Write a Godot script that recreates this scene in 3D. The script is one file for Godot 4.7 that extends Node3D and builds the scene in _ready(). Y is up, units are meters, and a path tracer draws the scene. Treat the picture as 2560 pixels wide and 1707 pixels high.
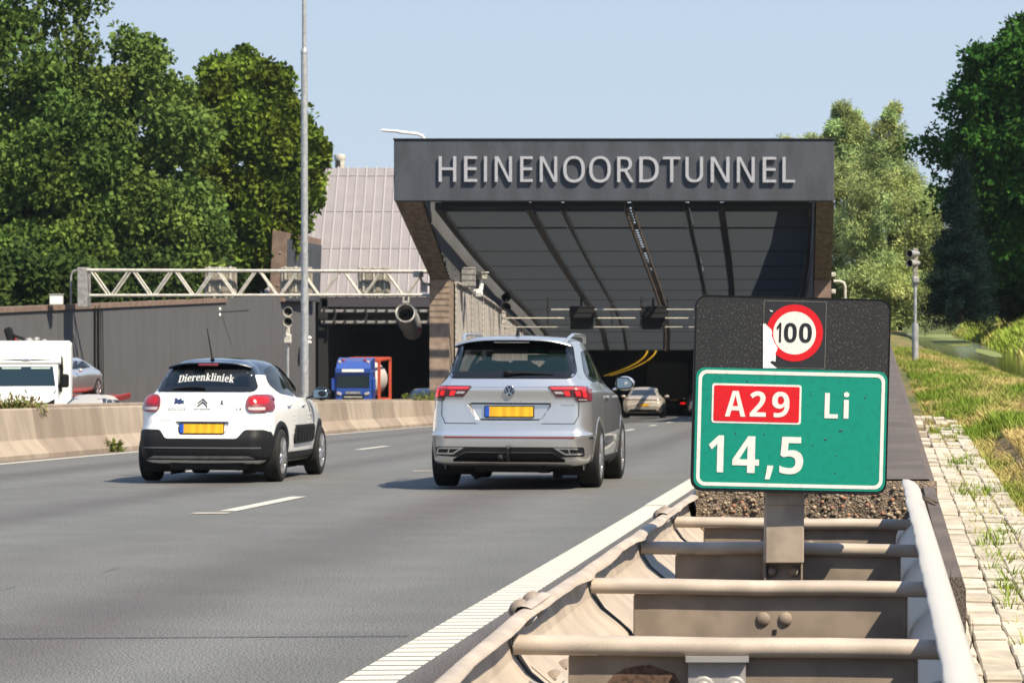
extends Node3D
# A motorway diving into a tunnel, seen from the verge. Units are metres; the eye is at (0, CY, 0) and looks along -Z.
# d = distance ahead of the eye, u = distance to the left of the guard rail's verge side, heights are given relative to the road or the eye.
const CY := 1.3
var rng := RandomNumberGenerator.new()
var taken := {}
var M := {}

class MB:
	var v := PackedVector3Array()
	var n := PackedVector3Array()
	var c := PackedColorArray()
	var t := PackedVector2Array()
	var ix := PackedInt32Array()
	var col := Color.WHITE

	func vert(p: Vector3, nn: Vector3, uv := Vector2.ZERO) -> int:
		v.append(p); n.append(nn); c.append(col); t.append(uv)
		return v.size() - 1

	func tri(a: int, b: int, d: int) -> void:
		var g := (v[b] - v[a]).cross(v[d] - v[a])
		if g.dot(n[a] + n[b] + n[d]) > 0.0:
			ix.append(a); ix.append(d); ix.append(b)
		else:
			ix.append(a); ix.append(b); ix.append(d)

	# a flat convex face; out = roughly where it looks
	func face(p: Array, out := Vector3.ZERO, uvs := []) -> void:
		var nn := Vector3.ZERO
		for i in p.size():
			var a: Vector3 = p[i]
			var b: Vector3 = p[(i + 1) % p.size()]
			nn += a.cross(b)
		nn = nn.normalized()
		if nn == Vector3.ZERO:
			return
		if out != Vector3.ZERO and nn.dot(out) < 0.0:
			nn = -nn
		var s := v.size()
		for i in p.size():
			vert(p[i], nn, uvs[i] if uvs.size() else Vector2.ZERO)
		for i in range(1, p.size() - 1):
			tri(s, s + i, s + i + 1)

	# a smooth sheet from rows of points
	func grid(P: Array, wrap_c := false, wrap_r := false, skip = null, colors := [], out := Vector3.ZERO) -> void:
		var R := P.size()
		var C: int = P[0].size()
		var s := v.size()
		var nn := PackedVector3Array()
		nn.resize(R * C)
		var cen := Vector3.ZERO
		for r in R:
			for k in C:
				cen += P[r][k]
		cen /= float(R * C)
		var rr := R if wrap_r else R - 1
		var cc := C if wrap_c else C - 1
		for r in rr:
			var r2 := (r + 1) % R
			for k in cc:
				var k2 := (k + 1) % C
				var a: Vector3 = P[r][k]
				var b: Vector3 = P[r][k2]
				var e: Vector3 = P[r2][k2]
				var f: Vector3 = P[r2][k]
				var g := (e - a).cross(f - b)
				nn[r * C + k] += g; nn[r * C + k2] += g; nn[r2 * C + k2] += g; nn[r2 * C + k] += g
		var tot := 0.0
		for r in R:
			for k in C:
				tot += nn[r * C + k].normalized().dot(out if out != Vector3.ZERO else (P[r][k] - cen))
		var sg := -1.0 if tot < 0.0 else 1.0
		var keep := col
		for r in R:
			for k in C:
				if colors.size():
					col = colors[r][k]
				vert(P[r][k], (nn[r * C + k] * sg).normalized(), Vector2(float(k) / maxf(C - 1, 1), float(r) / maxf(R - 1, 1)))
		col = keep
		for r in rr:
			var r2 := (r + 1) % R
			for k in cc:
				if skip != null and skip.call(r, k):
					continue
				var k2 := (k + 1) % C
				tri(s + r * C + k, s + r * C + k2, s + r2 * C + k2)
				tri(s + r * C + k, s + r2 * C + k2, s + r2 * C + k)

	func box(o: Vector3, size: Vector3, bas := Basis(), bev := 0.0) -> void:
		var h := size * 0.5
		bev = minf(bev, minf(h.x, minf(h.y, h.z)) * 0.9)
		var X := [Vector3(1, 0, 0), Vector3(0, 1, 0), Vector3(0, 0, 1)]
		for ax in 3:
			var b1 := (ax + 1) % 3
			var b2 := (ax + 2) % 3
			for s in [-1.0, 1.0]:
				var q := []
				for k in [[-1, -1], [1, -1], [1, 1], [-1, 1]]:
					var p := Vector3.ZERO
					p[ax] = s * h[ax]
					p[b1] = k[0] * (h[b1] - bev)
					p[b2] = k[1] * (h[b2] - bev)
					q.append(o + bas * p)
				face(q, bas * (X[ax] * s))
		if bev <= 0.0:
			return
		for ax in 3:
			var b1 := (ax + 1) % 3
			var b2 := (ax + 2) % 3
			for s1 in [-1.0, 1.0]:
				for s2 in [-1.0, 1.0]:
					var q := []
					for k in [[-1, 0], [1, 0], [1, 1], [-1, 1]]:
						var p := Vector3.ZERO
						p[ax] = k[0] * (h[ax] - bev)
						p[b1] = s1 * (h[b1] - (bev if k[1] else 0.0))
						p[b2] = s2 * (h[b2] - (0.0 if k[1] else bev))
						q.append(o + bas * p)
					var w := Vector3.ZERO
					w[b1] = s1
					w[b2] = s2
					face(q, bas * w)
		for sx in [-1.0, 1.0]:
			for sy in [-1.0, 1.0]:
				for sz in [-1.0, 1.0]:
					var k := Vector3(sx, sy, sz)
					var q := []
					for ax in 3:
						var p := k * (h - Vector3.ONE * bev)
						p[ax] = k[ax] * h[ax]
						q.append(o + bas * p)
					face(q, bas * k)

	# hexahedron from 8 corners: 0-3 one end, 4-7 the other, same order
	func hexa(p: Array) -> void:
		var cen := Vector3.ZERO
		for q in p:
			cen += q
		cen /= 8.0
		for f in [[0, 1, 2, 3], [4, 5, 6, 7], [0, 1, 5, 4], [1, 2, 6, 5], [2, 3, 7, 6], [3, 0, 4, 7]]:
			var q := [p[f[0]], p[f[1]], p[f[2]], p[f[3]]]
			face(q, (q[0] + q[1] + q[2] + q[3]) / 4.0 - cen)

	func tube(path: Array, rad, sides := 10, caps := true) -> void:
		var P := []
		var up := Vector3.UP
		var N := path.size()
		for i in N:
			var dir: Vector3 = (path[mini(i + 1, N - 1)] - path[maxi(i - 1, 0)]).normalized()
			if absf(dir.dot(up)) > 0.95:
				up = Vector3.RIGHT if absf(dir.x) < 0.9 else Vector3.BACK
			var a := dir.cross(up).normalized()
			var b := a.cross(dir).normalized()
			up = b
			var r: float = rad[i] if rad is Array else rad
			var row := PackedVector3Array()
			for k in sides:
				var th := TAU * k / sides
				row.append(path[i] + (a * cos(th) + b * sin(th)) * r)
			P.append(row)
		grid(P, true)
		if caps:
			for e in [0, N - 1]:
				var q := []
				for k in sides:
					q.append(P[e][k])
				face(q, path[0] - path[1] if e == 0 else path[N - 1] - path[N - 2])

	# profile of [radius, height] points turned about the y axis of xf
	func lathe(prof: Array, xf: Transform3D, sides := 20) -> void:
		var P := []
		for q in prof:
			var row := PackedVector3Array()
			for k in sides:
				var th := TAU * k / sides
				row.append(xf * Vector3(cos(th) * q[0], q[1], sin(th) * q[0]))
			P.append(row)
		grid(P, true)

	# outline (x, y) pushed out from z = -dep to z = 0 in xf
	func prism(poly: PackedVector2Array, dep: float, xf := Transform3D()) -> void:
		var tris := Geometry2D.triangulate_polygon(poly)
		for z in [0.0, -dep]:
			var nn := (xf.basis * Vector3(0, 0, 1.0 if z == 0.0 else -1.0)).normalized()
			var s := v.size()
			for p in poly:
				vert(xf * Vector3(p.x, p.y, z), nn, p)
			for i in range(0, tris.size(), 3):
				tri(s + tris[i], s + tris[i + 1], s + tris[i + 2])
		if dep <= 0.0:
			return
		var cw := Geometry2D.is_polygon_clockwise(poly)
		for i in poly.size():
			var a := poly[i]
			var b := poly[(i + 1) % poly.size()]
			var e := b - a
			var o := Vector2(e.y, -e.x) * (-1.0 if cw else 1.0)
			face([xf * Vector3(a.x, a.y, 0), xf * Vector3(b.x, b.y, 0), xf * Vector3(b.x, b.y, -dep), xf * Vector3(a.x, a.y, -dep)], xf.basis * Vector3(o.x, o.y, 0))

	func ball(o: Vector3, r: Vector3, seg := 12, rings := 8, bas := Basis()) -> void:
		var P := []
		for i in rings + 1:
			var ph := PI * i / rings
			var row := PackedVector3Array()
			for k in seg:
				var th := TAU * k / seg
				row.append(o + bas * (Vector3(cos(th) * sin(ph), cos(ph), sin(th) * sin(ph)) * r))
			P.append(row)
		grid(P, true)

	func mesh() -> ArrayMesh:
		var a := []
		a.resize(Mesh.ARRAY_MAX)
		a[Mesh.ARRAY_VERTEX] = v
		a[Mesh.ARRAY_NORMAL] = n
		a[Mesh.ARRAY_COLOR] = c
		a[Mesh.ARRAY_TEX_UV] = t
		a[Mesh.ARRAY_INDEX] = ix
		var m := ArrayMesh.new()
		m.add_surface_from_arrays(Mesh.PRIMITIVE_TRIANGLES, a)
		return m


func numbered(s: String) -> String:
	if not taken.has(s):
		taken[s] = 0
		return s
	taken[s] += 1
	return "%s_%03d" % [s, taken[s]]


# one named mesh; top-level names are numbered here, part names by hand
func put(b, called: String, m: Material, parent: Node = null, xf := Transform3D()) -> MeshInstance3D:
	var o := MeshInstance3D.new()
	o.mesh = b.mesh() if b is MB else b
	o.material_override = m
	o.transform = Transform3D(Basis(), -parent.get_meta("base")) * xf if parent and parent.has_meta("base") else xf
	if parent == null or parent == self:
		o.name = numbered(called)
		add_child(o)
	else:
		o.name = called
		var k := 0
		while parent.has_node(NodePath(o.name)):
			k += 1
			o.name = "%s_%03d" % [called, k]
		parent.add_child(o)
	return o


func tag(o: Node, label: String, category: String, group := "") -> Node:
	o.set_meta("label", label)
	o.set_meta("category", category)
	if group:
		o.set_meta("group", group)
	return o


func thing(called: String, label: String, category: String, at := Vector3.ZERO, turn := 0.0, group := "") -> Node3D:
	var o := Node3D.new()
	o.name = numbered(called)
	add_child(o)
	o.position = at
	o.rotation.y = turn
	tag(o, label, category, group)
	return o


# a thing whose parts are written in world coordinates
func spot(called: String, label: String, category: String, base: Vector3, group := "") -> Node3D:
	var o := thing(called, label, category, base, 0.0, group)
	o.set_meta("base", base)
	return o


func setting(b, called: String, m: Material, parent: Node = null) -> MeshInstance3D:
	var o := put(b, called, m, parent)
	o.set_meta("kind", "structure")
	return o


# ---------- materials ----------
func lin(r: float, g: float, b: float) -> Color:
	return Color(r, g, b).linear_to_srgb()


func noise_tex(kind: int, freq: float, oct: int, lo: float, hi: float, size := 512, sd := 1, p0 := 0.25, p1 := 0.75) -> NoiseTexture2D:
	var f := FastNoiseLite.new()
	f.seed = sd
	f.noise_type = kind
	f.frequency = freq
	f.fractal_octaves = oct
	if oct <= 1:
		f.fractal_type = FastNoiseLite.FRACTAL_NONE
	var tx := NoiseTexture2D.new()
	tx.width = size
	tx.height = size
	tx.seamless = true
	tx.noise = f
	var g := Gradient.new()
	g.offsets = PackedFloat32Array([p0, p1])
	g.colors = PackedColorArray([Color(lo, lo, lo).linear_to_srgb(), Color(hi, hi, hi).linear_to_srgb()])
	tx.color_ramp = g
	return tx


func mat(called: String, col: Color, rough := 0.7, metal := 0.0) -> StandardMaterial3D:
	var m := StandardMaterial3D.new()
	m.resource_name = called
	m.albedo_color = col
	m.roughness = rough
	m.metallic = metal
	m.cull_mode = BaseMaterial3D.CULL_DISABLED
	M[called] = m
	return m


# fine grain (period a metres) times large blotches (period b metres), with relief of bump centimetres
func weather(m: StandardMaterial3D, fine: Texture2D, a: float, blotch: Texture2D, b: float, bump := 0.0, tall := 1.0) -> StandardMaterial3D:
	m.albedo_texture = fine
	m.uv1_triplanar = true
	m.uv1_world_triplanar = true
	m.uv1_scale = Vector3(1.0 / a, 1.0 / a, 1.0 / a)
	if blotch:
		m.detail_enabled = true
		m.detail_albedo = blotch
		m.detail_blend_mode = BaseMaterial3D.BLEND_MODE_MUL
		m.detail_uv_layer = BaseMaterial3D.DETAIL_UV_2
		m.uv2_triplanar = true
		m.uv2_world_triplanar = true
		m.uv2_scale = Vector3(1.0 / b, 1.0 / (b * tall), 1.0 / b)
	if bump > 0.0:
		m.heightmap_enabled = true
		m.heightmap_texture = fine
		m.heightmap_scale = bump
	return m


func vcol(m: StandardMaterial3D) -> StandardMaterial3D:
	m.vertex_color_use_as_albedo = true
	return m


# ---------- where the road runs ----------
func xr(d: float) -> float:
	var x := 0.13 + 0.139 * d - 1.7e-4 * d * d
	if d > 95.0:
		x -= 3.7e-4 * (d - 95.0) * (d - 95.0)
	return x


func hd(d: float) -> float:
	return 0.139 - 3.4e-4 * d - (7.4e-4 * (d - 95.0) if d > 95.0 else 0.0)


func yr(d: float) -> float:
	return -(1.14 + 0.026 * d + 4.6e-5 * d * d)


func W(d: float, u: float, h := 0.0) -> Vector3:
	return Vector3(xr(d) - u, CY + yr(d) - 0.006 * u + h, -d)


# a point at height h relative to the eye
func E(d: float, u: float, h: float) -> Vector3:
	return Vector3(xr(d) - u, CY + h, -d)


func lerp_table(tb: Array, x: float) -> float:
	if x <= tb[0][0]:
		return tb[0][1]
	for i in range(1, tb.size()):
		if x <= tb[i][0]:
			return lerpf(tb[i - 1][1], tb[i][1], (x - tb[i - 1][0]) / (tb[i][0] - tb[i - 1][0]))
	return tb[-1][1]


func wall_out(d: float) -> float:  # verge side of the parapet wall
	var s := 0.21 + 0.1407 * d
	if d <= 46.0:
		return s
	var q := smoothstep(46.0, 88.0, d)
	return lerpf(s, xr(d) + 0.15, q)


func _ready() -> void:
	rng.seed = 20
	var cam := Camera3D.new()
	cam.name = "camera"
	cam.fov = 14.875
	cam.near = 0.2
	cam.far = 3000.0
	cam.position = Vector3(0, CY, 0)
	cam.rotation.x = -0.0122
	var lensing := CameraAttributesPhysical.new()
	lensing.frustum_focal_length = 91.95
	lensing.frustum_focus_distance = 9.0
	lensing.exposure_aperture = 20.0
	cam.attributes = lensing
	add_child(cam)
	var env := Environment.new()
	env.background_mode = Environment.BG_SKY
	var sk := ProceduralSkyMaterial.new()
	sk.sky_top_color = lin(0.165, 0.275, 0.50)
	sk.sky_horizon_color = lin(0.345, 0.409, 0.470)
	sk.sky_curve = 0.36
	sk.ground_bottom_color = Color(0.25, 0.25, 0.22)
	sk.ground_horizon_color = Color(0.55, 0.58, 0.56)
	sk.sun_angle_max = 12.0
	var sky := Sky.new()
	sky.sky_material = sk
	env.sky = sky
	env.tonemap_mode = Environment.TONE_MAPPER_LINEAR
	env.tonemap_exposure = 1.75
	env.background_energy_multiplier = 1.0
	env.sdfgi_enabled = true
	env.ssao_enabled = true
	env.ssil_enabled = true
	env.fog_enabled = true
	env.fog_density = 0.00008
	env.fog_light_color = Color(0.80, 0.86, 0.92)
	var we := WorldEnvironment.new()
	we.name = "environment"
	we.environment = env
	add_child(we)
	var sun := DirectionalLight3D.new()
	sun.name = "sun"
	sun.light_energy = 1.6
	sun.light_color = Color(1.0, 0.945, 0.845)
	sun.light_angular_distance = 0.53
	sun.shadow_enabled = true
	sun.look_at_from_position(Vector3(0.57, 1.0, 0.55), Vector3.ZERO)
	add_child(sun)
	materials()
	ground()
	road()
	retaining_wall()
	parapet()
	median()
	portal()
	exit_portal()
	trees()
	guard_rail()
	marker_sign()
	street_furniture()
	vehicles()
	verge()


func materials() -> void:
	var N := FastNoiseLite
	var fine := noise_tex(N.TYPE_SIMPLEX, 0.16, 2, 0.55, 1.0, 1024, 3)
	var grain := noise_tex(N.TYPE_CELLULAR, 0.06, 2, 0.35, 1.0, 1024, 5, 0.1, 0.75)
	var grit := noise_tex(N.TYPE_SIMPLEX, 0.13, 2, 0.16, 1.05, 2048, 23, 0.30, 0.66)
	var blotch := noise_tex(N.TYPE_SIMPLEX, 0.012, 4, 0.72, 1.0, 512, 9)
	var soft := noise_tex(N.TYPE_SIMPLEX, 0.012, 3, 0.88, 1.0, 512, 12)
	var stain := noise_tex(N.TYPE_SIMPLEX, 0.03, 5, 0.55, 1.0, 512, 15, 0.3, 0.55)
	vcol(weather(mat("asphalt", Color.WHITE, 0.85), grit, 4.0, soft, 7.0))
	vcol(weather(mat("ground_soil", Color.WHITE, 0.95), fine, 1.2, blotch, 3.0, 2.0))
	weather(mat("concrete", lin(0.36, 0.285, 0.22), 0.85), fine, 2.0, blotch, 5.0, 0.2, 2.5)
	weather(mat("concrete_light", lin(0.47, 0.385, 0.30), 0.85), fine, 2.0, blotch, 4.0, 0.2, 3.0)
	weather(mat("concrete_dark", lin(0.25, 0.19, 0.14), 0.85), fine, 1.1, stain, 6.0, 0.2, 3.0)
	weather(mat("concrete_cap", lin(0.175, 0.140, 0.120), 0.9), grit, 1.6, blotch, 3.5)
	weather(mat("coping", lin(0.27, 0.185, 0.145), 0.85), fine, 2.0, blotch, 5.0, 0.2)
	weather(mat("aggregate", lin(0.34, 0.26, 0.19), 0.9), grain, 0.42, stain, 1.0, 1.6)
	weather(mat("aggregate_wall", lin(0.40, 0.30, 0.23), 0.9), fine, 1.2, blotch, 3.0)
	weather(mat("dark_wall", lin(0.122, 0.121, 0.130), 0.8), fine, 3.0, soft, 5.0, 0.0, 5.0)
	weather(mat("fascia", lin(0.056, 0.064, 0.082), 0.7), soft, 1.0, blotch, 6.0, 0.0, 3.0)
	weather(mat("letter_metal", lin(0.40, 0.405, 0.44), 0.45, 0.1), soft, 1.0, null, 1.0)
	mat("louvre", lin(0.024, 0.031, 0.041), 0.6)
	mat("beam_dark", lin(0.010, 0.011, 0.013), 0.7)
	weather(mat("beam_rust", lin(0.10, 0.075, 0.055), 0.8), stain, 1.5, null, 1.0)
	weather(mat("wall_white", lin(0.62, 0.575, 0.54), 0.6), soft, 3.0, blotch, 3.5, 0.0, 6.0)
	weather(mat("cladding_grey", lin(0.115, 0.115, 0.12), 0.6), soft, 3.0, blotch, 3.0, 0.0, 4.0)
	weather(mat("mauve", lin(0.235, 0.213, 0.218), 0.6), soft, 9.0, null, 1.0)
	mat("mauve_rib", lin(0.31, 0.285, 0.285), 0.6)
	weather(mat("galvanised", lin(0.48, 0.49, 0.50), 0.45, 0.35), soft, 0.6, blotch, 1.5)
	weather(mat("rail_steel", lin(0.58, 0.485, 0.395), 0.6), fine, 0.35, blotch, 1.3)
	weather(mat("post_steel", lin(0.50, 0.405, 0.325), 0.7), fine, 0.25, blotch, 0.9)
	mat("rail_lip", lin(0.42, 0.395, 0.36), 0.5)
	weather(mat("rail_plate", lin(0.33, 0.262, 0.205), 0.7), fine, 0.3, blotch, 1.1)
	weather(mat("rust", lin(0.13, 0.075, 0.05), 0.9), stain, 0.25, blotch, 0.5, 0.1)
	mat("rubber", lin(0.006, 0.006, 0.0065), 0.8)
	weather(mat("tyre", lin(0.009, 0.0085, 0.0085), 0.85), soft, 0.2, null, 1.0)
	mat("black_plastic", lin(0.010, 0.0105, 0.0115), 0.5).metallic_specular = 0.25
	mat("grey_plastic", lin(0.014, 0.0145, 0.0165), 0.5).metallic_specular = 0.25
	mat("black_gloss", lin(0.010, 0.011, 0.013), 0.12)
	mat("chrome", lin(0.75, 0.75, 0.76), 0.12, 1.0)
	mat("alloy", lin(0.50, 0.49, 0.50), 0.28, 0.8)
	mat("alloy_dark", lin(0.035, 0.035, 0.038), 0.4, 0.4)
	mat("road_white", lin(0.50, 0.475, 0.41), 0.75)
	M.road_white.albedo_texture = soft
	mat("tar", lin(0.03, 0.032, 0.05), 0.6)
	weather(mat("paver", lin(0.58, 0.52, 0.43), 0.9), soft, 0.35, blotch, 1.7)
	weather(mat("paver_b", lin(0.50, 0.44, 0.35), 0.9), soft, 0.35, blotch, 1.7)
	weather(mat("paver_c", lin(0.42, 0.34, 0.26), 0.9), soft, 0.35, blotch, 1.7)
	weather(mat("steel_white", lin(0.62, 0.59, 0.52), 0.55, 0.1), soft, 1.0, blotch, 2.0)
	weather(mat("steel_grey", lin(0.36, 0.35, 0.34), 0.5, 0.2), soft, 1.0, blotch, 2.0)
	weather(mat("sign_back", lin(0.33, 0.30, 0.25), 0.6, 0.1), soft, 1.0, blotch, 1.5)
	mat("box_dark", lin(0.008, 0.008, 0.009), 0.6)
	mat("white_paint", lin(0.80, 0.79, 0.76), 0.35)
	for k in [["foliage_a", 0.055, 0.09], ["foliage_b", 0.05, 0.085]]:
		var lf := vcol(mat(k[0], Color.WHITE, 0.55))
		lf.backlight_enabled = true
		lf.backlight = Color(0.5, 0.5, 0.5)
		lf.metallic_specular = 0.08
	weather(mat("bark", lin(0.075, 0.058, 0.042), 0.95), fine, 0.8, stain, 1.5, 0.5, 3.0)
	var wt := mat("pond_water", lin(0.045, 0.045, 0.016), 0.07)
	wt.metallic_specular = 0.35
	wt.normal_enabled = true
	var rip := noise_tex(N.TYPE_SIMPLEX, 0.02, 2, 0.0, 1.0, 512, 31)
	rip.as_normal_map = true
	rip.bump_strength = 1.2
	wt.normal_texture = rip
	wt.normal_scale = 0.12
	wt.uv1_triplanar = true
	wt.uv1_world_triplanar = true
	wt.uv1_scale = Vector3(0.2, 0.2, 0.2)
	mat("duckweed", lin(0.16, 0.19, 0.05), 0.8)


# distance from the parapet's verge side (e) to ground height relative to the eye
const BANK := [[0.0, -1.2], [0.7, -1.2], [1.2, -1.17], [2.2, -1.28], [2.75, -1.66], [3.3, -2.3], [5.4, -2.3], [5.9, -1.66], [6.5, -1.15], [8.2, -0.35], [11.0, -0.02], [16.0, 0.05], [400.0, 0.4]]


func bank_h(d: float, e: float) -> float:
	var h := lerp_table(BANK, e)
	var j := sin(d * 0.31 + e) * 0.05 + sin(d * 0.13 - e * 1.7) * 0.06
	return h + (j if e > 0.9 else 0.0)


func bank_p(d: float, e: float) -> Vector3:
	return Vector3(wall_out(minf(d, 80.0)) + 0.14 * maxf(d - 80.0, 0.0) + e, CY + bank_h(d, e), -d)


func ground() -> void:
	# one sheet far below and beyond everything, to the horizon
	var b := MB.new()
	b.col = Color(0.10, 0.105, 0.045)
	b.face([Vector3(-1600, CY - 9.5, 200), Vector3(1600, CY - 9.5, 200), Vector3(1600, CY - 9.5, -2600), Vector3(-1600, CY - 9.5, -2600)], Vector3.UP)
	setting(b, "ground", M.ground_soil)
	# verge, canal bed and far bank
	b = MB.new()
	var P := []
	var C := []
	var es := [0.0, 0.35, 0.7, 0.95, 1.2, 1.7, 2.2, 2.5, 2.75, 3.3, 4.3, 5.4, 5.9, 6.2, 6.5, 7.2, 8.2, 9.5, 11.0, 16.0, 30.0, 80.0, 400.0]
	var dn := [-14.0, 0.0]
	var q := 3.0
	while q < 60.0:
		dn.append(q)
		q += 1.0
	while q < 330.0:
		dn.append(q)
		q += 4.0
	dn.append(900.0)
	var nz := FastNoiseLite.new()
	nz.seed = 4
	nz.frequency = 0.35
	for d in dn:
		var row := PackedVector3Array()
		var cr := []
		for e in es:
			row.append(bank_p(d, e) - Vector3(0, 0.03, 0))
			var dry := clampf(0.5 + nz.get_noise_2d(d * 0.7, e * 2.0) * 1.2 - (0.35 if e > 6.0 else 0.0), 0.0, 1.0)
			var k := Color(0.12, 0.16, 0.035).lerp(Color(0.34, 0.25, 0.11), dry)
			if e > 2.3 and e < 6.0:
				k = Color(0.12, 0.09, 0.055)
			if e < 0.8 and d < 30.0:
				k = Color(0.30, 0.22, 0.13)
			cr.append(k)
		P.append(row)
		C.append(cr)
	b.grid(P, false, false, null, C, Vector3.UP)
	setting(b, "verge_ground", M.ground_soil)
	# water
	b = MB.new()
	P = []
	for d in [20.0, 60.0, 100.0, 150.0, 200.0, 300.0]:
		var row := PackedVector3Array()
		for e in [2.2, 4.3, 6.4]:
			var p := bank_p(d, e)
			p.y = CY - 1.62
			row.append(p)
		P.append(row)
	b.grid(P, false, false, null, [], Vector3.UP)
	setting(b, "canal_water", M.pond_water)
	# land behind the retaining wall
	b = MB.new()
	P = []
	C = []
	for d in [40.0, 70.0, 90.0, 105.0, 120.0, 135.0, 155.0, 158.0]:
		var row := PackedVector3Array()
		var cr := []
		for e in [0.0, 0.35, 6.0, 20.0, 60.0, 300.0]:
			var w := wall_p(d)
			var h: float = wall_top(d) - 0.45 + e * 0.012
			row.append(Vector3(w.x - e, CY + h, w.z + e * 0.15))
			cr.append(Color(0.12, 0.15, 0.04))
		P.append(row)
		C.append(cr)
	b.grid(P, false, false, null, C, Vector3.UP)
	setting(b, "embankment_ground", M.ground_soil)
	# land over the tunnels
	b = MB.new()
	P = []
	C = []
	for d in [172.0, 178.0, 200.0, 260.0, 600.0]:
		var row := PackedVector3Array()
		var cr := []
		for x in [-400.0, -60.0, -20.0, 0.0, 20.0, 34.0]:
			row.append(Vector3(x, CY + (0.6 if d > 175.0 else -1.6), -d))
			cr.append(Color(0.12, 0.15, 0.04))
		P.append(row)
		C.append(cr)
	b.grid(P, false, false, null, C, Vector3.UP)
	setting(b, "tunnel_cover_ground", M.ground_soil)


func strip(b: MB, d0: float, d1: float, u0: float, u1: float, h: float, step := 2.0) -> void:
	var P := []
	var k := maxi(1, ceili((d1 - d0) / step))
	for i in k + 1:
		var d := lerpf(d0, d1, float(i) / k)
		P.append(PackedVector3Array([W(d, u0, h), W(d, u1, h)]))
	b.grid(P, false, false, null, [], Vector3.UP)


func road() -> void:
	var b := MB.new()
	var us := []
	var u := -0.12
	while u < 13.7:
		us.append(u)
		u += 0.16
	var P := []
	var C := []
	var d := -14.0
	var nz := FastNoiseLite.new()
	nz.seed = 7
	nz.frequency = 0.06
	while d < 300.0:
		var row := PackedVector3Array()
		var cr := []
		for k in us:
			row.append(W(d, k))
			var f := 1.0
			for lane in [3.85, 7.35, 10.9]:
				for s in [-0.85, 0.85]:
					f += 0.10 * exp(-pow((k - lane - s) / 0.42, 2.0))
				f -= 0.20 * exp(-pow((k - lane - 0.1) / 0.42, 2.0))
			f *= 1.0 + 0.10 * nz.get_noise_2d(k * 9.0, d * 0.5)
			var tint := nz.get_noise_2d(k * 6.0 + 40.0, d * 0.3) * 0.6 + 0.25
			for lane in [3.95, 7.45, 11.0]:
				tint += 0.6 * exp(-pow((k - lane) / 0.45, 2.0))
			var kc := Color(0.194, 0.196, 0.186).lerp(Color(0.188, 0.170, 0.163), clampf(tint, 0.0, 1.0)) * f
			if k < 1.9:
				kc = Color(0.122, 0.098, 0.091) * (1.0 + 0.1 * nz.get_noise_2d(k * 9.0, d * 0.5))
			if k > 12.95:
				kc = Color(0.24, 0.20, 0.165)
			kc.a = 1.0
			cr.append(kc)
		P.append(row)
		C.append(cr)
		d += 1.0 if d < 60.0 else 4.0
	b.grid(P, false, false, null, C, Vector3.UP)
	var rd := setting(b, "motorway_road", M.asphalt)
	# profiled edge line: ridges near the eye, a plain band beyond
	b = MB.new()
	d = 7.6
	while d < 24.0:
		var p := [W(d, 2.15, 0.0), W(d, 1.93, 0.0), W(d + 0.122, 1.93, 0.0), W(d + 0.122, 2.15, 0.0)]
		var q := []
		for k in 4:
			q.append(p[k] + Vector3((0.006 if k in [0, 3] else -0.006), 0.0022, 0.004 if k > 1 else -0.004))
		b.hexa(p + q)
		d += 0.172
	strip(b, 24.0, 290.0, 2.15, 1.93, 0.006)
	put(b, "edge_line", M.road_white, rd)
	mat("worn_line", lin(0.42, 0.38, 0.31), 0.8)
	b = MB.new()
	strip(b, 20.0, 290.0, 12.92, 12.74, 0.006)
	put(b, "median_line", M.road_white, rd)
	for k in [23.4, 46.0, 57.0, 68.0, 78.5, 88.5, 99.0, 110.0, 121.0, 132.0]:
		b = MB.new()
		strip(b, k, k + 3.0, 5.92, 5.76, 0.006)
		put(b, "lane_dash", M.road_white, rd)
	for k in [34.6, 46.8, 59.0, 71.0, 83.0, 95.0, 107.0, 119.0, 131.0]:
		b = MB.new()
		strip(b, k, k + 3.0, 9.10, 8.94, 0.006)
		put(b, "lane_dash", M.road_white, rd)
	b = MB.new()
	strip(b, 22.95, 23.15, 6.06, 5.74, 0.006)
	strip(b, 34.2, 34.4, 6.0, 5.74, 0.006)
	put(b, "worn_mark", M.worn_line, rd)
	b = MB.new()
	strip(b, 11.68, 11.70, 7.0, 2.2, 0.004)
	strip(b, 11.66, 11.68, 1.85, 0.9, 0.004)
	put(b, "sealed_joint", M.tar, rd)
	b = MB.new()
	for k in 16:
		var dd := 11.5 + k * 1.3 + rng.randf() * 0.9
		var uu := 4.75 + rng.randf_range(-0.2, 0.2)
		strip(b, dd, dd + rng.randf_range(0.1, 0.35), uu, uu + 0.006, 0.003)
	put(b, "crack", M.tar, rd)
	# the other carriageway, a little lower
	b = MB.new()
	P = []
	C = []
	d = 30.0
	while d < 300.0:
		var row := PackedVector3Array()
		var cr := []
		for k in 9:
			var a := W(d, 14.3)
			var x := lerpf(a.x, wall_p(minf(d, 156.0)).x - 0.5, k / 8.0) if d <= 156.0 else a.x - 12.6 * k / 8.0
			row.append(Vector3(x, a.y - 0.55, -d))
			cr.append(Color(0.19, 0.185, 0.18))
		P.append(row)
		C.append(cr)
		d += 5.0
	b.grid(P, false, false, null, C, Vector3.UP)
	setting(b, "oncoming_road", M.asphalt)


# ---------- left retaining wall ----------
func wall_p(d: float) -> Vector3:
	return Vector3(-20.6 + 0.184 * (d - 105.0), 0, -d)


func wall_top(d: float) -> float:
	return 0.09 + 0.0162 * (d - 105.0)


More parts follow.
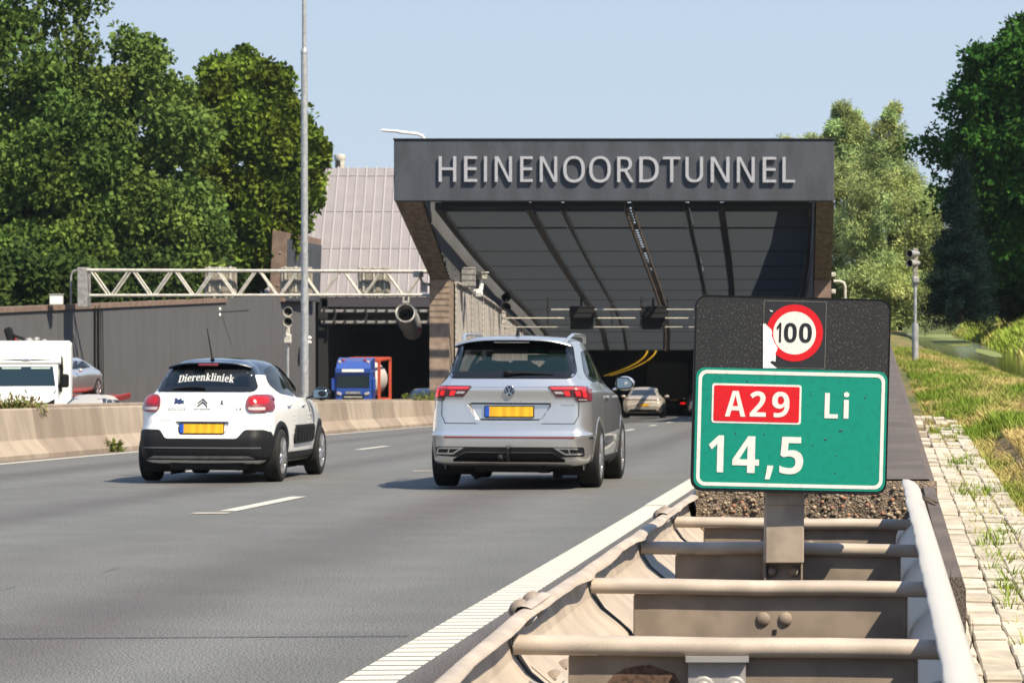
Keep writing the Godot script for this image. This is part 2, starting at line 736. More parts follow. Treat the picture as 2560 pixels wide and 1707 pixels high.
func retaining_wall() -> void:
	var t := spot("retaining_wall", "long dark grey painted retaining wall with brown concrete coping beside the oncoming road", "wall", wall_p(110.0))
	var d := 46.0
	while d < 154.0:
		var e := minf(d + 9.0, 155.0)
		var b := MB.new()
		var g := 0.012
		var w0 := wall_p(d + g)
		var w1 := wall_p(e - g)
		var p := []
		for o in [0.0, -0.5]:
			p.append_array([Vector3(w0.x + o, CY - 8.0, w0.z), Vector3(w1.x + o, CY - 8.0, w1.z), Vector3(w1.x + o, CY + wall_top(e) - 0.22, w1.z), Vector3(w0.x + o, CY + wall_top(d) - 0.22, w0.z)])
		b.hexa(p)
		put(b, "wall_panel", M.dark_wall, t)
		if e < 143.0:
			b = MB.new()
			p = []
			for o in [0.09, -0.6]:
				p.append_array([Vector3(w0.x + o, CY + wall_top(d) - 0.217, w0.z), Vector3(w1.x + o, CY + wall_top(e) - 0.217, w1.z), Vector3(w1.x + o, CY + wall_top(e), w1.z), Vector3(w0.x + o, CY + wall_top(d), w0.z)])
			b.hexa(p)
			put(b, "coping", M.coping, t)
		else:
			b = MB.new()
			p = []
			for o in [0.0, -0.5]:
				p.append_array([Vector3(w0.x + o, CY + wall_top(d) - 0.217, w0.z), Vector3(w1.x + o, CY + wall_top(e) - 0.217, w1.z), Vector3(w1.x + o, CY + wall_top(e), w1.z), Vector3(w0.x + o, CY + wall_top(d), w0.z)])
			b.hexa(p)
			put(b, "coping", M.dark_wall, t)
		d = e
	# cables hanging down the wall
	for k in [0.0, 0.35, 0.6, 0.8]:
		var b := MB.new()
		var w := wall_p(116.0 + k * 1.2)
		b.tube([Vector3(w.x + 0.07, CY + wall_top(116.0) - 0.1, w.z), Vector3(w.x + 0.06 + 0.05 * k, CY - 1.6, w.z + 0.1 * k), Vector3(w.x + 0.07, CY - 6.5, w.z - 0.5 * k)], 0.05 if k < 0.5 else 0.022, 6)
		put(b, "hanging_cable", M.black_plastic, t)
	# tall end block with an inset dark panel
	t = spot("wall_end_block", "brown concrete tower block with a dark slate panel at the end of the retaining wall", "tower", wall_p(150.0))
	var b := MB.new()
	var q := []
	for z in [-146.0, -152.0]:
		q.append_array([Vector3(-13.95, CY - 6.0, z), Vector3(-12.62, CY - 6.0, z), Vector3(-12.62 if z > -150.0 else -11.6, CY + 4.28 - (0.0 if z > -150.0 else 0.0), z), Vector3(-13.6, CY + 4.32, z)])
	var f0 := Vector3(-13.75, 0, -146.0)
	b.hexa([Vector3(-13.60, CY + 0.45, -146.4), Vector3(-12.72, CY + 0.45, -146.4), Vector3(-12.60, CY + 4.3, -146.4), Vector3(-13.40, CY + 4.45, -146.4), Vector3(-12.8, CY + 0.45, -153), Vector3(-11.3, CY + 0.45, -153), Vector3(-11.15, CY + 4.1, -153), Vector3(-12.6, CY + 4.5, -153)])
	put(b, "concrete_block", M.coping, t)
	b = MB.new()
	b.hexa([Vector3(-12.78, CY + 0.5, -146.5), Vector3(-12.66, CY + 0.5, -146.5), Vector3(-12.54, CY + 3.95, -146.5), Vector3(-12.66, CY + 3.95, -146.5), Vector3(-11.36, CY + 0.5, -152.8), Vector3(-11.24, CY + 0.5, -152.8), Vector3(-11.12, CY + 3.75, -152.8), Vector3(-11.24, CY + 3.75, -152.8)])
	put(b, "slate_panel", M.fascia, t)
	for k in [[3.2, -12.98], [2.25, -13.04], [1.35, -13.10]]:
		b = MB.new()
		b.box(Vector3(k[1], CY + k[0], -146.38), Vector3(0.12, 0.07, 0.06))
		put(b, "anchor_plate", M.concrete_light, t)


# ---------- right parapet ----------
func parapet() -> void:
	var t := spot("parapet_wall", "low brown exposed aggregate concrete parapet between road shoulder and paved footpath", "wall", Vector3(1.2, CY - 1.3, -9.6))
	var d := 9.55
	var first := true
	while d < 96.0:
		var e := d + (1.65 if first else 5.0)
		var g := 0.006
		var b := MB.new()
		var P := []
		for k in 5:
			var s := lerpf(d + g, e - g, k / 4.0)
			var xi := xr(s) - 0.77
			var xo := wall_out(s)
			var top := CY - 0.62
			P.append(PackedVector3Array([Vector3(xi, CY + yr(s) - 0.4, -s), Vector3(xi, top - 0.03, -s), Vector3(xi + 0.03, top, -s), Vector3(xo - 0.03, top, -s), Vector3(xo, top - 0.03, -s), Vector3(xo, CY - 2.3, -s)]))
		for j in 5:
			var Q := []
			for k in 5:
				Q.append(PackedVector3Array([P[k][j], P[k][j + 1]]))
			b.grid(Q, false, false, null, [], [Vector3.LEFT, Vector3(-1, 1, 0), Vector3.UP, Vector3(1, 1, 0), Vector3.RIGHT][j])
		for k in [0, 4]:
			if k == 0 and first:
				continue
			b.face([P[k][0], P[k][1], P[k][2], P[k][3], P[k][4], P[k][5]], Vector3.BACK if k == 0 else Vector3.FORWARD)
		var seg := put(b, "wall_segment", M.concrete_cap, t)
		if first:
			# broken end face with pebbles standing out of it
			b = MB.new()
			var a: PackedVector3Array = P[0]
			var rows := 30
			var F := []
			var nz := FastNoiseLite.new()
			nz.seed = 3
			nz.frequency = 14.0
			for r in rows + 1:
				var row := PackedVector3Array()
				for k in 61:
					var x := lerpf(a[1].x, a[4].x, k / 60.0)
					var y := lerpf(a[1].y + 0.03 - 0.006, a[1].y - 0.75, float(r) / rows)
					row.append(Vector3(x, y, -d + nz.get_noise_2d(x * 1.0, y * 1.0) * 0.012 + 0.006 + rng.randf() * 0.004 - (0.012 if r == 0 else 0.0)))
				F.append(row)
			b.grid(F, false, false, null, [], Vector3.BACK)
			put(b, "broken_face", M.aggregate, seg)
			b = MB.new()
			for k in 800:
				var x := rng.randf_range(a[1].x + 0.02, a[4].x - 0.02)
				var y := rng.randf_range(a[1].y - 0.32, a[1].y + 0.01)
				var r := rng.randf_range(0.0025, 0.0075)
				var w := rng.randf_range(0.5, 1.5)
				b.col = Color(0.30 * w, 0.23 * w, 0.16 * w) if rng.randf() < 0.8 else Color(0.35, 0.17, 0.10)
				b.ball(Vector3(x, y, -d + 0.012), Vector3(r * 1.3, r, r * 0.8), 6, 3)
			var pb := put(b, "pebble_face", vcol(mat("pebble", Color.WHITE, 0.8)), seg)
			pb.set_meta("kind", "stuff")
		first = false
		d = e
	# the strip that runs on along the verge side of the guard rail
	var b := MB.new()
	var p := []
	for s in [6.3, 9.54]:
		var xo := wall_out(s)
		p.append_array([Vector3(xo - 0.055, CY - 2.0, -s), Vector3(xo, CY - 2.0, -s), Vector3(xo, CY - 0.675, -s), Vector3(xo - 0.055, CY - 0.675, -s)])
	b.hexa(p)
	p = []
	for s in [6.3, 9.54]:
		var xo := wall_out(s)
		p.append_array([Vector3(xo - 0.055, CY - 0.675, -s), Vector3(xo, CY - 0.675, -s), Vector3(xo - 0.012, CY - 0.645, -s), Vector3(xo - 0.05, CY - 0.645, -s)])
	b.hexa(p)
	put(b, "side_strip", M.concrete_cap, t)


# ---------- median barrier ----------
func median() -> void:
	var prof := [[13.32, -0.1], [13.32, 0.07], [13.52, 0.30], [13.60, 0.78], [13.625, 0.805], [13.765, 0.805], [13.79, 0.78], [13.86, 0.2], [13.86, -0.6]]
	for side in 2:
		var t := spot("median_barrier", ["weathered brown concrete safety barrier along the inner edge of our carriageway", "second concrete safety barrier just behind the first facing the oncoming road"][side], "barrier", W(60.0, 13.6 + side * 0.7), "concrete barriers in the median")
		var d := 30.7
		while d < 96.0:
			var b := MB.new()
			var Q := []
			for s in [d + 0.003, d + 2.0, d + 3.997]:
				var row := PackedVector3Array()
				for k in prof:
					var u: float = k[0] if side == 0 else 28.15 - k[0]
					row.append(W(s, u, k[1] + (0.05 if side else 0.0)))
				Q.append(row)
			for j in prof.size() - 1:
				var R := []
				for k in 3:
					R.append(PackedVector3Array([Q[k][j], Q[k][j + 1]]))
				b.grid(R, false, false, null, [], (Vector3(1.0, 0.3, 0) if j < 4 else Vector3(-1, 0.3, 0)) * (1 if side == 0 else -1) if j != 4 else Vector3.UP)
			put(b, "barrier_segment", [M.concrete, M.concrete_light][int(d / 4.0) % 2 if side == 0 else 0], t)
			d += 4.0
	var b := MB.new()
	b.col = Color(0.16, 0.12, 0.07)
	strip(b, 30.0, 96.0, 13.8, 14.4, 0.55)
	setting(b, "median_soil", M.ground_soil)


const CEIL := [[88.0, 3.6], [93.0, 2.9], [99.6, 2.06], [110.3, 0.97], [123.0, -0.02], [137.5, -1.11], [146.0, -2.0], [150.0, -2.3]]
const WHITE_TOP := [[94.0, 1.05], [95.0, 1.03], [101.5, 0.73], [105.5, 0.475], [115.0, -0.15], [122.0, -0.71], [133.0, -1.44], [146.0, -2.25], [150.0, -2.4]]


func letter_mesh(s: String, face_name: String, weight: int, w: float, h: float, dep: float, italic := false) -> ArrayMesh:
	var f := SystemFont.new()
	f.font_names = PackedStringArray([face_name])
	f.font_weight = weight
	f.font_italic = italic
	var tm := TextMesh.new()
	tm.text = s
	tm.font = f
	tm.font_size = 64
	tm.pixel_size = 0.01
	tm.depth = 0.1
	tm.curve_step = 1.0
	var a := tm.surface_get_arrays(0)
	var vs: PackedVector3Array = a[Mesh.ARRAY_VERTEX]
	var lo := vs[0]
	var hi := vs[0]
	for p in vs:
		lo = lo.min(p)
		hi = hi.max(p)
	var k := Vector3(w, h, dep) / (hi - lo)
	if w <= 0.0:
		k.x = k.y
	var mid := (lo + hi) * 0.5
	for i in vs.size():
		vs[i] = (vs[i] - mid) * k
	a[Mesh.ARRAY_VERTEX] = vs
	a[Mesh.ARRAY_TANGENT] = null
	var m := ArrayMesh.new()
	m.add_surface_from_arrays(Mesh.PRIMITIVE_TRIANGLES, a)
	return m


# a length of wall between two stations, u0..u1, with heights (relative to the eye) at each end
func wall_bit(b: MB, d0: float, d1: float, u0: float, u1: float, lo0: float, hi0: float, lo1: float, hi1: float) -> void:
	b.hexa([E(d0, u0, lo0), E(d0, u1, lo0), E(d0, u1, hi0), E(d0, u0, hi0), E(d1, u0, lo1), E(d1, u1, lo1), E(d1, u1, hi1), E(d1, u0, hi1)])


# upright corrugated sheet facing +x (s = 1) or -x
func corrugated(b: MB, d0: float, d1: float, u: float, lo: Callable, hi: Callable, pitch: float, deep: float, s: float) -> void:
	var k := maxi(1, roundi((d1 - d0) / pitch))
	var row0 := PackedVector3Array()
	var row1 := PackedVector3Array()
	for i in k:
		for j in [[0.0, 0.0], [0.42, 0.0], [0.5, 1.0], [0.92, 1.0]]:
			var d: float = d0 + (i + j[0]) * (d1 - d0) / k
			row0.append(E(d, u - s * deep * j[1], lo.call(d)))
			row1.append(E(d, u - s * deep * j[1], hi.call(d)))
	row0.append(E(d1, u, lo.call(d1)))
	row1.append(E(d1, u, hi.call(d1)))
	for i in row0.size() - 1:
		b.face([row0[i], row0[i + 1], row1[i + 1], row1[i]], Vector3(s, 0, 0.3))


func slant(d: float) -> float:  # lower edge of the raked side fins
	return lerpf(3.64, 1.08, clampf((d - 88.2) / 6.8, 0.0, 1.0))


func portal() -> void:
	var t := spot("tunnel_portal", "dark slate tunnel portal with raised pale letters over a louvred canopy", "tunnel portal", E(95.0, 7.5, yr(95.0)))
	# fascia
	var b := MB.new()
	b.box(Vector3(3.433, CY + 4.672, -88.3), Vector3(14.815, 2.065, 0.6), Basis(), 0.03)
	var fas := put(b, "fascia", M.fascia, t)
	b = MB.new()
	b.box(Vector3(3.433, CY + 5.73, -88.3), Vector3(14.87, 0.05, 0.68), Basis(), 0.01)
	put(b, "top_flashing", M.beam_dark, fas)
	# letters: left and right edge measured along the board
	var txt := "HEINENOORDTUNNEL"
	var ed := [300, 390, 430, 497, 531, 548, 587, 675, 717, 781, 817, 906, 937, 1047, 1070, 1180, 1213, 1298, 1326, 1425, 1447, 1536, 1562, 1652, 1691, 1787, 1825, 1916, 1957, 2026, 2058, 2123]
	for i in txt.length():
		var px := func(c): return (872.8 + c / 2.226 - 1176.0) / 6000.0 * 87.8
		var x0: float = px.call(ed[i * 2])
		var x1: float = px.call(ed[i * 2 + 1])
		var tall := 0.855 if txt[i] != "O" else 0.885
		var lm0: Mesh = letter_mesh(txt[i], "Droid Sans", 400, x1 - x0, tall, 0.07)
		if txt[i] == "I":
			b = MB.new()
			b.box(Vector3.ZERO, Vector3((x1 - x0) * 0.9, tall, 0.07))
			lm0 = b.mesh()
		put(lm0, "letter", M.letter_metal, t, Transform3D(Basis(), Vector3((x0 + x1) * 0.5, CY + 4.715 - (x0 + x1) * 0.0011, -87.92)))
		# each letter stands off on two pins
	# side walls and raked fins
	for side in 2:
		var ui: float = [14.1, 0.8][side]
		var uo: float = [14.8, 0.2][side]
		var kind: Material = M.concrete_dark
		b = MB.new()
		b.hexa([E(88.2, ui + (0.0 if side else 0.0), 3.62), E(88.2, uo + (0.2 if side == 0 else 0.0), 3.62), E(88.2, uo + (0.2 if side == 0 else 0.0), 5.5), E(88.2, ui, 5.5), E(95.0, ui, 1.08), E(95.0, uo - (0.05 if side == 0 else 0.0), 1.08), E(95.0, uo, 5.0), E(95.0, ui, 5.0)])
		put(b, "raked_fin", kind, t)
		b = MB.new()
		wall_bit(b, 95.0, 96.2, ui + (-0.02 if side == 0 else 0.02), uo, -5.2, 1.077, -5.2, 1.077)
		put(b, "column", M.aggregate_wall if side == 0 else M.coping, t)
		b = MB.new()
		var tops := [[95.0, 5.0], [116.0, 4.4], [150.0, 3.6]]
		wall_bit(b, 95.003, 96.2, ui + 0.003, uo - 0.003, 1.08, 5.0, 1.08, 4.95)
		for s in [[96.2, 105.0], [105.0, 116.0], [116.0, 130.0], [130.0, 150.0]]:
			wall_bit(b, s[0], s[1], ui, uo, -8.0, lerp_table(tops, s[0]), -9.0, lerp_table(tops, s[1]))
		put(b, "side_wall", kind, t)
	# left side: pale panels below, grey sheeting above
	var d := 96.4
	var n := 0
	var stops := [88.5, 92.0, 96.4, 101.5, 105.5, 110.0, 115.0, 120.0, 125.0, 130.0, 135.0, 140.0, 145.0, 149.6]
	for i in stops.size() - 1:
		var a: float = stops[i] + 0.03
		var e: float = stops[i + 1] - 0.03
		if i >= 2:
			b = MB.new()
			var gv := a
			while gv < e - 0.1:
				var g2 := minf(gv + 0.40, e)
				wall_bit(b, gv, g2 - 0.035, 14.1, 14.05, yr(gv) - 0.3, lerp_table(WHITE_TOP, gv), yr(g2) - 0.3, lerp_table(WHITE_TOP, g2))
				gv = g2
			b.hexa([E(a, 14.1, -6.5), E(a, 14.0, -6.5), E(a, 14.0, lerp_table(WHITE_TOP, a)), E(a, 14.1, lerp_table(WHITE_TOP, a)), E(a + 0.05, 14.1, -6.5), E(a + 0.05, 14.0, -6.5), E(a + 0.05, 14.0, lerp_table(WHITE_TOP, a)), E(a + 0.05, 14.1, lerp_table(WHITE_TOP, a))])
			put(b, "pale_panel", M.wall_white, t)
			b = MB.new()
			wall_bit(b, a, e, 14.08, 13.93, lerp_table(WHITE_TOP, a), lerp_table(WHITE_TOP, a) + 0.07, lerp_table(WHITE_TOP, e), lerp_table(WHITE_TOP, e) + 0.07)
			put(b, "ledge", M.wall_white, t)
		b = MB.new()
		corrugated(b, a, e, 14.07, func(q): return lerp_table(WHITE_TOP, q) + 0.08 if q > 95.0 else slant(q) + 0.05, func(q): return lerp_table(CEIL, q) + 1.4, 0.30, 0.04, 1.0)
		put(b, "cladding_sheet", M.cladding_grey, t)
	# right side lining
	for i in stops.size() - 1:
		var a: float = stops[i] + 0.02
		var e: float = stops[i + 1] - 0.02
		b = MB.new()
		corrugated(b, a, e, 0.83, func(q): return -9.0 if q > 95.2 else slant(q) + 0.05, func(q): return lerp_table(CEIL, q) + 1.2, 0.30, 0.04, -1.0)
		put(b, "cladding_sheet", M.cladding_grey, t)
	# canopy: louvre panels between lengthwise beams
	var ub := [13.62, 10.54, 9.44, 7.17, 5.19, 4.01, 1.0]
	var rows := [88.75, 93.0, 98.5, 103.0, 107.5, 112.0, 117.0, 122.5, 128.0, 133.0, 138.0, 144.0, 149.4]
	for r in rows.size() - 1:
		for c in 6:
			b = MB.new()
			var s: float = rows[r] + 0.12
			while s < rows[r + 1] - 0.08:
				var h := lerp_table(CEIL, s)
				var u0: float = ub[c] - 0.07
				var u1: float = ub[c + 1] + 0.07
				var hs := 0.30 if r == 0 else 0.032
				b.hexa([E(s, u0, h), E(s, u1, h), E(s, u1, h + hs), E(s, u0, h + hs), E(s + 0.008, u0, h), E(s + 0.008, u1, h), E(s + 0.008, u1, h + hs), E(s + 0.008, u0, h + hs)])
				s += 0.44 if r == 0 else 0.13
			put(b, "louvre_panel", M.louvre, t)
		b = MB.new()
		var dd: float = rows[r]
		var h := lerp_table(CEIL, dd)
		wall_bit(b, dd - 0.05, dd + 0.05, 13.62, 1.0, h - 0.02, h + 0.12, h - 0.03, h + 0.12)
		put(b, "cross_beam", M.beam_dark, t)
	for c in 7:
		var w: float = [0.11, 0.12, 0.05, 0.15, 0.05, 0.10, 0.08][c]
		b = MB.new()
		for r in CEIL.size() - 1:
			var d0: float = maxf(CEIL[r][0], 88.65)
			var d1: float = minf(CEIL[r + 1][0], 149.5)
			var h0 := lerp_table(CEIL, d0)
			var h1 := lerp_table(CEIL, d1)
			if c == 3:
				for e in [-1.0, 1.0]:
					wall_bit(b, d0, d1, ub[c] + e * w, ub[c] + e * (w - 0.05), h0 - 0.14, h0 + 0.12, h1 - 0.14, h1 + 0.12)
				var s := d0
				while s < d1 - 0.3:
					var hh := lerp_table(CEIL, s)
					wall_bit(b, s, s + 0.12, ub[c] + w - 0.05, ub[c] - w + 0.05, hh - 0.15, hh - 0.10, hh - 0.15, hh - 0.10)
					s += 0.55
			else:
				wall_bit(b, d0, d1, ub[c] + w, ub[c] - w, h0 - 0.14, h0 + 0.12, h1 - 0.14, h1 + 0.12)
		put(b, "length_beam", M.beam_rust if c == 3 else M.beam_dark, t)
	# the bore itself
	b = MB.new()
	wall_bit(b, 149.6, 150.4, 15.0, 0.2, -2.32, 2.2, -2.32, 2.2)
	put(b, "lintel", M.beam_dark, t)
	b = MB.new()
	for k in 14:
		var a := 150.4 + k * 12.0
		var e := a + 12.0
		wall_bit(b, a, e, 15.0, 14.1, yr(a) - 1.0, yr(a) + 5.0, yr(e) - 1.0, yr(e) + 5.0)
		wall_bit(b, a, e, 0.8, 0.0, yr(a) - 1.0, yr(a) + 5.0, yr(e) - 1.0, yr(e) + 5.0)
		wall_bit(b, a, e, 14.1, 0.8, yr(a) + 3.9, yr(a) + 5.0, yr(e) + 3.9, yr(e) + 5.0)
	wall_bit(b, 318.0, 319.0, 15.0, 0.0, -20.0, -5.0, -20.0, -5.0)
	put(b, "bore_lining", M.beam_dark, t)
	var glow := mat("tunnel_lamp_glow", lin(0.9, 0.6, 0.1), 0.4)
	glow.emission_enabled = true
	glow.emission = Color(1.0, 0.78, 0.22)
	glow.emission_energy_multiplier = 0.45
	b = MB.new()
	b.box(Vector3.ZERO, Vector3(0.08, 0.04, 0.42), Basis(), 0.01)
	var lm := b.mesh()
	for k in 40:
		for e in 2:
			var dd := 151.5 + k * 2.0
			var p := W(dd, 7.75 + e * 0.5, 3.78)
			put(lm, "tunnel_lamp", glow, t, Transform3D(Basis(), p))
	# loudspeakers and cameras fixed along the pale wall
	t = spot("wall_loudspeaker", "pair of black horn loudspeakers on the pale panelled wall under the canopy", "loudspeaker", E(112.0, 13.95, -0.1))
	for k in 2:
		b = MB.new()
		b.lathe([[0.02, 0.0], [0.10, 0.02], [0.20, 0.16], [0.17, 0.17], [0.09, 0.05], [0.0, 0.04]], Transform3D(Basis(Vector3.RIGHT, PI / 2), E(112.0, 13.7, 0.52 - k * 0.42)), 16)
		put(b, "horn", M.black_plastic, t)
	b = MB.new()
	b.box(E(112.3, 13.85, 0.0), Vector3(0.2, 1.3, 0.15))
	put(b, "bracket", M.wall_white, t)
	t = spot("camera_cluster", "grey traffic camera housing with white conduit on the ledge of the pale wall", "camera", E(98.4, 13.95, 0.8))
	b = MB.new()
	b.box(E(98.0, 13.75, 1.2), Vector3(0.55, 0.75, 0.5), Basis(), 0.03)
	put(b, "housing", M.steel_grey, t)
	b = MB.new()
	b.box(E(98.6, 13.3, 1.25), Vector3(0.22, 0.22, 0.5), Basis(Vector3.UP, 0.4), 0.03)
	b.box(E(98.6, 13.3, 1.40), Vector3(0.30, 0.04, 0.6), Basis(Vector3.UP, 0.4))
	put(b, "camera_head", M.steel_white, t)
	b = MB.new()
	b.tube([E(98.3, 13.7, 0.8), E(98.3, 13.45, 0.55), E(98.5, 13.35, 0.75), E(98.6, 13.3, 1.15)], 0.09, 8)
	b.box(E(98.3, 13.4, 0.62), Vector3(0.3, 0.3, 0.3), Basis(), 0.05)
	put(b, "conduit", M.white_paint, t)
	t = spot("column_camera", "small grey camera on a bracket at the outer side of the left portal column", "camera", E(94.6, 15.0, 1.2))
	b = MB.new()
	b.box(E(94.6, 15.15, 1.28), Vector3(0.26, 0.22, 0.45), Basis(Vector3.UP, -0.3), 0.02)
	put(b, "camera_head", M.steel_grey, t)
	b = MB.new()
	b.tube([E(95.2, 14.8, 0.9), E(94.7, 15.0, 0.95), E(94.6, 15.1, 1.2)], 0.05, 8)
	b.box(E(95.0, 15.0, 0.8), Vector3(0.25, 0.35, 0.3))
	put(b, "bracket", M.steel_grey, t)
	t = spot("portal_vent_pipe", "white vent pipe with two junction boxes beside the outer face of the portal column", "pipe", E(95.5, -0.1, 0.3))
	b = MB.new()
	b.tube([E(95.5, -0.32, -1.2), E(95.5, -0.32, 0.85), E(95.5, -0.26, 0.98), E(95.5, -0.12, 1.03), E(95.5, 0.1, 1.03)], 0.055, 10)
	put(b, "pipe", M.steel_white, t)
	for k in [1.27, 0.66]:
		b = MB.new()
		b.box(E(95.2, 0.12, k), Vector3(0.17, 0.16, 0.16), Basis(), 0.02)
		put(b, "junction_box", M.steel_white, t)
	# matrix sign gantry under the canopy
	t = spot("lane_signal_gantry", "thin steel gantry with dark matrix signs hanging under the portal canopy", "gantry", E(115.0, 7.0, 0.4))
	for k in [[-0.02, 0.045], [-0.38, 0.03], [-0.77, 0.03]]:
		b = MB.new()
		b.tube([E(115.0, 14.05 if k[0] < -0.1 else 12.0, k[0]), E(115.0, 0.85, k[0])], k[1], 8)
		put(b, "rail_tube", M.steel_white, t)
	for x in [1258, 1335, 1405, 1473, 1500, 1533, 1660]:
		b = MB.new()
		var xx: float = (x - 1176.0) / 6000.0 * 115.0
		b.box(Vector3(xx, CY - 0.1, -115.05), Vector3(0.09, 1.3, 0.09))
		put(b, "hanger", M.beam_dark, t)
	for x in [1336, 1500, 1662]:
		b = MB.new()
		var xx: float = (x - 1176.0) / 6000.0 * 115.0
		b.box(Vector3(xx, CY - 0.37, -114.75), Vector3(1.02, 1.0, 0.3), Basis(), 0.02)
		var s := put(b, "matrix_sign", M.box_dark, t)
		b = MB.new()
		b.box(Vector3(xx, CY - 0.1, -114.45), Vector3(1.1, 0.5, 0.32))
		put(b, "sun_hood", M.box_dark, s)


func exit_portal() -> void:
	# the tube our oncoming traffic leaves by, with its mauve sheeted roof
	var t := spot("exit_portal", "tunnel exit for oncoming traffic under a steep mauve ribbed sheet roof", "tunnel portal", Vector3(-5.5, CY - 6.5, -156.0))
	var lo := Vector3(0, CY + 0.72, -155.2)
	var hi := Vector3(0, CY + 9.0, -166.0)
	var cuts := [0.0, 0.36, 0.645, 0.93, 1.0]
	for c in 14:
		var x0 := -15.8 + c * 1.2
		for r in 4:
			var b := MB.new()
			var p := []
			for e in [0.0, 0.18]:
				for q in [[x0 + 0.01, cuts[r] + 0.002], [x0 + 1.19, cuts[r] + 0.002], [x0 + 1.19, cuts[r + 1] - 0.002], [x0 + 0.01, cuts[r + 1] - 0.002]]:
					var w: Vector3 = lo.lerp(hi, q[1])
					p.append(Vector3(q[0], w.y - e * 0.6, w.z - e * 0.8))
			b.hexa(p)
			put(b, "roof_sheet", M.mauve, t)
		for e in [0.0, 0.6]:
			var b := MB.new()
			var w := lo.lerp(hi, 0.0)
			var z := lo.lerp(hi, 1.004)
			b.hexa([Vector3(x0 + e - 0.045, w.y + 0.05, w.z + 0.04), Vector3(x0 + e + 0.045, w.y + 0.05, w.z + 0.04), Vector3(x0 + e + 0.045, w.y - 0.05, w.z - 0.04), Vector3(x0 + e - 0.045, w.y - 0.05, w.z - 0.04), Vector3(x0 + e - 0.045, z.y + 0.05, z.z + 0.04), Vector3(x0 + e + 0.045, z.y + 0.05, z.z + 0.04), Vector3(x0 + e + 0.045, z.y - 0.05, z.z - 0.04), Vector3(x0 + e - 0.045, z.y - 0.05, z.z - 0.04)])
			put(b, "roof_rib", M.mauve_rib, t)
	var b := MB.new()
	for x in [-16.0, 1.0]:
		b.hexa([Vector3(x, CY - 9, -155.6), Vector3(x + 0.2, CY - 9, -155.6), Vector3(x + 0.2, CY + 0.6, -155.6), Vector3(x, CY + 0.6, -155.6), Vector3(x, CY - 9, -166.3), Vector3(x + 0.2, CY - 9, -166.3), Vector3(x + 0.2, CY + 8.8, -166.3), Vector3(x, CY + 8.8, -166.3)])
	b.box(Vector3(-7.4, CY + 4.0, -166.4), Vector3(17.4, 9.9, 0.2))
	put(b, "gable_wall", M.mauve, t)
	# band of louvre and lattice girder over the opening
	b = MB.new()
	b.box(Vector3(-5.2, CY + 0.42, -155.3), Vector3(12.2, 0.52, 0.4))
	put(b, "louvre_band", mat("band_plum", lin(0.05, 0.045, 0.055), 0.6), t)
	for k in [-0.08, -0.74]:
		b = MB.new()
		b.box(Vector3(-5.2, CY + k, -154.7), Vector3(12.2, 0.16, 0.2), Basis(), 0.01)
		put(b, "girder_chord", M.steel_grey, t)
	for k in 20:
		b = MB.new()
		b.box(Vector3(-11.1 + k * 0.62, CY - 0.08, -154.55), Vector3(0.10, 0.3, 0.16))
		b.box(Vector3(-11.1 + k * 0.62, CY - 0.74, -154.55), Vector3(0.10, 0.3, 0.16))
		if k % 3 == 1:
			b.box(Vector3(-11.1 + k * 0.62, CY - 0.4, -154.7), Vector3(0.14, 0.9, 0.16), Basis(Vector3.FORWARD, 0.3))
		put(b, "girder_stud", M.beam_dark, t)
	# walls of the bore
	b = MB.new()
	b.hexa([Vector3(-11.5, CY - 9, -155.1), Vector3(-10.95, CY - 9, -155.1), Vector3(-10.95, CY + 0.65, -155.1), Vector3(-11.5, CY + 0.65, -155.1), Vector3(-11.5, CY - 9, -155.9), Vector3(-10.95, CY - 9, -155.9), Vector3(-10.95, CY + 0.65, -155.9), Vector3(-11.5, CY + 0.65, -155.9)])
	put(b, "jamb", M.beam_dark, t)
	b = MB.new()
	var xa := -11.4
	b.hexa([Vector3(xa - 0.6, CY - 12, -155.9), Vector3(xa, CY - 12, -155.9), Vector3(xa, CY + 0.6, -155.9), Vector3(xa - 0.6, CY + 0.6, -155.9), Vector3(xa + 1.4, CY - 12, -190.0), Vector3(xa + 2.0, CY - 12, -190.0), Vector3(xa + 2.0, CY + 0.6, -190.0), Vector3(xa + 1.4, CY + 0.6, -190.0)])
	put(b, "bore_wall", M.cladding_grey, t)
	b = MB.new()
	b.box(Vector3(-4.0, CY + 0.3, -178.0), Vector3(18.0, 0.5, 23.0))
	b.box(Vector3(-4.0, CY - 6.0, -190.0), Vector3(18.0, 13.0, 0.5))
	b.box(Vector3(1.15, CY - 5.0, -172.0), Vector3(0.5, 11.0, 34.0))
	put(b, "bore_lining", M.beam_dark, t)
	# jet fan
	t = spot("jet_fan", "round pale jet fan hanging below the girder of the tunnel exit", "fan", Vector3(-6.2, CY - 0.2, -153.2))
	var xf := Transform3D(Basis(Vector3.RIGHT, PI / 2 - 0.26) , Vector3(-6.2, CY - 0.2, -152.6))
	xf.basis = Basis(Vector3(0, 1, 0), -0.06) * xf.basis
	b = MB.new()
	b.lathe([[0.50, 0.12], [0.56, 0.0], [0.61, 0.02], [0.60, 0.16]], xf, 28)
	put(b, "inlet_ring", M.white_paint, t)
	b = MB.new()
	b.lathe([[0.60, 0.12], [0.60, -1.6], [0.66, -1.62], [0.66, -2.2], [0.60, -2.22], [0.60, -4.0], [0.50, -4.0], [0.48, 0.1]], xf, 28)
	put(b, "casing", M.steel_grey, t)
	b = MB.new()
	b.lathe([[0.0, -0.7], [0.16, -0.8], [0.18, -1.2], [0.0, -1.25]], xf, 16)
	for k in 8:
		var q := xf * Transform3D(Basis(Vector3.UP, TAU * k / 8.0), Vector3(0, -1.0, 0))
		b.box(q * Vector3(0.33, 0, 0), Vector3(0.32, 0.02, 0.14), q.basis.rotated(q.basis.x.normalized(), 0.6))
	put(b, "rotor", M.beam_dark, t)
	b = MB.new()
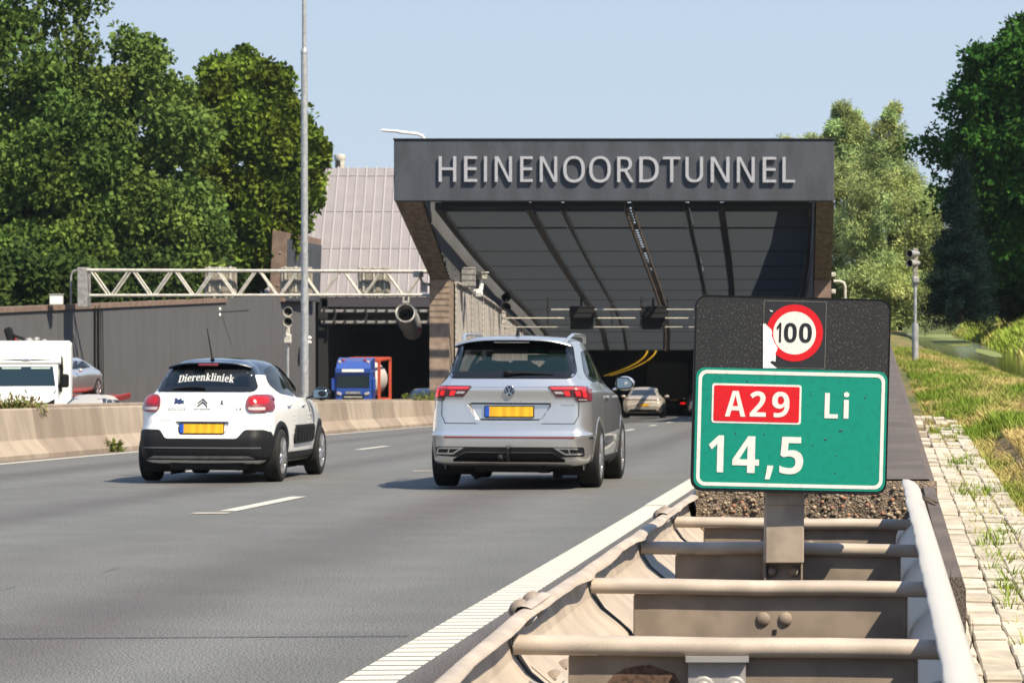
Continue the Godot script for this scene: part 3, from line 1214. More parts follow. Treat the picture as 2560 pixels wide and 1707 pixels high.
	b.box(Vector3(-6.2, CY + 0.45, -152.75), Vector3(0.4, 0.1, 0.3))
	b.box(Vector3(-6.05, CY + 0.62, -153.0), Vector3(0.08, 0.4, 0.08))
	b.box(Vector3(-6.35, CY + 0.62, -153.0), Vector3(0.08, 0.4, 0.08))
	put(b, "hanger", M.steel_white, t)
	b = MB.new()
	b.box(Vector3(-5.5, CY - 1.2, -155.2), Vector3(0.22, 0.3, 0.25), Basis(), 0.03)
	put(b, "red_box", mat("red_enamel", lin(0.32, 0.03, 0.03), 0.5), t)
	# vent pot on the roof ridge
	t = spot("roof_vent", "small cream cylindrical vent with a dark opening on the mauve roof ridge", "vent", Vector3(-11.0, CY + 9.0, -167.0))
	b = MB.new()
	b.lathe([[0.32, -0.3], [0.32, 0.55], [0.36, 0.58], [0.36, 0.86], [0.30, 0.9], [0.0, 0.9]], Transform3D(Basis(), Vector3(-11.0, CY + 9.0, -167.0)), 20)
	put(b, "drum", M.steel_white, t)
	b = MB.new()
	b.box(Vector3(-11.08, CY + 9.25, -166.7), Vector3(0.28, 0.5, 0.06))
	put(b, "opening", M.box_dark, t)


func rail_h(d: float) -> float:  # centre of the spacer tubes, relative to the eye
	return -0.617 - 0.0246 * maxf(d - 4.8, 0.0)


func rail_r(d: float) -> float:  # the verge side beam lies flatter
	return -0.622 - 0.006 * (d - 4.8)


const RAIL := [[0.760, 0.048], [0.763, 0.054], [0.773, 0.058], [0.783, 0.059], [0.790, 0.057], [0.795, 0.050], [0.797, 0.036], [0.796, 0.012], [0.788, -0.022], [0.768, -0.052], [0.730, -0.084], [0.704, -0.108], [0.694, -0.130], [0.690, -0.155], [0.693, -0.182], [0.704, -0.204], [0.752, -0.250], [0.780, -0.274], [0.792, -0.300], [0.788, -0.338], [0.766, -0.362], [0.725, -0.372]]
const RAIL_R := [[0.712, 0.052], [0.716, 0.060], [0.733, 0.060], [0.752, 0.053], [0.768, 0.040], [0.777, 0.024], [0.780, 0.006], [0.777, -0.012], [0.768, -0.034], [0.748, -0.062], [0.724, -0.086], [0.704, -0.108], [0.694, -0.130], [0.690, -0.155], [0.693, -0.182], [0.704, -0.204], [0.752, -0.250], [0.780, -0.274], [0.792, -0.300], [0.788, -0.338], [0.766, -0.362], [0.725, -0.372]]


func rounded(w: float, h: float, r: float, c := Vector2.ZERO, n := 6) -> PackedVector2Array:
	var p := PackedVector2Array()
	for q in [[1, 1, 0.0], [-1, 1, PI / 2], [-1, -1, PI], [1, -1, PI * 1.5]]:
		for i in n + 1:
			var a: float = q[2] + PI / 2 * i / n
			p.append(c + Vector2(q[0] * (w * 0.5 - r) + cos(a) * r, q[1] * (h * 0.5 - r) + sin(a) * r))
	return p


func ring(b: MB, outer: PackedVector2Array, inner: PackedVector2Array, dep: float, xf := Transform3D()) -> void:
	var n := outer.size()
	for i in n:
		var j := (i + 1) % n
		var f := func(p: Vector2, z: float): return xf * Vector3(p.x, p.y, z)
		b.face([f.call(outer[i], 0.0), f.call(outer[j], 0.0), f.call(inner[j], 0.0), f.call(inner[i], 0.0)], xf.basis.z)
		b.face([f.call(outer[i], 0.0), f.call(outer[j], 0.0), f.call(outer[j], -dep), f.call(outer[i], -dep)], xf.basis * Vector3(outer[i].x, outer[i].y, 0))
		b.face([f.call(inner[i], 0.0), f.call(inner[j], 0.0), f.call(inner[j], -dep), f.call(inner[i], -dep)], xf.basis * Vector3(-inner[i].x, -inner[i].y, 0))


func bolt(b: MB, o: Vector3, dir: Vector3, r: float, tall: float) -> void:
	var y := dir.normalized()
	var x := y.cross(Vector3(0.31, 0.55, 0.77)).normalized()
	var xf := Transform3D(Basis(x, y, x.cross(y)), o)
	b.lathe([[r, 0.0], [r * 0.97, tall * 0.35], [r * 0.75, tall * 0.75], [r * 0.35, tall], [0.0, tall * 1.05]], xf, 14)


func nut(b: MB, o: Vector3, dir: Vector3, r: float, tall: float) -> void:
	var y := dir.normalized()
	var x := y.cross(Vector3(0.31, 0.55, 0.77)).normalized()
	var xf := Transform3D(Basis(x, y, x.cross(y)), o)
	for k in 6:
		var a := TAU * k / 6
		var c := TAU * (k + 1) / 6
		var p := Vector3(cos(a) * r, 0, sin(a) * r)
		var q := Vector3(cos(c) * r, 0, sin(c) * r)
		b.face([xf * p, xf * q, xf * (q + Vector3(0, tall, 0)), xf * (p + Vector3(0, tall, 0))], xf.basis * (p + q))
		b.face([xf * Vector3(0, tall, 0), xf * (p + Vector3(0, tall, 0)), xf * (q + Vector3(0, tall, 0))], y)


func guard_rail() -> void:
	var t := spot("guard_rail", "double sided steel crash barrier with ladder like spacer tubes leading up to the concrete parapet", "guard rail", E(5.0, 0.4, -1.27))
	var nz := FastNoiseLite.new()
	nz.seed = 11
	nz.frequency = 1.3
	for side in 2:
		var P := []
		var L := []
		var K := 150
		for i in K + 1:
			var d := lerpf(1.6, 9.9 if side == 0 else 9.05, float(i) / K)
			var row := PackedVector3Array()
			for k in RAIL.size():
				var u: float = (RAIL if side == 0 else RAIL_R)[k][0]
				var h: float = (RAIL if side == 0 else RAIL_R)[k][1]
				# dented, slightly torn top lip
				var soft := clampf(1.0 - k / 5.0, 0.0, 1.0)
				var dent := exp(-pow((d - 6.05) / 0.35, 2.0)) * 1.0 + exp(-pow((d - 7.25) / 0.3, 2.0)) * 0.7
				if side == 0:
					h += soft * (nz.get_noise_1d(d * 1.1) * 0.006 - dent * 0.010)
					u += soft * (nz.get_noise_1d(d * 1.4 + 30.0) * 0.007 - dent * 0.010 * sin(d * 9.0))
				else:
					u += soft * nz.get_noise_1d(d * 1.2 + 90.0) * 0.006
					h += soft * nz.get_noise_1d(d * 1.0 + 60.0) * 0.004
				row.append(E(d, u if side == 0 else 0.735 - u, (rail_h(d) if side == 0 else rail_r(d)) + h))
			P.append(row)
		var b := MB.new()
		for sg in [[0, 4], [4, 8], [8, RAIL.size() - 1]]:
			var G := []
			for row in P:
				var cut := PackedVector3Array()
				for k in range(sg[0], sg[1] + 1):
					cut.append(row[k])
				G.append(cut)
			b.grid(G, false, false, null, [], Vector3(-1 if side == 0 else 1, 0.2, 0) if sg[0] else Vector3.UP)
		# sheet thickness along the lip
		for i in K:
			var a: Vector3 = P[i][0]
			var e: Vector3 = P[i + 1][0]
			var w := Vector3(-0.004 if side == 0 else 0.004, -0.001, 0)
			b.face([a, e, e + w, a + w], Vector3.UP)
		put(b, "rail_beam", M.rail_steel if side == 0 else M.rail_lip, t)
		# splice plate laid over the joint, with mushroom bolts outside and nuts within
		for jt in ([5.05, 8.35] if side == 0 else [3.55]):
			var S := []
			for i in 9:
				var d: float = jt - 0.16 + 0.32 * i / 8.0
				var row := PackedVector3Array()
				for k in range(1, 13):
					var u: float = (RAIL if side == 0 else RAIL_R)[k][0] + (0.006 if k < 9 else 0.003)
					row.append(E(d, u if side == 0 else 0.735 - u, (rail_h(d) if side == 0 else rail_r(d)) + (RAIL if side == 0 else RAIL_R)[k][1] + 0.005))
				S.append(row)
			b = MB.new()
			b.grid(S, false, false, null, [], Vector3(-1 if side == 0 else 1, 0.2, 0))
			put(b, "splice_plate", M.rail_steel if side == 0 else M.rail_lip, t)
			for q in [[-0.10, 5], [0.08, 5], [-0.10, 10], [0.08, 10]]:
				var d: float = jt + q[0]
				var u: float = RAIL[q[1]][0]
				var s := 1.0 if side == 0 else -1.0
				b = MB.new()
				bolt(b, E(d, u + 0.006 if side == 0 else 0.741 - u, (rail_h(d) if side == 0 else rail_r(d)) + RAIL[q[1]][1] + 0.004), Vector3(-0.7 * s, 0.75, 0), 0.021 if side == 0 else 0.015, 0.016 if side == 0 else 0.007)
				put(b, "rail_bolt", M.rail_plate if side == 0 else M.rail_lip, t)
				b = MB.new()
				nut(b, E(d, u - 0.006 if side == 0 else 0.741 - u, (rail_h(d) if side == 0 else rail_r(d)) + RAIL[q[1]][1] - 0.008), Vector3(0.7 * s, -0.75, 0), 0.016, 0.018)
				put(b, "rail_nut", M.steel_grey, t)
	# spacer tubes with hanging plates
	var n := 0
	for d in [2.14, 3.46, 4.78, 6.11, 7.44, 8.73]:
		var h := rail_h(d)
		var b := MB.new()
		var sag := rng.randf_range(-0.004, 0.004)
		b.tube([E(d, 0.788, h + 0.004), E(d, 0.6, h + 0.002), E(d, 0.4, h + sag), E(d, 0.2, h - 0.002), E(d, -0.02, h - 0.006)], 0.0185, 16)
		put(b, "spacer_tube", M.rail_steel, t)
		b = MB.new()
		var dd: float = d + 0.012
		var lo := h - 0.30
		b.box(E(dd, 0.37, (h - 0.012 + lo) * 0.5), Vector3(0.635, h - 0.012 - lo, 0.006), Basis(Vector3.UP, -0.0))
		for s in [0.688, 0.052]:
			b.box(E(dd + 0.02, s, (h - 0.02 + lo) * 0.5), Vector3(0.005, h - 0.03 - lo, 0.045))
		b.box(E(dd, 0.66, h - 0.010), Vector3(0.05, 0.006, 0.05))
		b.box(E(dd, 0.08, h - 0.010), Vector3(0.05, 0.006, 0.05))
		var pl := put(b, "spacer_plate", M.rail_plate, t)
		if d in [6.11, 8.73]:
			for s in [0.385, 0.333]:
				b = MB.new()
				bolt(b, E(d + 0.008, s, h - 0.075), Vector3.BACK, 0.0165, 0.008)
				put(b, "plate_rivet", M.rail_plate, pl)
			b = MB.new()
			b.box(E(d + 0.008, 0.358, h - 0.105), Vector3(0.009, 0.010, 0.004))
			put(b, "plate_slot", M.rubber, pl)
		# straps that follow the inside of each beam
		for side in 2:
			var S := []
			for e in [0.0, 0.035]:
				var row := PackedVector3Array()
				for k in range(5, 15):
					var u: float = RAIL[k][0] - 0.006
					row.append(E(d + 0.03 + e, u if side == 0 else 0.735 - u, h + RAIL[k][1] - 0.003))
				S.append(row)
			b = MB.new()
			b.grid(S, false, false, null, [], Vector3(1 if side == 0 else -1, 0, 0))
			put(b, "strap", M.rubber, t)
		if d in [4.78, 8.73, 2.14]:
			for side in 2:
				var u := 0.735 if side == 0 else 0.0
				b = MB.new()
				b.box(E(d - 0.03, u, h - 0.088), Vector3(0.13, 0.006, 0.05), Basis(Vector3.BACK, -0.40 if side == 0 else 0.40))
				put(b, "strap_plate", M.rail_steel, t)
				b = MB.new()
				nut(b, E(d - 0.03, u + 0.012, h - 0.082), Vector3(0.4 if side == 0 else -0.4, 0.9, 0), 0.017, 0.02)
				nut(b, E(d - 0.03, u - 0.04, h - 0.105), Vector3(0.4 if side == 0 else -0.4, 0.9, 0), 0.017, 0.02)
				put(b, "strap_nut", M.steel_grey, t)
			b = MB.new()
			b.box(E(d + 0.06, 0.41, h - 0.52), Vector3(0.1, 0.95, 0.07))
			put(b, "post", M.steel_grey, t)
			b = MB.new()
			b.box(E(d - 0.004, 0.415, h - 0.11), Vector3(0.105, 0.19, 0.008))
			b.box(E(d - 0.01, 0.415, h - 0.02), Vector3(0.115, 0.01, 0.03))
			put(b, "post_bracket", M.steel_grey, t)
			for s in [0.44, 0.383]:
				b = MB.new()
				bolt(b, E(d - 0.009, s, h - 0.075), Vector3.BACK, 0.016, 0.012)
				b.lathe([[0.023, 0.0], [0.023, 0.004], [0.016, 0.004]], Transform3D(Basis(Vector3.RIGHT, PI / 2), E(d - 0.009, s, h - 0.075)), 14)
				put(b, "bracket_bolt", M.steel_grey, t)
		if d == 4.78:
			b = MB.new()
			var pts := PackedVector2Array()
			for k in 18:
				var a := TAU * k / 18
				var r := 1.0 + 0.25 * nz.get_noise_1d(k * 3.7)
				pts.append(Vector2(cos(a) * 0.07 * r, sin(a) * 0.05 * r))
			b.prism(pts, 0.001, Transform3D(Basis(), E(d + 0.008, 0.55, h - 0.085)))
			put(b, "rust_patch", M.rust, pl)
	# torn strips and a dead leaf lodged on the verge side beam
	for q in [[7.9, -0.045, 0.0], [8.0, -0.05, 0.4]]:
		var b := MB.new()
		b.ball(E(q[0], q[1], rail_r(q[0]) + 0.060), Vector3(0.008, 0.006, 0.028), 8, 6, Basis(Vector3.UP, 0.8 + q[2]) * Basis(Vector3.RIGHT, 0.35))
		put(b, "torn_flap", M.beam_rust, t)
	# clay and litter under the rail
	var b := MB.new()
	b.col = Color(0.10, 0.075, 0.055)
	var P := []
	for d in [0.5, 3.0, 6.0, 9.6]:
		P.append(PackedVector3Array([W(d, 0.80, 0.012), W(d, 0.4, 0.05), W(d, -0.16, 0.02)]))
	b.grid(P, false, false, null, [], Vector3.UP)
	setting(b, "rail_bed_soil", M.ground_soil)


func marker_sign() -> void:
	var K := 4.278e-4
	var o := Vector3(0.7786, CY - 0.334, -7.3)
	var t := spot("distance_marker_sign", "green and black roadside marker sign with a torn speed limit sticker", "road sign", Vector3(0.768, CY - 0.76, -7.38))
	var xf := Transform3D(Basis(Vector3.BACK, deg_to_rad(-1.4)) * Basis(Vector3.UP, 0.03), o)
	var at := func(px: float, py: float) -> Vector2:
		var dx := px - 722.0
		var dy := py - 971.0
		var c := cos(deg_to_rad(1.4))
		var s := sin(deg_to_rad(1.4))
		return Vector2((dx * c + dy * s) * K, (dx * s - dy * c) * K)
	var fr := func(z: float) -> Transform3D: return xf * Transform3D(Basis(), Vector3(0, 0, z))
	var speck := noise_tex(FastNoiseLite.TYPE_SIMPLEX, 0.035, 3, 0.0, 1.0, 1024, 41, 0.70, 0.92)
	var g := Gradient.new()
	g.offsets = PackedFloat32Array([0.0, 0.62, 0.78, 0.92])
	g.colors = PackedColorArray([Color(0.125, 0.125, 0.13), Color(0.145, 0.145, 0.15), Color(0.19, 0.188, 0.19), Color(0.55, 0.53, 0.53)])
	speck.color_ramp = g
	var bk := mat("sign_black", Color.WHITE, 0.45)
	bk.albedo_texture = speck
	bk.uv1_triplanar = true
	bk.uv1_scale = Vector3(4.5, 2.6, 4.5)
	var dirt := noise_tex(FastNoiseLite.TYPE_SIMPLEX, 0.02, 4, 0.86, 1.0, 512, 44, 0.12, 0.4)
	var honey := noise_tex(FastNoiseLite.TYPE_CELLULAR, 0.05, 1, 0.90, 1.0, 512, 45, 0.0, 0.5)
	for q in [["sign_green", 0.0, 0.235, 0.165], ["sign_white", 0.74, 0.715, 0.67], ["sign_red", 0.60, 0.006, 0.013], ["sign_ink", 0.014, 0.016, 0.022], ["sign_tear", 0.80, 0.80, 0.82], ["sign_night", 0.022, 0.022, 0.026]]:
		var m := mat(q[0], lin(q[1], q[2], q[3]), 0.4)
		m.albedo_texture = honey
		m.uv1_triplanar = true
		m.uv1_scale = Vector3(9, 9, 9)
		m.detail_enabled = true
		m.detail_albedo = dirt
		m.detail_blend_mode = BaseMaterial3D.BLEND_MODE_MUL
		m.detail_uv_layer = BaseMaterial3D.DETAIL_UV_2
		m.uv2_triplanar = true
		m.uv2_scale = Vector3(3, 3, 3)
	# board
	var b := MB.new()
	b.prism(rounded(0.545, 0.543, 0.03, Vector2(-0.001, 0.0955)), 0.018, fr.call(0.0))
	put(b, "back_board", bk, t)
	b = MB.new()
	ring(b, rounded(0.549, 0.547, 0.032, Vector2(-0.001, 0.0955)), rounded(0.541, 0.539, 0.028, Vector2(-0.001, 0.0955)), 0.020, fr.call(0.0012))
	put(b, "edge_trim", M.black_plastic, t)
	b = MB.new()
	b.prism(rounded(0.537, 0.336, 0.026, Vector2(0.0, -0.001)), 0.0016, fr.call(0.0024))
	var gp := put(b, "green_panel", M.sign_green, t)
	b = MB.new()
	ring(b, rounded(0.523, 0.323, 0.024, Vector2(0.0, -0.001)), rounded(0.504, 0.303, 0.016, Vector2(0.0, -0.001)), 0.0006, fr.call(0.0034))
	put(b, "white_border", M.sign_white, gp)
	var c: Vector2 = at.call(498.0, 805.0)
	b = MB.new()
	b.prism(rounded(0.2505, 0.1105, 0.0075, c), 0.0006, fr.call(0.0034))
	put(b, "badge_edge", M.sign_white, gp)
	b = MB.new()
	b.prism(rounded(0.2395, 0.0995, 0.005, c), 0.0006, fr.call(0.0043))
	put(b, "red_badge", M.sign_red, gp)
	for q in [["A", 290, 428, 719, 888], ["2", 452, 561, 722, 889], ["9", 598, 714, 725, 894], ["L", 943, 1033, 734, 901], ["i", 1068, 1104, 728, 903], ["1", 180, 286, 1008, 1251], ["4", 338, 518, 1014, 1256], [",", 553, 608, 1207, 1298], ["5", 647, 807, 1020, 1266]]:
		var p: Vector2 = at.call((q[1] + q[2]) * 0.5, (q[3] + q[4]) * 0.5)
		var z := 0.0048 if q[1] < 720 and q[3] < 900 else 0.0036
		put(letter_mesh(q[0], "Droid Sans", 700, (q[2] - q[1]) * K * (0.97 if q[0] != "1" else 0.93), (q[4] - q[3]) * K * 0.99, 0.0006), "letter", M.sign_white, gp, fr.call(z) * Transform3D(Basis(), Vector3(p.x, p.y, 0)))
	# speed sticker
	var k0: Vector2 = at.call(543.0, 354.0)
	var k1: Vector2 = at.call(950.0, 354.0)
	b = MB.new()
	b.prism(rounded(k1.x - k0.x, 0.186, 0.002, Vector2((k0.x + k1.x) * 0.5, at.call(745.0, 354.0).y)), 0.0006, fr.call(0.0014))
	var st := put(b, "speed_sticker", M.sign_night, t)
	b = MB.new()
	ring(b, rounded(k1.x - k0.x + 0.0012, 0.1872, 0.002, Vector2((k0.x + k1.x) * 0.5, at.call(745.0, 354.0).y)), rounded(k1.x - k0.x - 0.0004, 0.1856, 0.002, Vector2((k0.x + k1.x) * 0.5, at.call(745.0, 354.0).y)), 0.0004, fr.call(0.0018))
	put(b, "sticker_edge", M.sign_back, st)
	var cc: Vector2 = at.call(747.0, 343.0)
	var disc := func(r: float) -> PackedVector2Array:
		var p := PackedVector2Array()
		for k in 64:
			p.append(cc + Vector2(cos(TAU * k / 64), sin(TAU * k / 64)) * r)
		return p
	b = MB.new()
	ring(b, disc.call(186.0 * K), disc.call(140.0 * K), 0.0005, fr.call(0.0024))
	put(b, "red_ring", M.sign_red, st)
	b = MB.new()
	b.prism(disc.call(140.5 * K), 0.0005, fr.call(0.0023))
	put(b, "white_disc", M.sign_white, st)
	for q in [["1", 628, 659, 275, 403], ["0", 678, 761, 277, 404], ["0", 777, 860, 278, 406]]:
		var p: Vector2 = at.call((q[1] + q[2]) * 0.5, (q[3] + q[4]) * 0.5)
		put(letter_mesh(q[0], "Droid Sans", 700, (q[2] - q[1]) * K, (q[4] - q[3]) * K, 0.0005), "numeral", M.sign_ink, st, fr.call(0.0031) * Transform3D(Basis(), Vector3(p.x, p.y, 0)))
	b = MB.new()
	var tear := PackedVector2Array()
	for q in [[540, 283], [556, 281], [566, 296], [580, 306], [596, 322], [600, 344], [597, 362], [606, 382], [613, 404], [626, 424], [636, 442], [630, 458], [621, 474], [624, 496], [621, 530], [600, 524], [584, 534], [606, 552], [632, 573], [540, 572]]:
		tear.append(at.call(float(q[0]), float(q[1])))
	b.prism(tear, 0.0004, fr.call(0.0035))
	put(b, "torn_backing", M.sign_tear, st)
	b = MB.new()
	var chip := PackedVector2Array()
	for q in [[582, 190], [590, 196], [606, 197], [600, 205], [588, 203]]:
		chip.append(at.call(float(q[0]), float(q[1])))
	b.prism(chip, 0.0004, fr.call(0.0035))
	put(b, "torn_chip", M.sign_tear, st)
	# scars and fly specks on the green sheet
	for q in [[1050, 982, 16, 6, 0.3], [950, 1040, 10, 7, 0.4], [1207, 767, 6, 6, 0.0], [437, 660, 6, 7, 0.0], [360, 998, 6, 5, 0], [547, 1003, 4, 8, 0], [1012, 1258, 6, 5, 0], [868, 1076, 5, 6, 0], [853, 750, 4, 4, 0], [923, 873, 4, 4, 0], [1018, 1145, 5, 4, 0], [152, 982, 4, 4, 0]]:
		b = MB.new()
		var p: Vector2 = at.call(float(q[0]), float(q[1]))
		b.ball(fr.call(0.0026) * Vector3(p.x, p.y, 0), Vector3(q[2] * K, q[3] * K, 0.0006), 8, 6, Basis(Vector3.BACK, q[4]))
		put(b, "scar", M.tar, gp)
	# post, foot plate, bolts
	b = MB.new()
	b.box(Vector3(0.768, CY - 0.55, -7.372), Vector3(0.110, 0.33, 0.04), Basis(Vector3.RIGHT, 0.03), 0.004)
	put(b, "post", M.post_steel, t)
	b = MB.new()
	b.box(Vector3(0.768, CY - 0.3, -7.36), Vector3(0.110, 0.50, 0.03), Basis(), 0.003)
	put(b, "post_channel", M.post_steel, t)
	b = MB.new()
	b.box(Vector3(0.768, CY - 0.735, -7.405), Vector3(0.113, 0.075, 0.006))
	b.box(Vector3(0.716, CY - 0.72, -7.395), Vector3(0.005, 0.10, 0.025))
	b.box(Vector3(0.820, CY - 0.72, -7.395), Vector3(0.005, 0.10, 0.025))
	put(b, "foot_plate", M.rail_plate, t)
	for x in [0.737, 0.799]:
		b = MB.new()
		bolt(b, Vector3(x, CY - 0.742, -7.401), Vector3.BACK, 0.015, 0.014)
		put(b, "foot_bolt", M.rail_plate, t)


# ---------- leaves ----------
func leaf_clump(n: int, rad: float, lw: float, ll: float, droop: float, sd: int) -> ArrayMesh:
	var r := RandomNumberGenerator.new()
	r.seed = sd
	var b := MB.new()
	for i in n:
		var p := Vector3(r.randf_range(-1, 1), r.randf_range(-1, 1), r.randf_range(-1, 1))
		while p.length() > 1.0:
			p = Vector3(r.randf_range(-1, 1), r.randf_range(-1, 1), r.randf_range(-1, 1))
		var o := p * rad
		var dir := (p + Vector3(r.randf_range(-0.8, 0.8), r.randf_range(-0.8, 0.8) - droop, r.randf_range(-0.8, 0.8))).normalized()
		var side := dir.cross(Vector3(r.randf_range(-1, 1), r.randf_range(0.2, 1), r.randf_range(-1, 1))).normalized()
		var l := ll * r.randf_range(0.7, 1.25)
		var w := lw * r.randf_range(0.7, 1.25)
		var nn := dir.cross(side).normalized()
		var v := r.randf_range(0.8, 1.2)
		b.col = Color(v, v, v)
		b.face([o, o + dir * l * 0.5 + side * w * 0.5 + nn * w * 0.12, o + dir * l, o + dir * l * 0.5 - side * w * 0.5 + nn * w * 0.12], nn)
	return b.mesh()


func swarm(called: String, m: Mesh, mt: Material, xs: Array, cs: Array, parent: Node) -> MultiMeshInstance3D:
	var mm := MultiMesh.new()
	mm.transform_format = MultiMesh.TRANSFORM_3D
	mm.use_colors = true
	mm.mesh = m
	mm.instance_count = xs.size()
	for i in xs.size():
		mm.set_instance_transform(i, xs[i])
		mm.set_instance_color(i, cs[i])
	var o := MultiMeshInstance3D.new()
	o.multimesh = mm
	o.material_override = mt
	o.name = called
	if parent == self:
		o.name = numbered(called)
	elif parent.has_meta("base"):
		o.transform = Transform3D(Basis(), -parent.get_meta("base"))
	parent.add_child(o, true)
	return o


func rand_dir() -> Vector3:
	var p := Vector3(rng.randf_range(-1, 1), rng.randf_range(-1, 1), rng.randf_range(-1, 1))
	while p.length() > 1.0 or p.length() < 0.05:
		p = Vector3(rng.randf_range(-1, 1), rng.randf_range(-1, 1), rng.randf_range(-1, 1))
	return p.normalized()


# masses: [centre, radii]; lobes grow over each mass, clumps fill the lobes
func broadleaf(called: String, label: String, base: Vector3, masses: Array, tint: Color, lobes: int, per: int, clump: Mesh, size := 1.0, spread := 0.24, group := "", spiky := 0.0) -> Node3D:
	var t := spot(called, label, "tree", base, group)
	var xs := []
	var cs := []
	var tops := []
	for ms in masses:
		var c: Vector3 = ms[0]
		var r: Vector3 = ms[1]
		var share: float = ms[2] if ms.size() > 2 else 1.0
		for l in int(lobes * share):
			var dir := rand_dir()
			if dir.z < -0.45:
				dir.z = -dir.z
			var lc := c + dir * r * rng.randf_range(0.62, 0.98)
			if rng.randf() < spiky:
				lc = c + (dir + Vector3(0, 0.5, 0)).normalized() * r * rng.randf_range(0.95, 1.12)
			var lr := minf(r.x, r.y) * spread * rng.randf_range(0.65, 1.35)
			tops.append(lc)
			var hue := rng.randf_range(-0.07, 0.07)
			var lum := rng.randf_range(0.66, 1.38)
			for k in int(per * pow(lr / (minf(r.x, r.y) * spread), 2.0)):
				var q := rand_dir()
				var p := lc + q * Vector3(lr, lr * 0.8, lr) * pow(rng.randf(), 0.4)
				var bas := Basis(rand_dir(), rng.randf() * TAU).scaled(Vector3.ONE * size * rng.randf_range(0.7, 1.25))
				xs.append(Transform3D(bas, p))
				var f := lum * rng.randf_range(0.75, 1.25)
				cs.append(Color(tint.r * f * (1.0 + hue * 1.6), tint.g * f, tint.b * f * (1.0 - hue)))
	swarm("crown", clump, M.foliage_a, xs, cs, t).set_meta("kind", "stuff")
	var c0: Vector3 = masses[0][0]
	var b := MB.new()
	b.tube([base + Vector3(0, -0.5, 0), base + Vector3(0.1, 1.5, 0), base.lerp(c0, 0.6), c0 + Vector3(0, masses[0][1].y * 0.6, 0)], [0.42, 0.36, 0.26, 0.08], 9)
	for k in 14:
		var e: Vector3 = tops[(k * 37) % tops.size()]
		var s := base.lerp(c0, rng.randf_range(0.45, 1.0))
		b.tube([s, s.lerp(e, 0.5) + Vector3(0, -0.3, 0), e], [0.14, 0.09, 0.03], 6)
	put(b, "trunk", M.bark, t)
	return t


func px(x: float, d: float) -> float:
	return (x - 1176.0) / 6000.0 * d


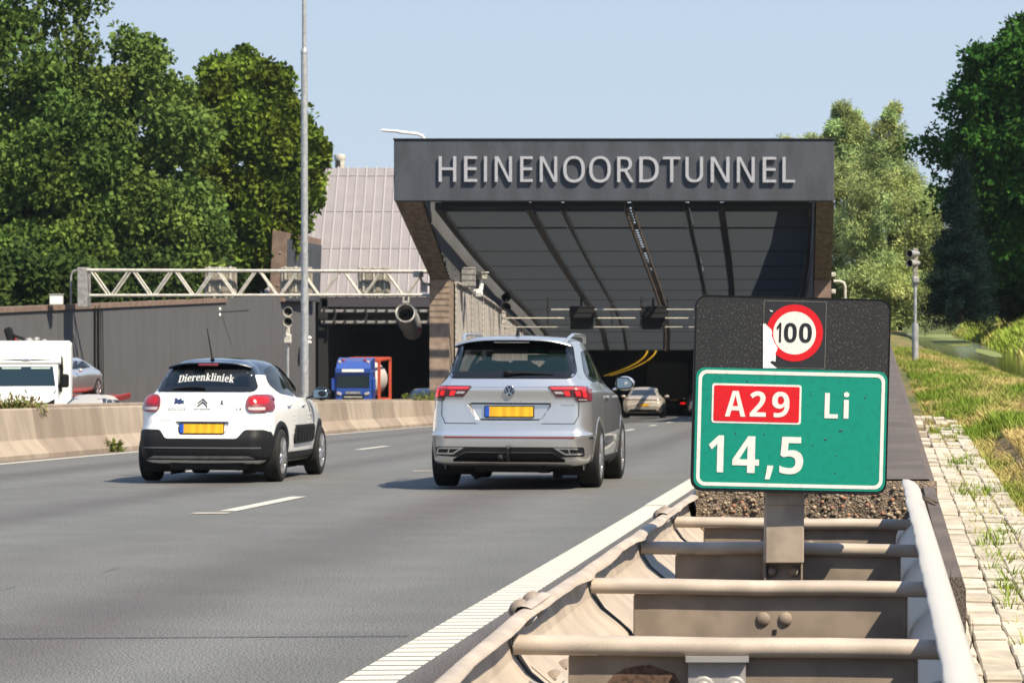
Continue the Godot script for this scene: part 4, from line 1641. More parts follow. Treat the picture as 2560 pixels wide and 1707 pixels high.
func trees() -> void:
	var oak := leaf_clump(15, 0.46, 0.24, 0.30, 0.1, 5)
	var maple := leaf_clump(14, 0.40, 0.30, 0.32, 0.2, 6)
	var lime := leaf_clump(16, 0.42, 0.17, 0.30, 0.4, 7)
	var g := "broadleaved trees on the embankment above the retaining wall"
	var y0 := CY + 0.4
	broadleaf("broadleaf_tree", "tallest dark green tree reaching beyond the picture's top corner above the white van", Vector3(-29.0, y0, -143), [[Vector3(-28.6, CY + 9.0, -143), Vector3(6.6, 10.6, 5.5)], [Vector3(-27.0, CY + 3.4, -140), Vector3(4.5, 4.0, 3.5), 0.5]], Color(0.104, 0.160, 0.034), 150, 38, oak, 1.1, 0.24, g, 0.12)
	broadleaf("broadleaf_tree", "rounded mid green tree behind the left end of the steel sign gantry", Vector3(-20.6, y0, -141), [[Vector3(-20.9, CY + 7.2, -141), Vector3(4.3, 7.2, 4.0)], [Vector3(-19.8, CY + 3.2, -139), Vector3(4.2, 3.8, 3.2), 0.6]], Color(0.110, 0.166, 0.038), 105, 36, oak, 1.0, 0.26, g, 0.15)
	broadleaf("broadleaf_tree", "dense low tree between the tallest tree and the white box on the coping", Vector3(-24.2, y0, -138), [[Vector3(-24.4, CY + 5.6, -138), Vector3(3.8, 6.6, 3.4)], [Vector3(-24.5, CY + 1.9, -136), Vector3(4.4, 2.4, 2.6), 0.6]], Color(0.095, 0.150, 0.032), 95, 38, oak, 1.0, 0.26, g, 0.1)
	broadleaf("maple_tree", "yellow green maple with a ragged top beside the tall lamp post", Vector3(-14.9, y0, -150), [[Vector3(-15.0, CY + 8.3, -150), Vector3(3.7, 5.3, 3.6)], [Vector3(-15.6, CY + 11.5, -150), Vector3(1.9, 2.7, 1.9), 0.35], [Vector3(-12.6, CY + 7.4, -150), Vector3(1.9, 3.0, 2.0), 0.3], [Vector3(-15.6, CY + 3.9, -149), Vector3(3.2, 2.6, 2.4), 0.5]], Color(0.110, 0.155, 0.021), 120, 34, maple, 1.0, 0.22, g, 0.25)
	# low dark growth on top of the wall
	for q in [[-24.0, -110.0, 2.8, 1.6], [-21.6, -114.0, 2.4, 1.5], [-20.6, -121.0, 2.1, 1.5], [-18.6, -131.0, 2.0, 1.7], [-16.3, -142.0, 1.6, 2.0]]:
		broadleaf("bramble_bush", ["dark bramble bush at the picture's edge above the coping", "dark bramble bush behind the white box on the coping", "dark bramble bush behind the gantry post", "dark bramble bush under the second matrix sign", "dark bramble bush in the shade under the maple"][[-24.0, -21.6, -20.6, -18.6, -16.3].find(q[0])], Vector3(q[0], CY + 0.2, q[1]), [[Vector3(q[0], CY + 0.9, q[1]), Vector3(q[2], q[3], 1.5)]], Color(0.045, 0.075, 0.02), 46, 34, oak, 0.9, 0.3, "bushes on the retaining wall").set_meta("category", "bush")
	g = "trees beside the canal"
	broadleaf("poplar_tree", "large dark green tree with upswept twigs at the picture's right edge above the canal bank", Vector3(27.6, CY, -126), [[Vector3(27.5, CY + 7.3, -127), Vector3(6.4, 6.0, 5.0)], [Vector3(25.4, CY + 10.0, -125), Vector3(3.2, 3.4, 3.0), 0.45], [Vector3(24.2, CY + 6.6, -125), Vector3(2.9, 4.4, 2.6), 0.5], [Vector3(25.5, CY + 2.9, -127), Vector3(4.0, 2.4, 3.0), 0.5]], Color(0.034, 0.092, 0.016), 150, 42, lime, 1.0, 0.22, g, 0.3)
	# willows: slim pale leaves on rising plumes
	var wil := leaf_clump(26, 0.34, 0.045, 0.24, 0.7, 8)
	broadleaf("willow_tree", "pale grey green willow close behind the portal's right end", Vector3(px(1930, 146), CY - 0.6, -146), [[Vector3(px(1925, 146), CY + 4.2, -146), Vector3(2.9, 5.2, 2.4)], [Vector3(px(1935, 146), CY + 8.6, -146), Vector3(0.9, 2.7, 0.9), 0.3], [Vector3(px(1985, 146), CY + 8.0, -146), Vector3(0.8, 2.2, 0.8), 0.25], [Vector3(px(1870, 146), CY + 8.2, -146), Vector3(0.7, 1.7, 0.7), 0.14], [Vector3(px(1810, 146), CY + 8.6, -146), Vector3(0.5, 1.1, 0.6), 0.10], [Vector3(px(1960, 146), CY + 9.3, -146), Vector3(0.45, 2.1, 0.5), 0.14], [Vector3(px(1905, 146), CY + 8.6, -146), Vector3(0.45, 2.0, 0.5), 0.12]], Color(0.35, 0.42, 0.165), 120, 30, wil, 1.0, 0.26, g, 0.15)
	broadleaf("willow_tree", "looser pale willow between the first willow and the dark spruce", Vector3(px(2055, 140), CY - 0.6, -140), [[Vector3(px(2050, 140), CY + 3.6, -140), Vector3(2.5, 4.2, 2.2)], [Vector3(px(2035, 140), CY + 8.2, -140), Vector3(0.8, 2.3, 0.8), 0.2], [Vector3(px(2095, 140), CY + 5.6, -140), Vector3(1.1, 2.2, 1.1), 0.25], [Vector3(px(2040, 140), CY + 9.6, -140), Vector3(0.35, 1.5, 0.4), 0.08], [Vector3(px(2128, 140), CY + 3.6, -140), Vector3(0.7, 2.2, 0.8), 0.16], [Vector3(px(2020, 140), CY + 0.8, -138), Vector3(2.2, 1.9, 1.5), 0.4]], Color(0.34, 0.41, 0.16), 90, 26, wil, 1.0, 0.27, g, 0.15)
	# blue spruce: drooping tiers
	var t := spot("spruce_tree", "dark blue green spruce with drooping tiers in front of the big tree", "tree", Vector3(px(2205, 121), CY - 0.1, -121), g)
	var xs := []
	var cs := []
	var ned := leaf_clump(30, 0.20, 0.03, 0.17, 0.5, 9)
	for k in 300:
		var f := pow(rng.randf(), 0.8)
		var a := rng.randf() * TAU
		var rmax := (2.45 * (1.0 - f) + 0.08) * (0.72 + 0.38 * (1.0 - fposmod(f * 13.0, 1.0))) * rng.randf_range(0.8, 1.1)
		var y := -0.5 + f * 7.6
		var steps := int(rmax / 0.16) + 1
		for s in steps:
			var r := rmax * (s + rng.randf()) / steps
			var p := Vector3(px(2205, 121) + cos(a) * r, CY + y - r * 0.22 + rng.randf_range(-0.1, 0.1), -121 + sin(a) * r)
			xs.append(Transform3D(Basis(rand_dir(), rng.randf() * TAU).scaled(Vector3.ONE * rng.randf_range(0.8, 1.3)), p))
			var w := rng.randf_range(0.6, 1.2)
			cs.append(Color(0.013 * w, 0.027 * w, 0.024 * w))
	swarm("crown", ned, M.foliage_b, xs, cs, t).set_meta("kind", "stuff")
	var b := MB.new()
	b.tube([Vector3(px(2205, 121), CY - 0.6, -121), Vector3(px(2205, 121), CY + 7.0, -121)], [0.2, 0.03], 8)
	put(b, "trunk", M.bark, t)
	# shaded shrubs along the far bank
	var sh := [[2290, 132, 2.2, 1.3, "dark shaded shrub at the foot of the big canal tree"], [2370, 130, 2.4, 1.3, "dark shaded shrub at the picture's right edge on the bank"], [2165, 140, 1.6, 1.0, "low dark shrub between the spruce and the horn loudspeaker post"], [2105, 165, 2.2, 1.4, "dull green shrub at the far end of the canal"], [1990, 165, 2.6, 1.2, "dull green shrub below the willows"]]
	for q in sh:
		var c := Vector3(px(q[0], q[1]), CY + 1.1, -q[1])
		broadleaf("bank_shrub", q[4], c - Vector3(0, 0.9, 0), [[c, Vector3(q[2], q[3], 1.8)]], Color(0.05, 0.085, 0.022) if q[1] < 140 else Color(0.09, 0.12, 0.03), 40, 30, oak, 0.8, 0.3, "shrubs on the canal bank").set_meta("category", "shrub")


func tuft(n: int, h: float, w: float, lean: float, sd: int) -> ArrayMesh:
	var r := RandomNumberGenerator.new()
	r.seed = sd
	var b := MB.new()
	for i in n:
		var a := r.randf() * TAU
		var o := Vector3(cos(a), 0, sin(a)) * r.randf() * h * 0.35
		var out := Vector3(cos(a + r.randf_range(-1, 1)), 0, sin(a + r.randf_range(-1, 1)))
		var l := h * r.randf_range(0.5, 1.2)
		var s := out.cross(Vector3.UP).normalized() * w
		var v := r.randf_range(0.75, 1.25)
		b.col = Color(v, v, v)
		var m := o + Vector3(0, l * 0.6, 0) + out * l * lean * 0.35
		var e := o + Vector3(0, l, 0) + out * l * lean
		var nn := s.cross(Vector3.UP).normalized()
		b.face([o - s, o + s, m + s * 0.7, m - s * 0.7], nn)
		b.face([m - s * 0.7, m + s * 0.7, e], nn)
	return b.mesh()


func verge() -> void:
	var nz := FastNoiseLite.new()
	nz.seed = 4
	nz.frequency = 0.35
	var m := tuft(12, 0.085, 0.004, 0.7, 3)
	var xs := []
	var cs := []
	for k in 34000:
		var d := 6.2 + 70.0 * pow(rng.randf(), 2.1)
		var e := rng.randf_range(0.62, 2.75)
		if d < 9.0:
			e = rng.randf_range(0.7, 1.6)
		elif rng.randf() < 0.06:
			e = rng.randf_range(0.3, 0.7)
		var dry := clampf(0.42 + nz.get_noise_2d(d * 0.7, e * 2.0) * 1.5 + rng.randf_range(-0.25, 0.25), 0.0, 1.0)
		if e > 2.1:
			dry = clampf(dry + 0.45, 0.0, 1.0)
		var s := rng.randf_range(0.5, 1.35) * (0.75 if e < 0.8 else 1.0) * (1.0 + d * 0.006)
		xs.append(Transform3D(Basis(Vector3.UP, rng.randf() * TAU).scaled(Vector3(s * 1.2, s * (1.15 - dry * 0.5), s * 1.2)), bank_p(d, e) - Vector3(0, 0.03, 0)))
		var w := rng.randf_range(0.75, 1.25)
		var c := Color(0.15, 0.225, 0.03).lerp(Color(0.47, 0.36, 0.15), dry)
		cs.append(Color(c.r * w, c.g * w, c.b * w))
	var gr := swarm("verge_grass", m, M.foliage_b, xs, cs, self)
	gr.set_meta("kind", "stuff")
	tag(gr, "sun dried yellow and green grass between the paved footpath and the canal", "grass")
	xs = []
	cs = []
	m = tuft(12, 0.24, 0.014, 0.55, 8)
	for k in 15000:
		var d := rng.randf_range(60.0, 190.0)
		var e := rng.randf_range(5.6, 17.0)
		var dry := clampf(0.12 + nz.get_noise_2d(d * 0.3, e * 0.8) * 1.3 + rng.randf_range(-0.2, 0.2), 0.0, 1.0)
		var s := rng.randf_range(0.6, 1.3) * (1.6 if e < 6.6 else 1.0)
		xs.append(Transform3D(Basis(Vector3.UP, rng.randf() * TAU).scaled(Vector3.ONE * s), bank_p(d, e) - Vector3(0, 0.04, 0)))
		var w := rng.randf_range(0.75, 1.25)
		var c := Color(0.29, 0.40, 0.06).lerp(Color(0.55, 0.45, 0.19), dry)
		cs.append(Color(c.r * w, c.g * w, c.b * w))
	gr = swarm("bank_grass", m, M.foliage_b, xs, cs, self)
	gr.set_meta("kind", "stuff")
	tag(gr, "taller green grass and reeds on the far canal bank", "grass")
	# paved footpath, tile by tile
	var pth := Node3D.new()
	pth.name = "footpath"
	pth.set_meta("kind", "structure")
	add_child(pth)
	var tile := MB.new()
	tile.box(Vector3.ZERO, Vector3(0.118, 0.06, 0.236), Basis(), 0.006)
	var brick := tile.mesh()
	var d := 6.6
	var row := 0
	xs = []
	cs = []
	while d < 34.0:
		for c in 5:
			if d > 19.0 and rng.randf() < (d - 19.0) / 11.0:
				continue
			var e := 0.065 + c * 0.124
			var p := bank_p(d + (0.124 if c % 2 else 0.0), e) + Vector3(rng.randf_range(-0.003, 0.003), rng.randf_range(-0.010, 0.010) - 0.012, 0)
			var bas := Basis(Vector3.UP, -0.14 + rng.randf_range(-0.02, 0.02)) * Basis(Vector3.RIGHT, rng.randf_range(-0.03, 0.03)) * Basis(Vector3.BACK, rng.randf_range(-0.04, 0.04))
			if row < 56:
				put(brick, "paver", [M.paver, M.paver_b, M.paver][rng.randi() % 3] if d > 8.3 or rng.randf() < 0.1 else M.paver_c, pth, Transform3D(bas, p))
			else:
				xs.append(Transform3D(bas, p))
				cs.append(Color.WHITE)
		d += 0.249
		row += 1
	swarm("far_paving", brick, M.paver, xs, cs, pth).set_meta("kind", "stuff")
	# duckweed film drifting on the canal
	for q in [[98.0, 4.9, 9.0, 0.35], [132.0, 4.4, 16.0, 0.9], [168.0, 4.4, 20.0, 1.2]]:
		var b := MB.new()
		var o := bank_p(q[0], q[1])
		var pts := []
		for k in 28:
			var a := TAU * k / 28
			var r := 1.0 + 0.3 * nz.get_noise_2d(cos(a) * 4.0 + q[0], sin(a) * 4.0)
			pts.append(Vector3(o.x + cos(a) * r * q[3] + sin(a) * r * q[2] * 0.139, CY - 1.613, o.z - sin(a) * r * q[2]))
		b.face(pts, Vector3.UP)
		var dw := put(b, "duckweed", M.duckweed)
		dw.set_meta("kind", "stuff")
		tag(dw, "olive film of duckweed floating on the canal water", "duckweed", "duckweed on the canal")
	# weeds in the median and at the foot of the barrier
	var leafy := leaf_clump(16, 0.16, 0.05, 0.13, -0.4, 21)
	var stalk := tuft(14, 0.42, 0.006, 0.5, 22)
	var list := [[43.2, 14.12, 0.66, 18, 0.45, 0.20, "dry leafy weeds sprouting between the two median barriers below the white van"], [46.3, 13.27, 0.03, 3, 0.05, 0.05, "small green weed rooted at the foot of the median barrier beside the white car"], [88.0, 14.1, 0.66, 8, 0.6, 0.25, "green weed on the median below the blue lorry"], [93.0, 14.0, 0.68, 5, 0.5, 0.22, "green weed on the median beside the portal column"], [90.5, 14.1, 0.66, 4, 0.4, 0.2, "low weed on the median between two taller ones"]]
	for q in list:
		var base := W(q[0], q[1], q[2])
		var t := spot("weed", q[6], "weed", base, "weeds in the median")
		xs = []
		cs = []
		for k in q[3] * 4:
			var p := base + Vector3(rng.randf_range(-1, 1) * q[4], rng.randf() * q[5] * 1.3, rng.randf_range(-1, 1) * q[4] * 0.5)
			xs.append(Transform3D(Basis(rand_dir(), rng.randf() * TAU).scaled(Vector3.ONE * rng.randf_range(0.5, 1.0)), p))
			var w := rng.randf_range(0.7, 1.3)
			cs.append(Color(0.13 * w, 0.15 * w, 0.035 * w) if k % 3 or q[0] > 44.0 else Color(0.25 * w, 0.20 * w, 0.10 * w))
		swarm("foliage", leafy, M.foliage_b, xs, cs, t).set_meta("kind", "stuff")
		xs = []
		cs = []
		for k in q[3]:
			xs.append(Transform3D(Basis(Vector3.UP, rng.randf() * TAU).scaled(Vector3.ONE * q[5] * 2.6), base + Vector3(rng.randf_range(-1, 1) * q[4], 0, rng.randf_range(-1, 1) * q[4] * 0.5)))
			cs.append(Color(0.20, 0.19, 0.07))
		swarm("stem", stalk, M.foliage_b, xs, cs, t).set_meta("kind", "stuff")


# ---------- street furniture ----------
func horn_post(called: String, label: String, o: Vector3, face_turn: float, h0: float, h1: float, hbox: float, hsleeve: float, r: float) -> void:
	var t := spot(called, label, "loudspeaker post", o, "horn loudspeakers on posts")
	var b := MB.new()
	b.tube([o, Vector3(o.x, CY + hbox, o.z)], 0.035, 10)
	put(b, "pole", M.galvanised, t)
	b = MB.new()
	b.tube([o, Vector3(o.x, CY + hsleeve, o.z)], 0.075, 12)
	put(b, "sleeve", M.galvanised, t)
	b = MB.new()
	b.box(Vector3(o.x, CY + hbox + 0.02, o.z + 0.04), Vector3(0.2, 0.24, 0.16) if r > 0.1 else Vector3(0.15, 0.14, 0.12), Basis(), 0.02)
	put(b, "junction_box", M.steel_white if r > 0.1 else M.steel_grey, t)
	b = MB.new()
	b.box(Vector3(o.x, CY + (hbox + h0) * 0.5, o.z - 0.02), Vector3(0.11, h0 - hbox + 0.25, 0.1), Basis(), 0.01)
	put(b, "mast_head", M.steel_white if r > 0.1 else M.sign_back, t)
	for h in [h0, h1]:
		b = MB.new()
		var xf := Transform3D(Basis(Vector3.UP, face_turn) * Basis(Vector3.RIGHT, PI / 2), Vector3(o.x, CY + h, o.z + 0.04))
		b.lathe([[0.0, -0.1], [0.06, -0.1], [0.05, 0.0], [0.075, 0.1], [r * 0.8, 0.24], [r, 0.27], [r * 0.93, 0.275], [0.07, 0.12], [0.05, 0.04], [0.0, 0.04]], xf, 22)
		put(b, "horn", M.steel_grey if r < 0.1 else M.steel_white, t)
		b = MB.new()
		b.lathe([[0.0, 0.13], [r * 0.78, 0.235], [r * 0.80, 0.24]], xf, 18)
		put(b, "horn_throat", M.box_dark, t)


func street_furniture() -> void:
	# tall lamp column in the median
	var o := Vector3(px(700, 66), CY - 3.0, -66)
	var t := spot("lamp_post", "tall galvanised lamp post standing in the median and leaving the picture at the top", "lamp post", o)
	var b := MB.new()
	b.tube([o, Vector3(o.x, CY + 0.55, o.z)], 0.098, 18)
	put(b, "base_tube", M.galvanised, t)
	b = MB.new()
	b.tube([Vector3(o.x, CY + 0.55, o.z), Vector3(o.x - 0.005, CY + 6.5, o.z)], [0.088, 0.083], 18)
	b.lathe([[0.088, -0.05], [0.096, 0.0], [0.06, 0.09]], Transform3D(Basis(), Vector3(o.x - 0.005, CY + 6.5, o.z)), 18)
	put(b, "shaft", M.galvanised, t)
	b = MB.new()
	b.tube([Vector3(o.x - 0.005, CY + 6.5, o.z), Vector3(o.x, CY + 12.6, o.z)], [0.058, 0.045], 14)
	put(b, "upper_shaft", M.galvanised, t)
	for s in [-1.0, 1.0]:
		b = MB.new()
		b.tube([Vector3(o.x, CY + 12.5, o.z), Vector3(o.x + s * 0.6, CY + 12.9, o.z), Vector3(o.x + s * 1.6, CY + 13.0, o.z)], 0.035, 8)
		put(b, "arm", M.galvanised, t)
		b = MB.new()
		b.box(Vector3(o.x + s * 1.9, CY + 13.0, o.z), Vector3(0.7, 0.1, 0.3), Basis(), 0.03)
		put(b, "lamp_head", M.steel_white, t)
	# lamp arm over the portal
	o = Vector3(px(980, 97), CY + 5.3, -92.0)
	t = spot("portal_lamp", "slim white lamp arm rising behind the portal fascia", "lamp", o)
	var dz := 92.0
	b = MB.new()
	b.tube([Vector3(px(978, dz), CY + 3.9, -dz), Vector3(px(977, dz), CY + (710 - 322) / 6000.0 * dz, -dz), Vector3(px(970, dz), CY + (710 - 312) / 6000.0 * dz, -dz), Vector3(px(958, dz), CY + (710 - 307.5) / 6000.0 * dz, -dz), Vector3(px(915, dz), CY + (710 - 303) / 6000.0 * dz, -dz)], 0.055, 10)
	put(b, "arm", M.white_paint, t)
	b = MB.new()
	b.box(Vector3(px(898, dz), CY + (710 - 301.0) / 6000.0 * dz, -dz), Vector3(0.62, 0.08, 0.3), Basis(Vector3.BACK, -0.08), 0.03)
	b.box(Vector3(px(880, dz), CY + (710 - 299.5) / 6000.0 * dz, -dz), Vector3(0.2, 0.035, 0.26), Basis(Vector3.BACK, -0.08), 0.01)
	put(b, "lamp_head", M.white_paint, t)
	b = MB.new()
	b.box(Vector3(px(978, dz), CY + 4.3, -dz + 0.0), Vector3(0.3, 1.2, 0.3))
	put(b, "mount", M.steel_grey, t)
	horn_post("horn_post", "horn loudspeaker post with two cream horns in the median behind the white car", Vector3(px(661, 70), CY - 3.1, -70), 0.12, -0.06, -0.33, -0.80, -2.6, 0.135)
	horn_post("horn_post", "horn loudspeaker post on the grass verge between parapet and canal", Vector3(px(2102, 60), CY - 1.2, -60), -0.7, 1.28, 1.06, 0.66, -0.32, 0.09)
	# steel truss carrying three matrix signs, seen from behind
	o = Vector3(-18.5, CY + 0.1, -112)
	t = spot("sign_gantry", "cream painted tubular truss gantry spanning the oncoming carriageway above the retaining wall", "gantry", o)
	var hb := 0.60
	var ht := 1.68
	for z in [-111.6, -112.5]:
		b = MB.new()
		b.tube([Vector3(-18.15, CY + ht, z), Vector3(-3.1, CY + ht - 0.06, z)], 0.07, 10)
		put(b, "top_chord", M.steel_white, t)
		b = MB.new()
		b.tube([Vector3(-18.05, CY + hb, z), Vector3(-3.1, CY + hb + 0.02, z)], 0.065, 10)
		put(b, "bottom_chord", M.steel_white, t)
		for k in 9:
			var xt := -18.1 + k * 1.80
			for e in [-1.0, 1.0]:
				var xb: float = xt + e * 0.83
				if xb < -18.1 or xb > -3.0:
					continue
				b = MB.new()
				b.tube([Vector3(xt + e * 0.07, CY + ht, z), Vector3(xb, CY + hb, z)], 0.042, 8)
				put(b, "diagonal", M.steel_white, t)
	for k in 17:
		b = MB.new()
		var x := -18.1 + k * 0.9
		var h := ht if k % 2 == 0 else hb
		b.tube([Vector3(x, CY + h, -111.6), Vector3(x, CY + h, -112.5)], 0.035, 8)
		put(b, "cross_tube", M.steel_grey, t)
	b = MB.new()
	b.box(Vector3(-18.35, CY + 0.95, -112.05), Vector3(0.42, 1.7, 1.0), Basis(), 0.02)
	put(b, "end_frame", M.steel_grey, t)
	b = MB.new()
	b.tube([Vector3(-18.9, CY + 0.2, -112), Vector3(-18.9, CY + 1.45, -112), Vector3(-18.82, CY + 1.62, -112), Vector3(-18.6, CY + 1.7, -112)], 0.05, 10)
	put(b, "cable_pipe", M.steel_grey, t)
	for k in 3:
		var x := px([507, 681, 860][k], 113)
		var s := spot("matrix_sign", ["beige back of the matrix sign box hung under the trees", "beige back of the matrix sign box partly hidden by the lamp post", "beige back of the matrix sign box in front of the mauve roof"][k], "matrix sign", Vector3(x, CY + 0.6, -112.9), "matrix sign boxes on the truss gantry")
		b = MB.new()
		b.box(Vector3(x, CY + 1.22, -113.0), Vector3(1.40, 1.22, 0.35), Basis(), 0.06)
		put(b, "housing", M.sign_back, s)
		for q in [-0.45, 0.0, 0.45]:
			b = MB.new()
			b.box(Vector3(x + q, CY + 1.22, -112.80), Vector3(0.09, 1.30, 0.07))
			put(b, "back_rail", M.steel_white, s)
		for q in [1.72, 1.2, 0.72]:
			b = MB.new()
			b.box(Vector3(x, CY + q, -112.79), Vector3(1.30, 0.06, 0.05))
			put(b, "cross_rail", M.sign_back, s)
		for q in [-0.22, 0.22]:
			for h in [1.45, 0.96]:
				b = MB.new()
				b.box(Vector3(x + q, CY + h, -112.81), Vector3(0.30, 0.36, 0.04), Basis(), 0.01)
				put(b, "back_hatch", M.sign_back, s)
		for q in [-0.5, -0.25, 0.0, 0.25, 0.5]:
			b = MB.new()
			b.box(Vector3(x + q, CY + 0.56, -112.9), Vector3(0.13, 0.13, 0.2), Basis(), 0.02)
			put(b, "foot_lug", M.steel_white, s)
	# box on the coping
	t = spot("coping_box", "white electrical box standing on the coping of the retaining wall", "box", Vector3(px(128, 110), CY + 0.15, -110))
	b = MB.new()
	b.box(Vector3(px(128, 110), CY + 0.42, -110.2), Vector3(0.52, 0.42, 0.4), Basis(), 0.02)
	put(b, "cabinet", M.white_paint, t)
	b = MB.new()
	b.box(Vector3(px(128, 110), CY + 0.645, -110.2), Vector3(0.58, 0.03, 0.46))
	put(b, "lid", M.steel_white, t)
	# wall mounted gear: camera unit with a long bracket, and a pair of flood lights
	var w := wall_p(137.0)
	t = spot("wall_camera", "white twin camera unit with a long thin arm on the dark retaining wall", "camera", Vector3(w.x + 0.1, CY - 0.2, w.z))
	var cx := px(492, 135)
	for h in [0.0, -0.30]:
		b = MB.new()
		b.ball(Vector3(cx + 0.2, CY + h + 0.02, -135), Vector3(0.17, 0.13, 0.2), 12, 8)
		put(b, "camera_dome", M.white_paint, t)
	b = MB.new()
	b.box(Vector3(cx - 0.02, CY - 0.45, -135.3), Vector3(0.16, 1.1, 0.14))
	put(b, "mount_plate", M.steel_grey, t)
	b = MB.new()
	b.tube([Vector3(cx + 0.2, CY - 0.14, -135), Vector3(px(572, 136), CY - 0.05, -136)], 0.03, 6)
	put(b, "arm", M.black_plastic, t)
	b = MB.new()
	b.box(Vector3(cx + 0.12, CY - 0.75, -135.1), Vector3(0.2, 0.2, 0.2), Basis(), 0.03)
	b.box(Vector3(cx + 0.05, CY - 1.0, -135.1), Vector3(0.15, 0.2, 0.2), Basis(), 0.03)
	put(b, "junction_box", M.steel_white, t)
	t = spot("wall_flood_light", "pair of small white flood lights on the wall just beyond the lamp post", "flood light", Vector3(px(709, 150), CY - 1.6, -150))
	for h in [-1.62, -1.88]:
		b = MB.new()
		b.ball(Vector3(px(711, 150), CY + h, -149.6), Vector3(0.16, 0.11, 0.16), 10, 8)
		put(b, "lamp_body", M.white_paint, t)
	b = MB.new()
	b.box(Vector3(px(706, 150), CY - 1.85, -149.9), Vector3(0.1, 0.9, 0.3))
	put(b, "mount_plate", M.steel_grey, t)


# ---------- car bodies: contours round the car stacked upwards; local axes: x to the car's right, y up, tail at z = 0, nose at z = -L ----------
# row: y at tail, y at nose, half width, side barrel, z of tail, z of nose, tail corner radius, tail bow, nose corner radius, nose bow
func car_table(rows: Array, n := 72) -> Array:
	var out := []
	for i in n + 1:
		var t := float(i) / n * (rows.size() - 1)
		var k := mini(int(t), rows.size() - 2)
		var f := t - k
		var r := []
		for j in 10:
			var a: float = rows[maxi(k - 1, 0)][j]
			var b: float = rows[k][j]
			var c: float = rows[k + 1][j]
			var e: float = rows[mini(k + 2, rows.size() - 1)][j]
			# monotone cubic, so that creases stay creases
			var m0 := (c - a) * 0.5 if (b - a) * (c - b) > 0.0 else 0.0
			var m1 := (e - b) * 0.5 if (c - b) * (e - c) > 0.0 else 0.0
			m0 = clampf(m0, -absf(c - b) * 2.5, absf(c - b) * 2.5)
			m1 = clampf(m1, -absf(c - b) * 2.5, absf(c - b) * 2.5)
			var f2 := f * f
			var f3 := f2 * f
			r.append((2.0 * f3 - 3.0 * f2 + 1.0) * b + (f3 - 2.0 * f2 + f) * m0 + (-2.0 * f3 + 3.0 * f2) * c + (f3 - f2) * m1)
		out.append(r)
	return out


const KZ := 1.7


# [x, z] of the right half contour, s = 0 tail centre ... 1 nose centre
func contour(r: Array, s: float) -> Vector2:
	var wr: float = r[2] - r[3]
	var rc: float = minf(r[6], wr * 0.95)
	var fc: float = minf(r[8], wr * 0.95)
	var q := (wr - rc) / wr
	var z0: float = r[4] - r[7] * q * q
	var z1 := z0 - rc * KZ
	var qf := (wr - fc) / wr
	var z3: float = r[5] + r[9] * qf * qf
	var z2 := z3 + fc * KZ
	if s < 0.2:
		var x := s / 0.2 * (wr - rc)
		return Vector2(x, r[4] - r[7] * (x / wr) * (x / wr))
	if s < 0.38:
		var a := (s - 0.2) / 0.18 * PI / 2
		return Vector2(wr - rc + rc * sin(a), z0 - rc * KZ * (1.0 - cos(a)))
	if s < 0.78:
		var f := (s - 0.38) / 0.40
		return Vector2(r[2] - r[3] * pow(2.0 * f - 1.0, 2.0), lerpf(z1, z2, f))
	if s < 0.9:
		var a := (s - 0.78) / 0.12 * PI / 2
		return Vector2(wr - fc + fc * cos(a), z2 - fc * KZ * sin(a))
	var x := (1.0 - s) / 0.1 * (wr - fc)
	return Vector2(x, r[5] + r[9] * (x / wr) * (x / wr))


func rear_z(tab: Array, x: float, y: float) -> float:
	for i in range(1, tab.size()):
		if tab[i][0] >= y or i == tab.size() - 1:
			var zz := [0.0, 0.0]
			for e in 2:
				var r: Array = tab[i - 1 + e]
				var wr: float = r[2] - r[3]
				var rc: float = minf(r[6], wr * 0.95)
				var ax := minf(absf(x), wr * 0.999)
				if ax <= wr - rc:
					zz[e] = r[4] - r[7] * (ax / wr) * (ax / wr)
				else:
					var q := (wr - rc) / wr
					var sn := (ax - wr + rc) / rc
					zz[e] = r[4] - r[7] * q * q - rc * KZ * (1.0 - sqrt(maxf(0.0, 1.0 - sn * sn)))
			var f: float = clampf((y - tab[i - 1][0]) / maxf(tab[i][0] - tab[i - 1][0], 1e-5), 0.0, 1.0)
			return lerpf(zz[0], zz[1], f)
	return 0.0


func side_x(tab: Array, z: float, y: float, L: float) -> float:
	var f0 := clampf(-z / L, 0.0, 1.0)
	for i in range(1, tab.size()):
		var yi := lerpf(tab[i][0], tab[i][1], f0)
		if yi >= y or i == tab.size() - 1:
			var xx := [0.0, 0.0]
			for e in 2:
				var r: Array = tab[i - 1 + e]
				var wr: float = r[2] - r[3]
				var rc: float = minf(r[6], wr * 0.95)
				var fc: float = minf(r[8], wr * 0.95)
				var q := (wr - rc) / wr
				var z0: float = r[4] - r[7] * q * q
				var z1 := z0 - rc * KZ
				var qf := (wr - fc) / wr
				var z2: float = r[5] + r[9] * qf * qf + fc * KZ
				if z > z1:
					var cs := clampf(1.0 - (z0 - z) / (rc * KZ), 0.0, 1.0)
					xx[e] = wr - rc + rc * sqrt(maxf(0.0, 1.0 - cs * cs))
				elif z >= z2:
					xx[e] = r[2] - r[3] * pow(2.0 * (z - z1) / (z2 - z1) - 1.0, 2.0)
				else:
					var sn := clampf((z2 - z) / (fc * KZ), 0.0, 1.0)
					xx[e] = wr - fc + fc * sqrt(maxf(0.0, 1.0 - sn * sn))
			var y0 := lerpf(tab[i - 1][0], tab[i - 1][1], f0)
			return lerpf(xx[0], xx[1], clampf((y - y0) / maxf(yi - y0, 1e-5), 0.0, 1.0))
	return 0.0


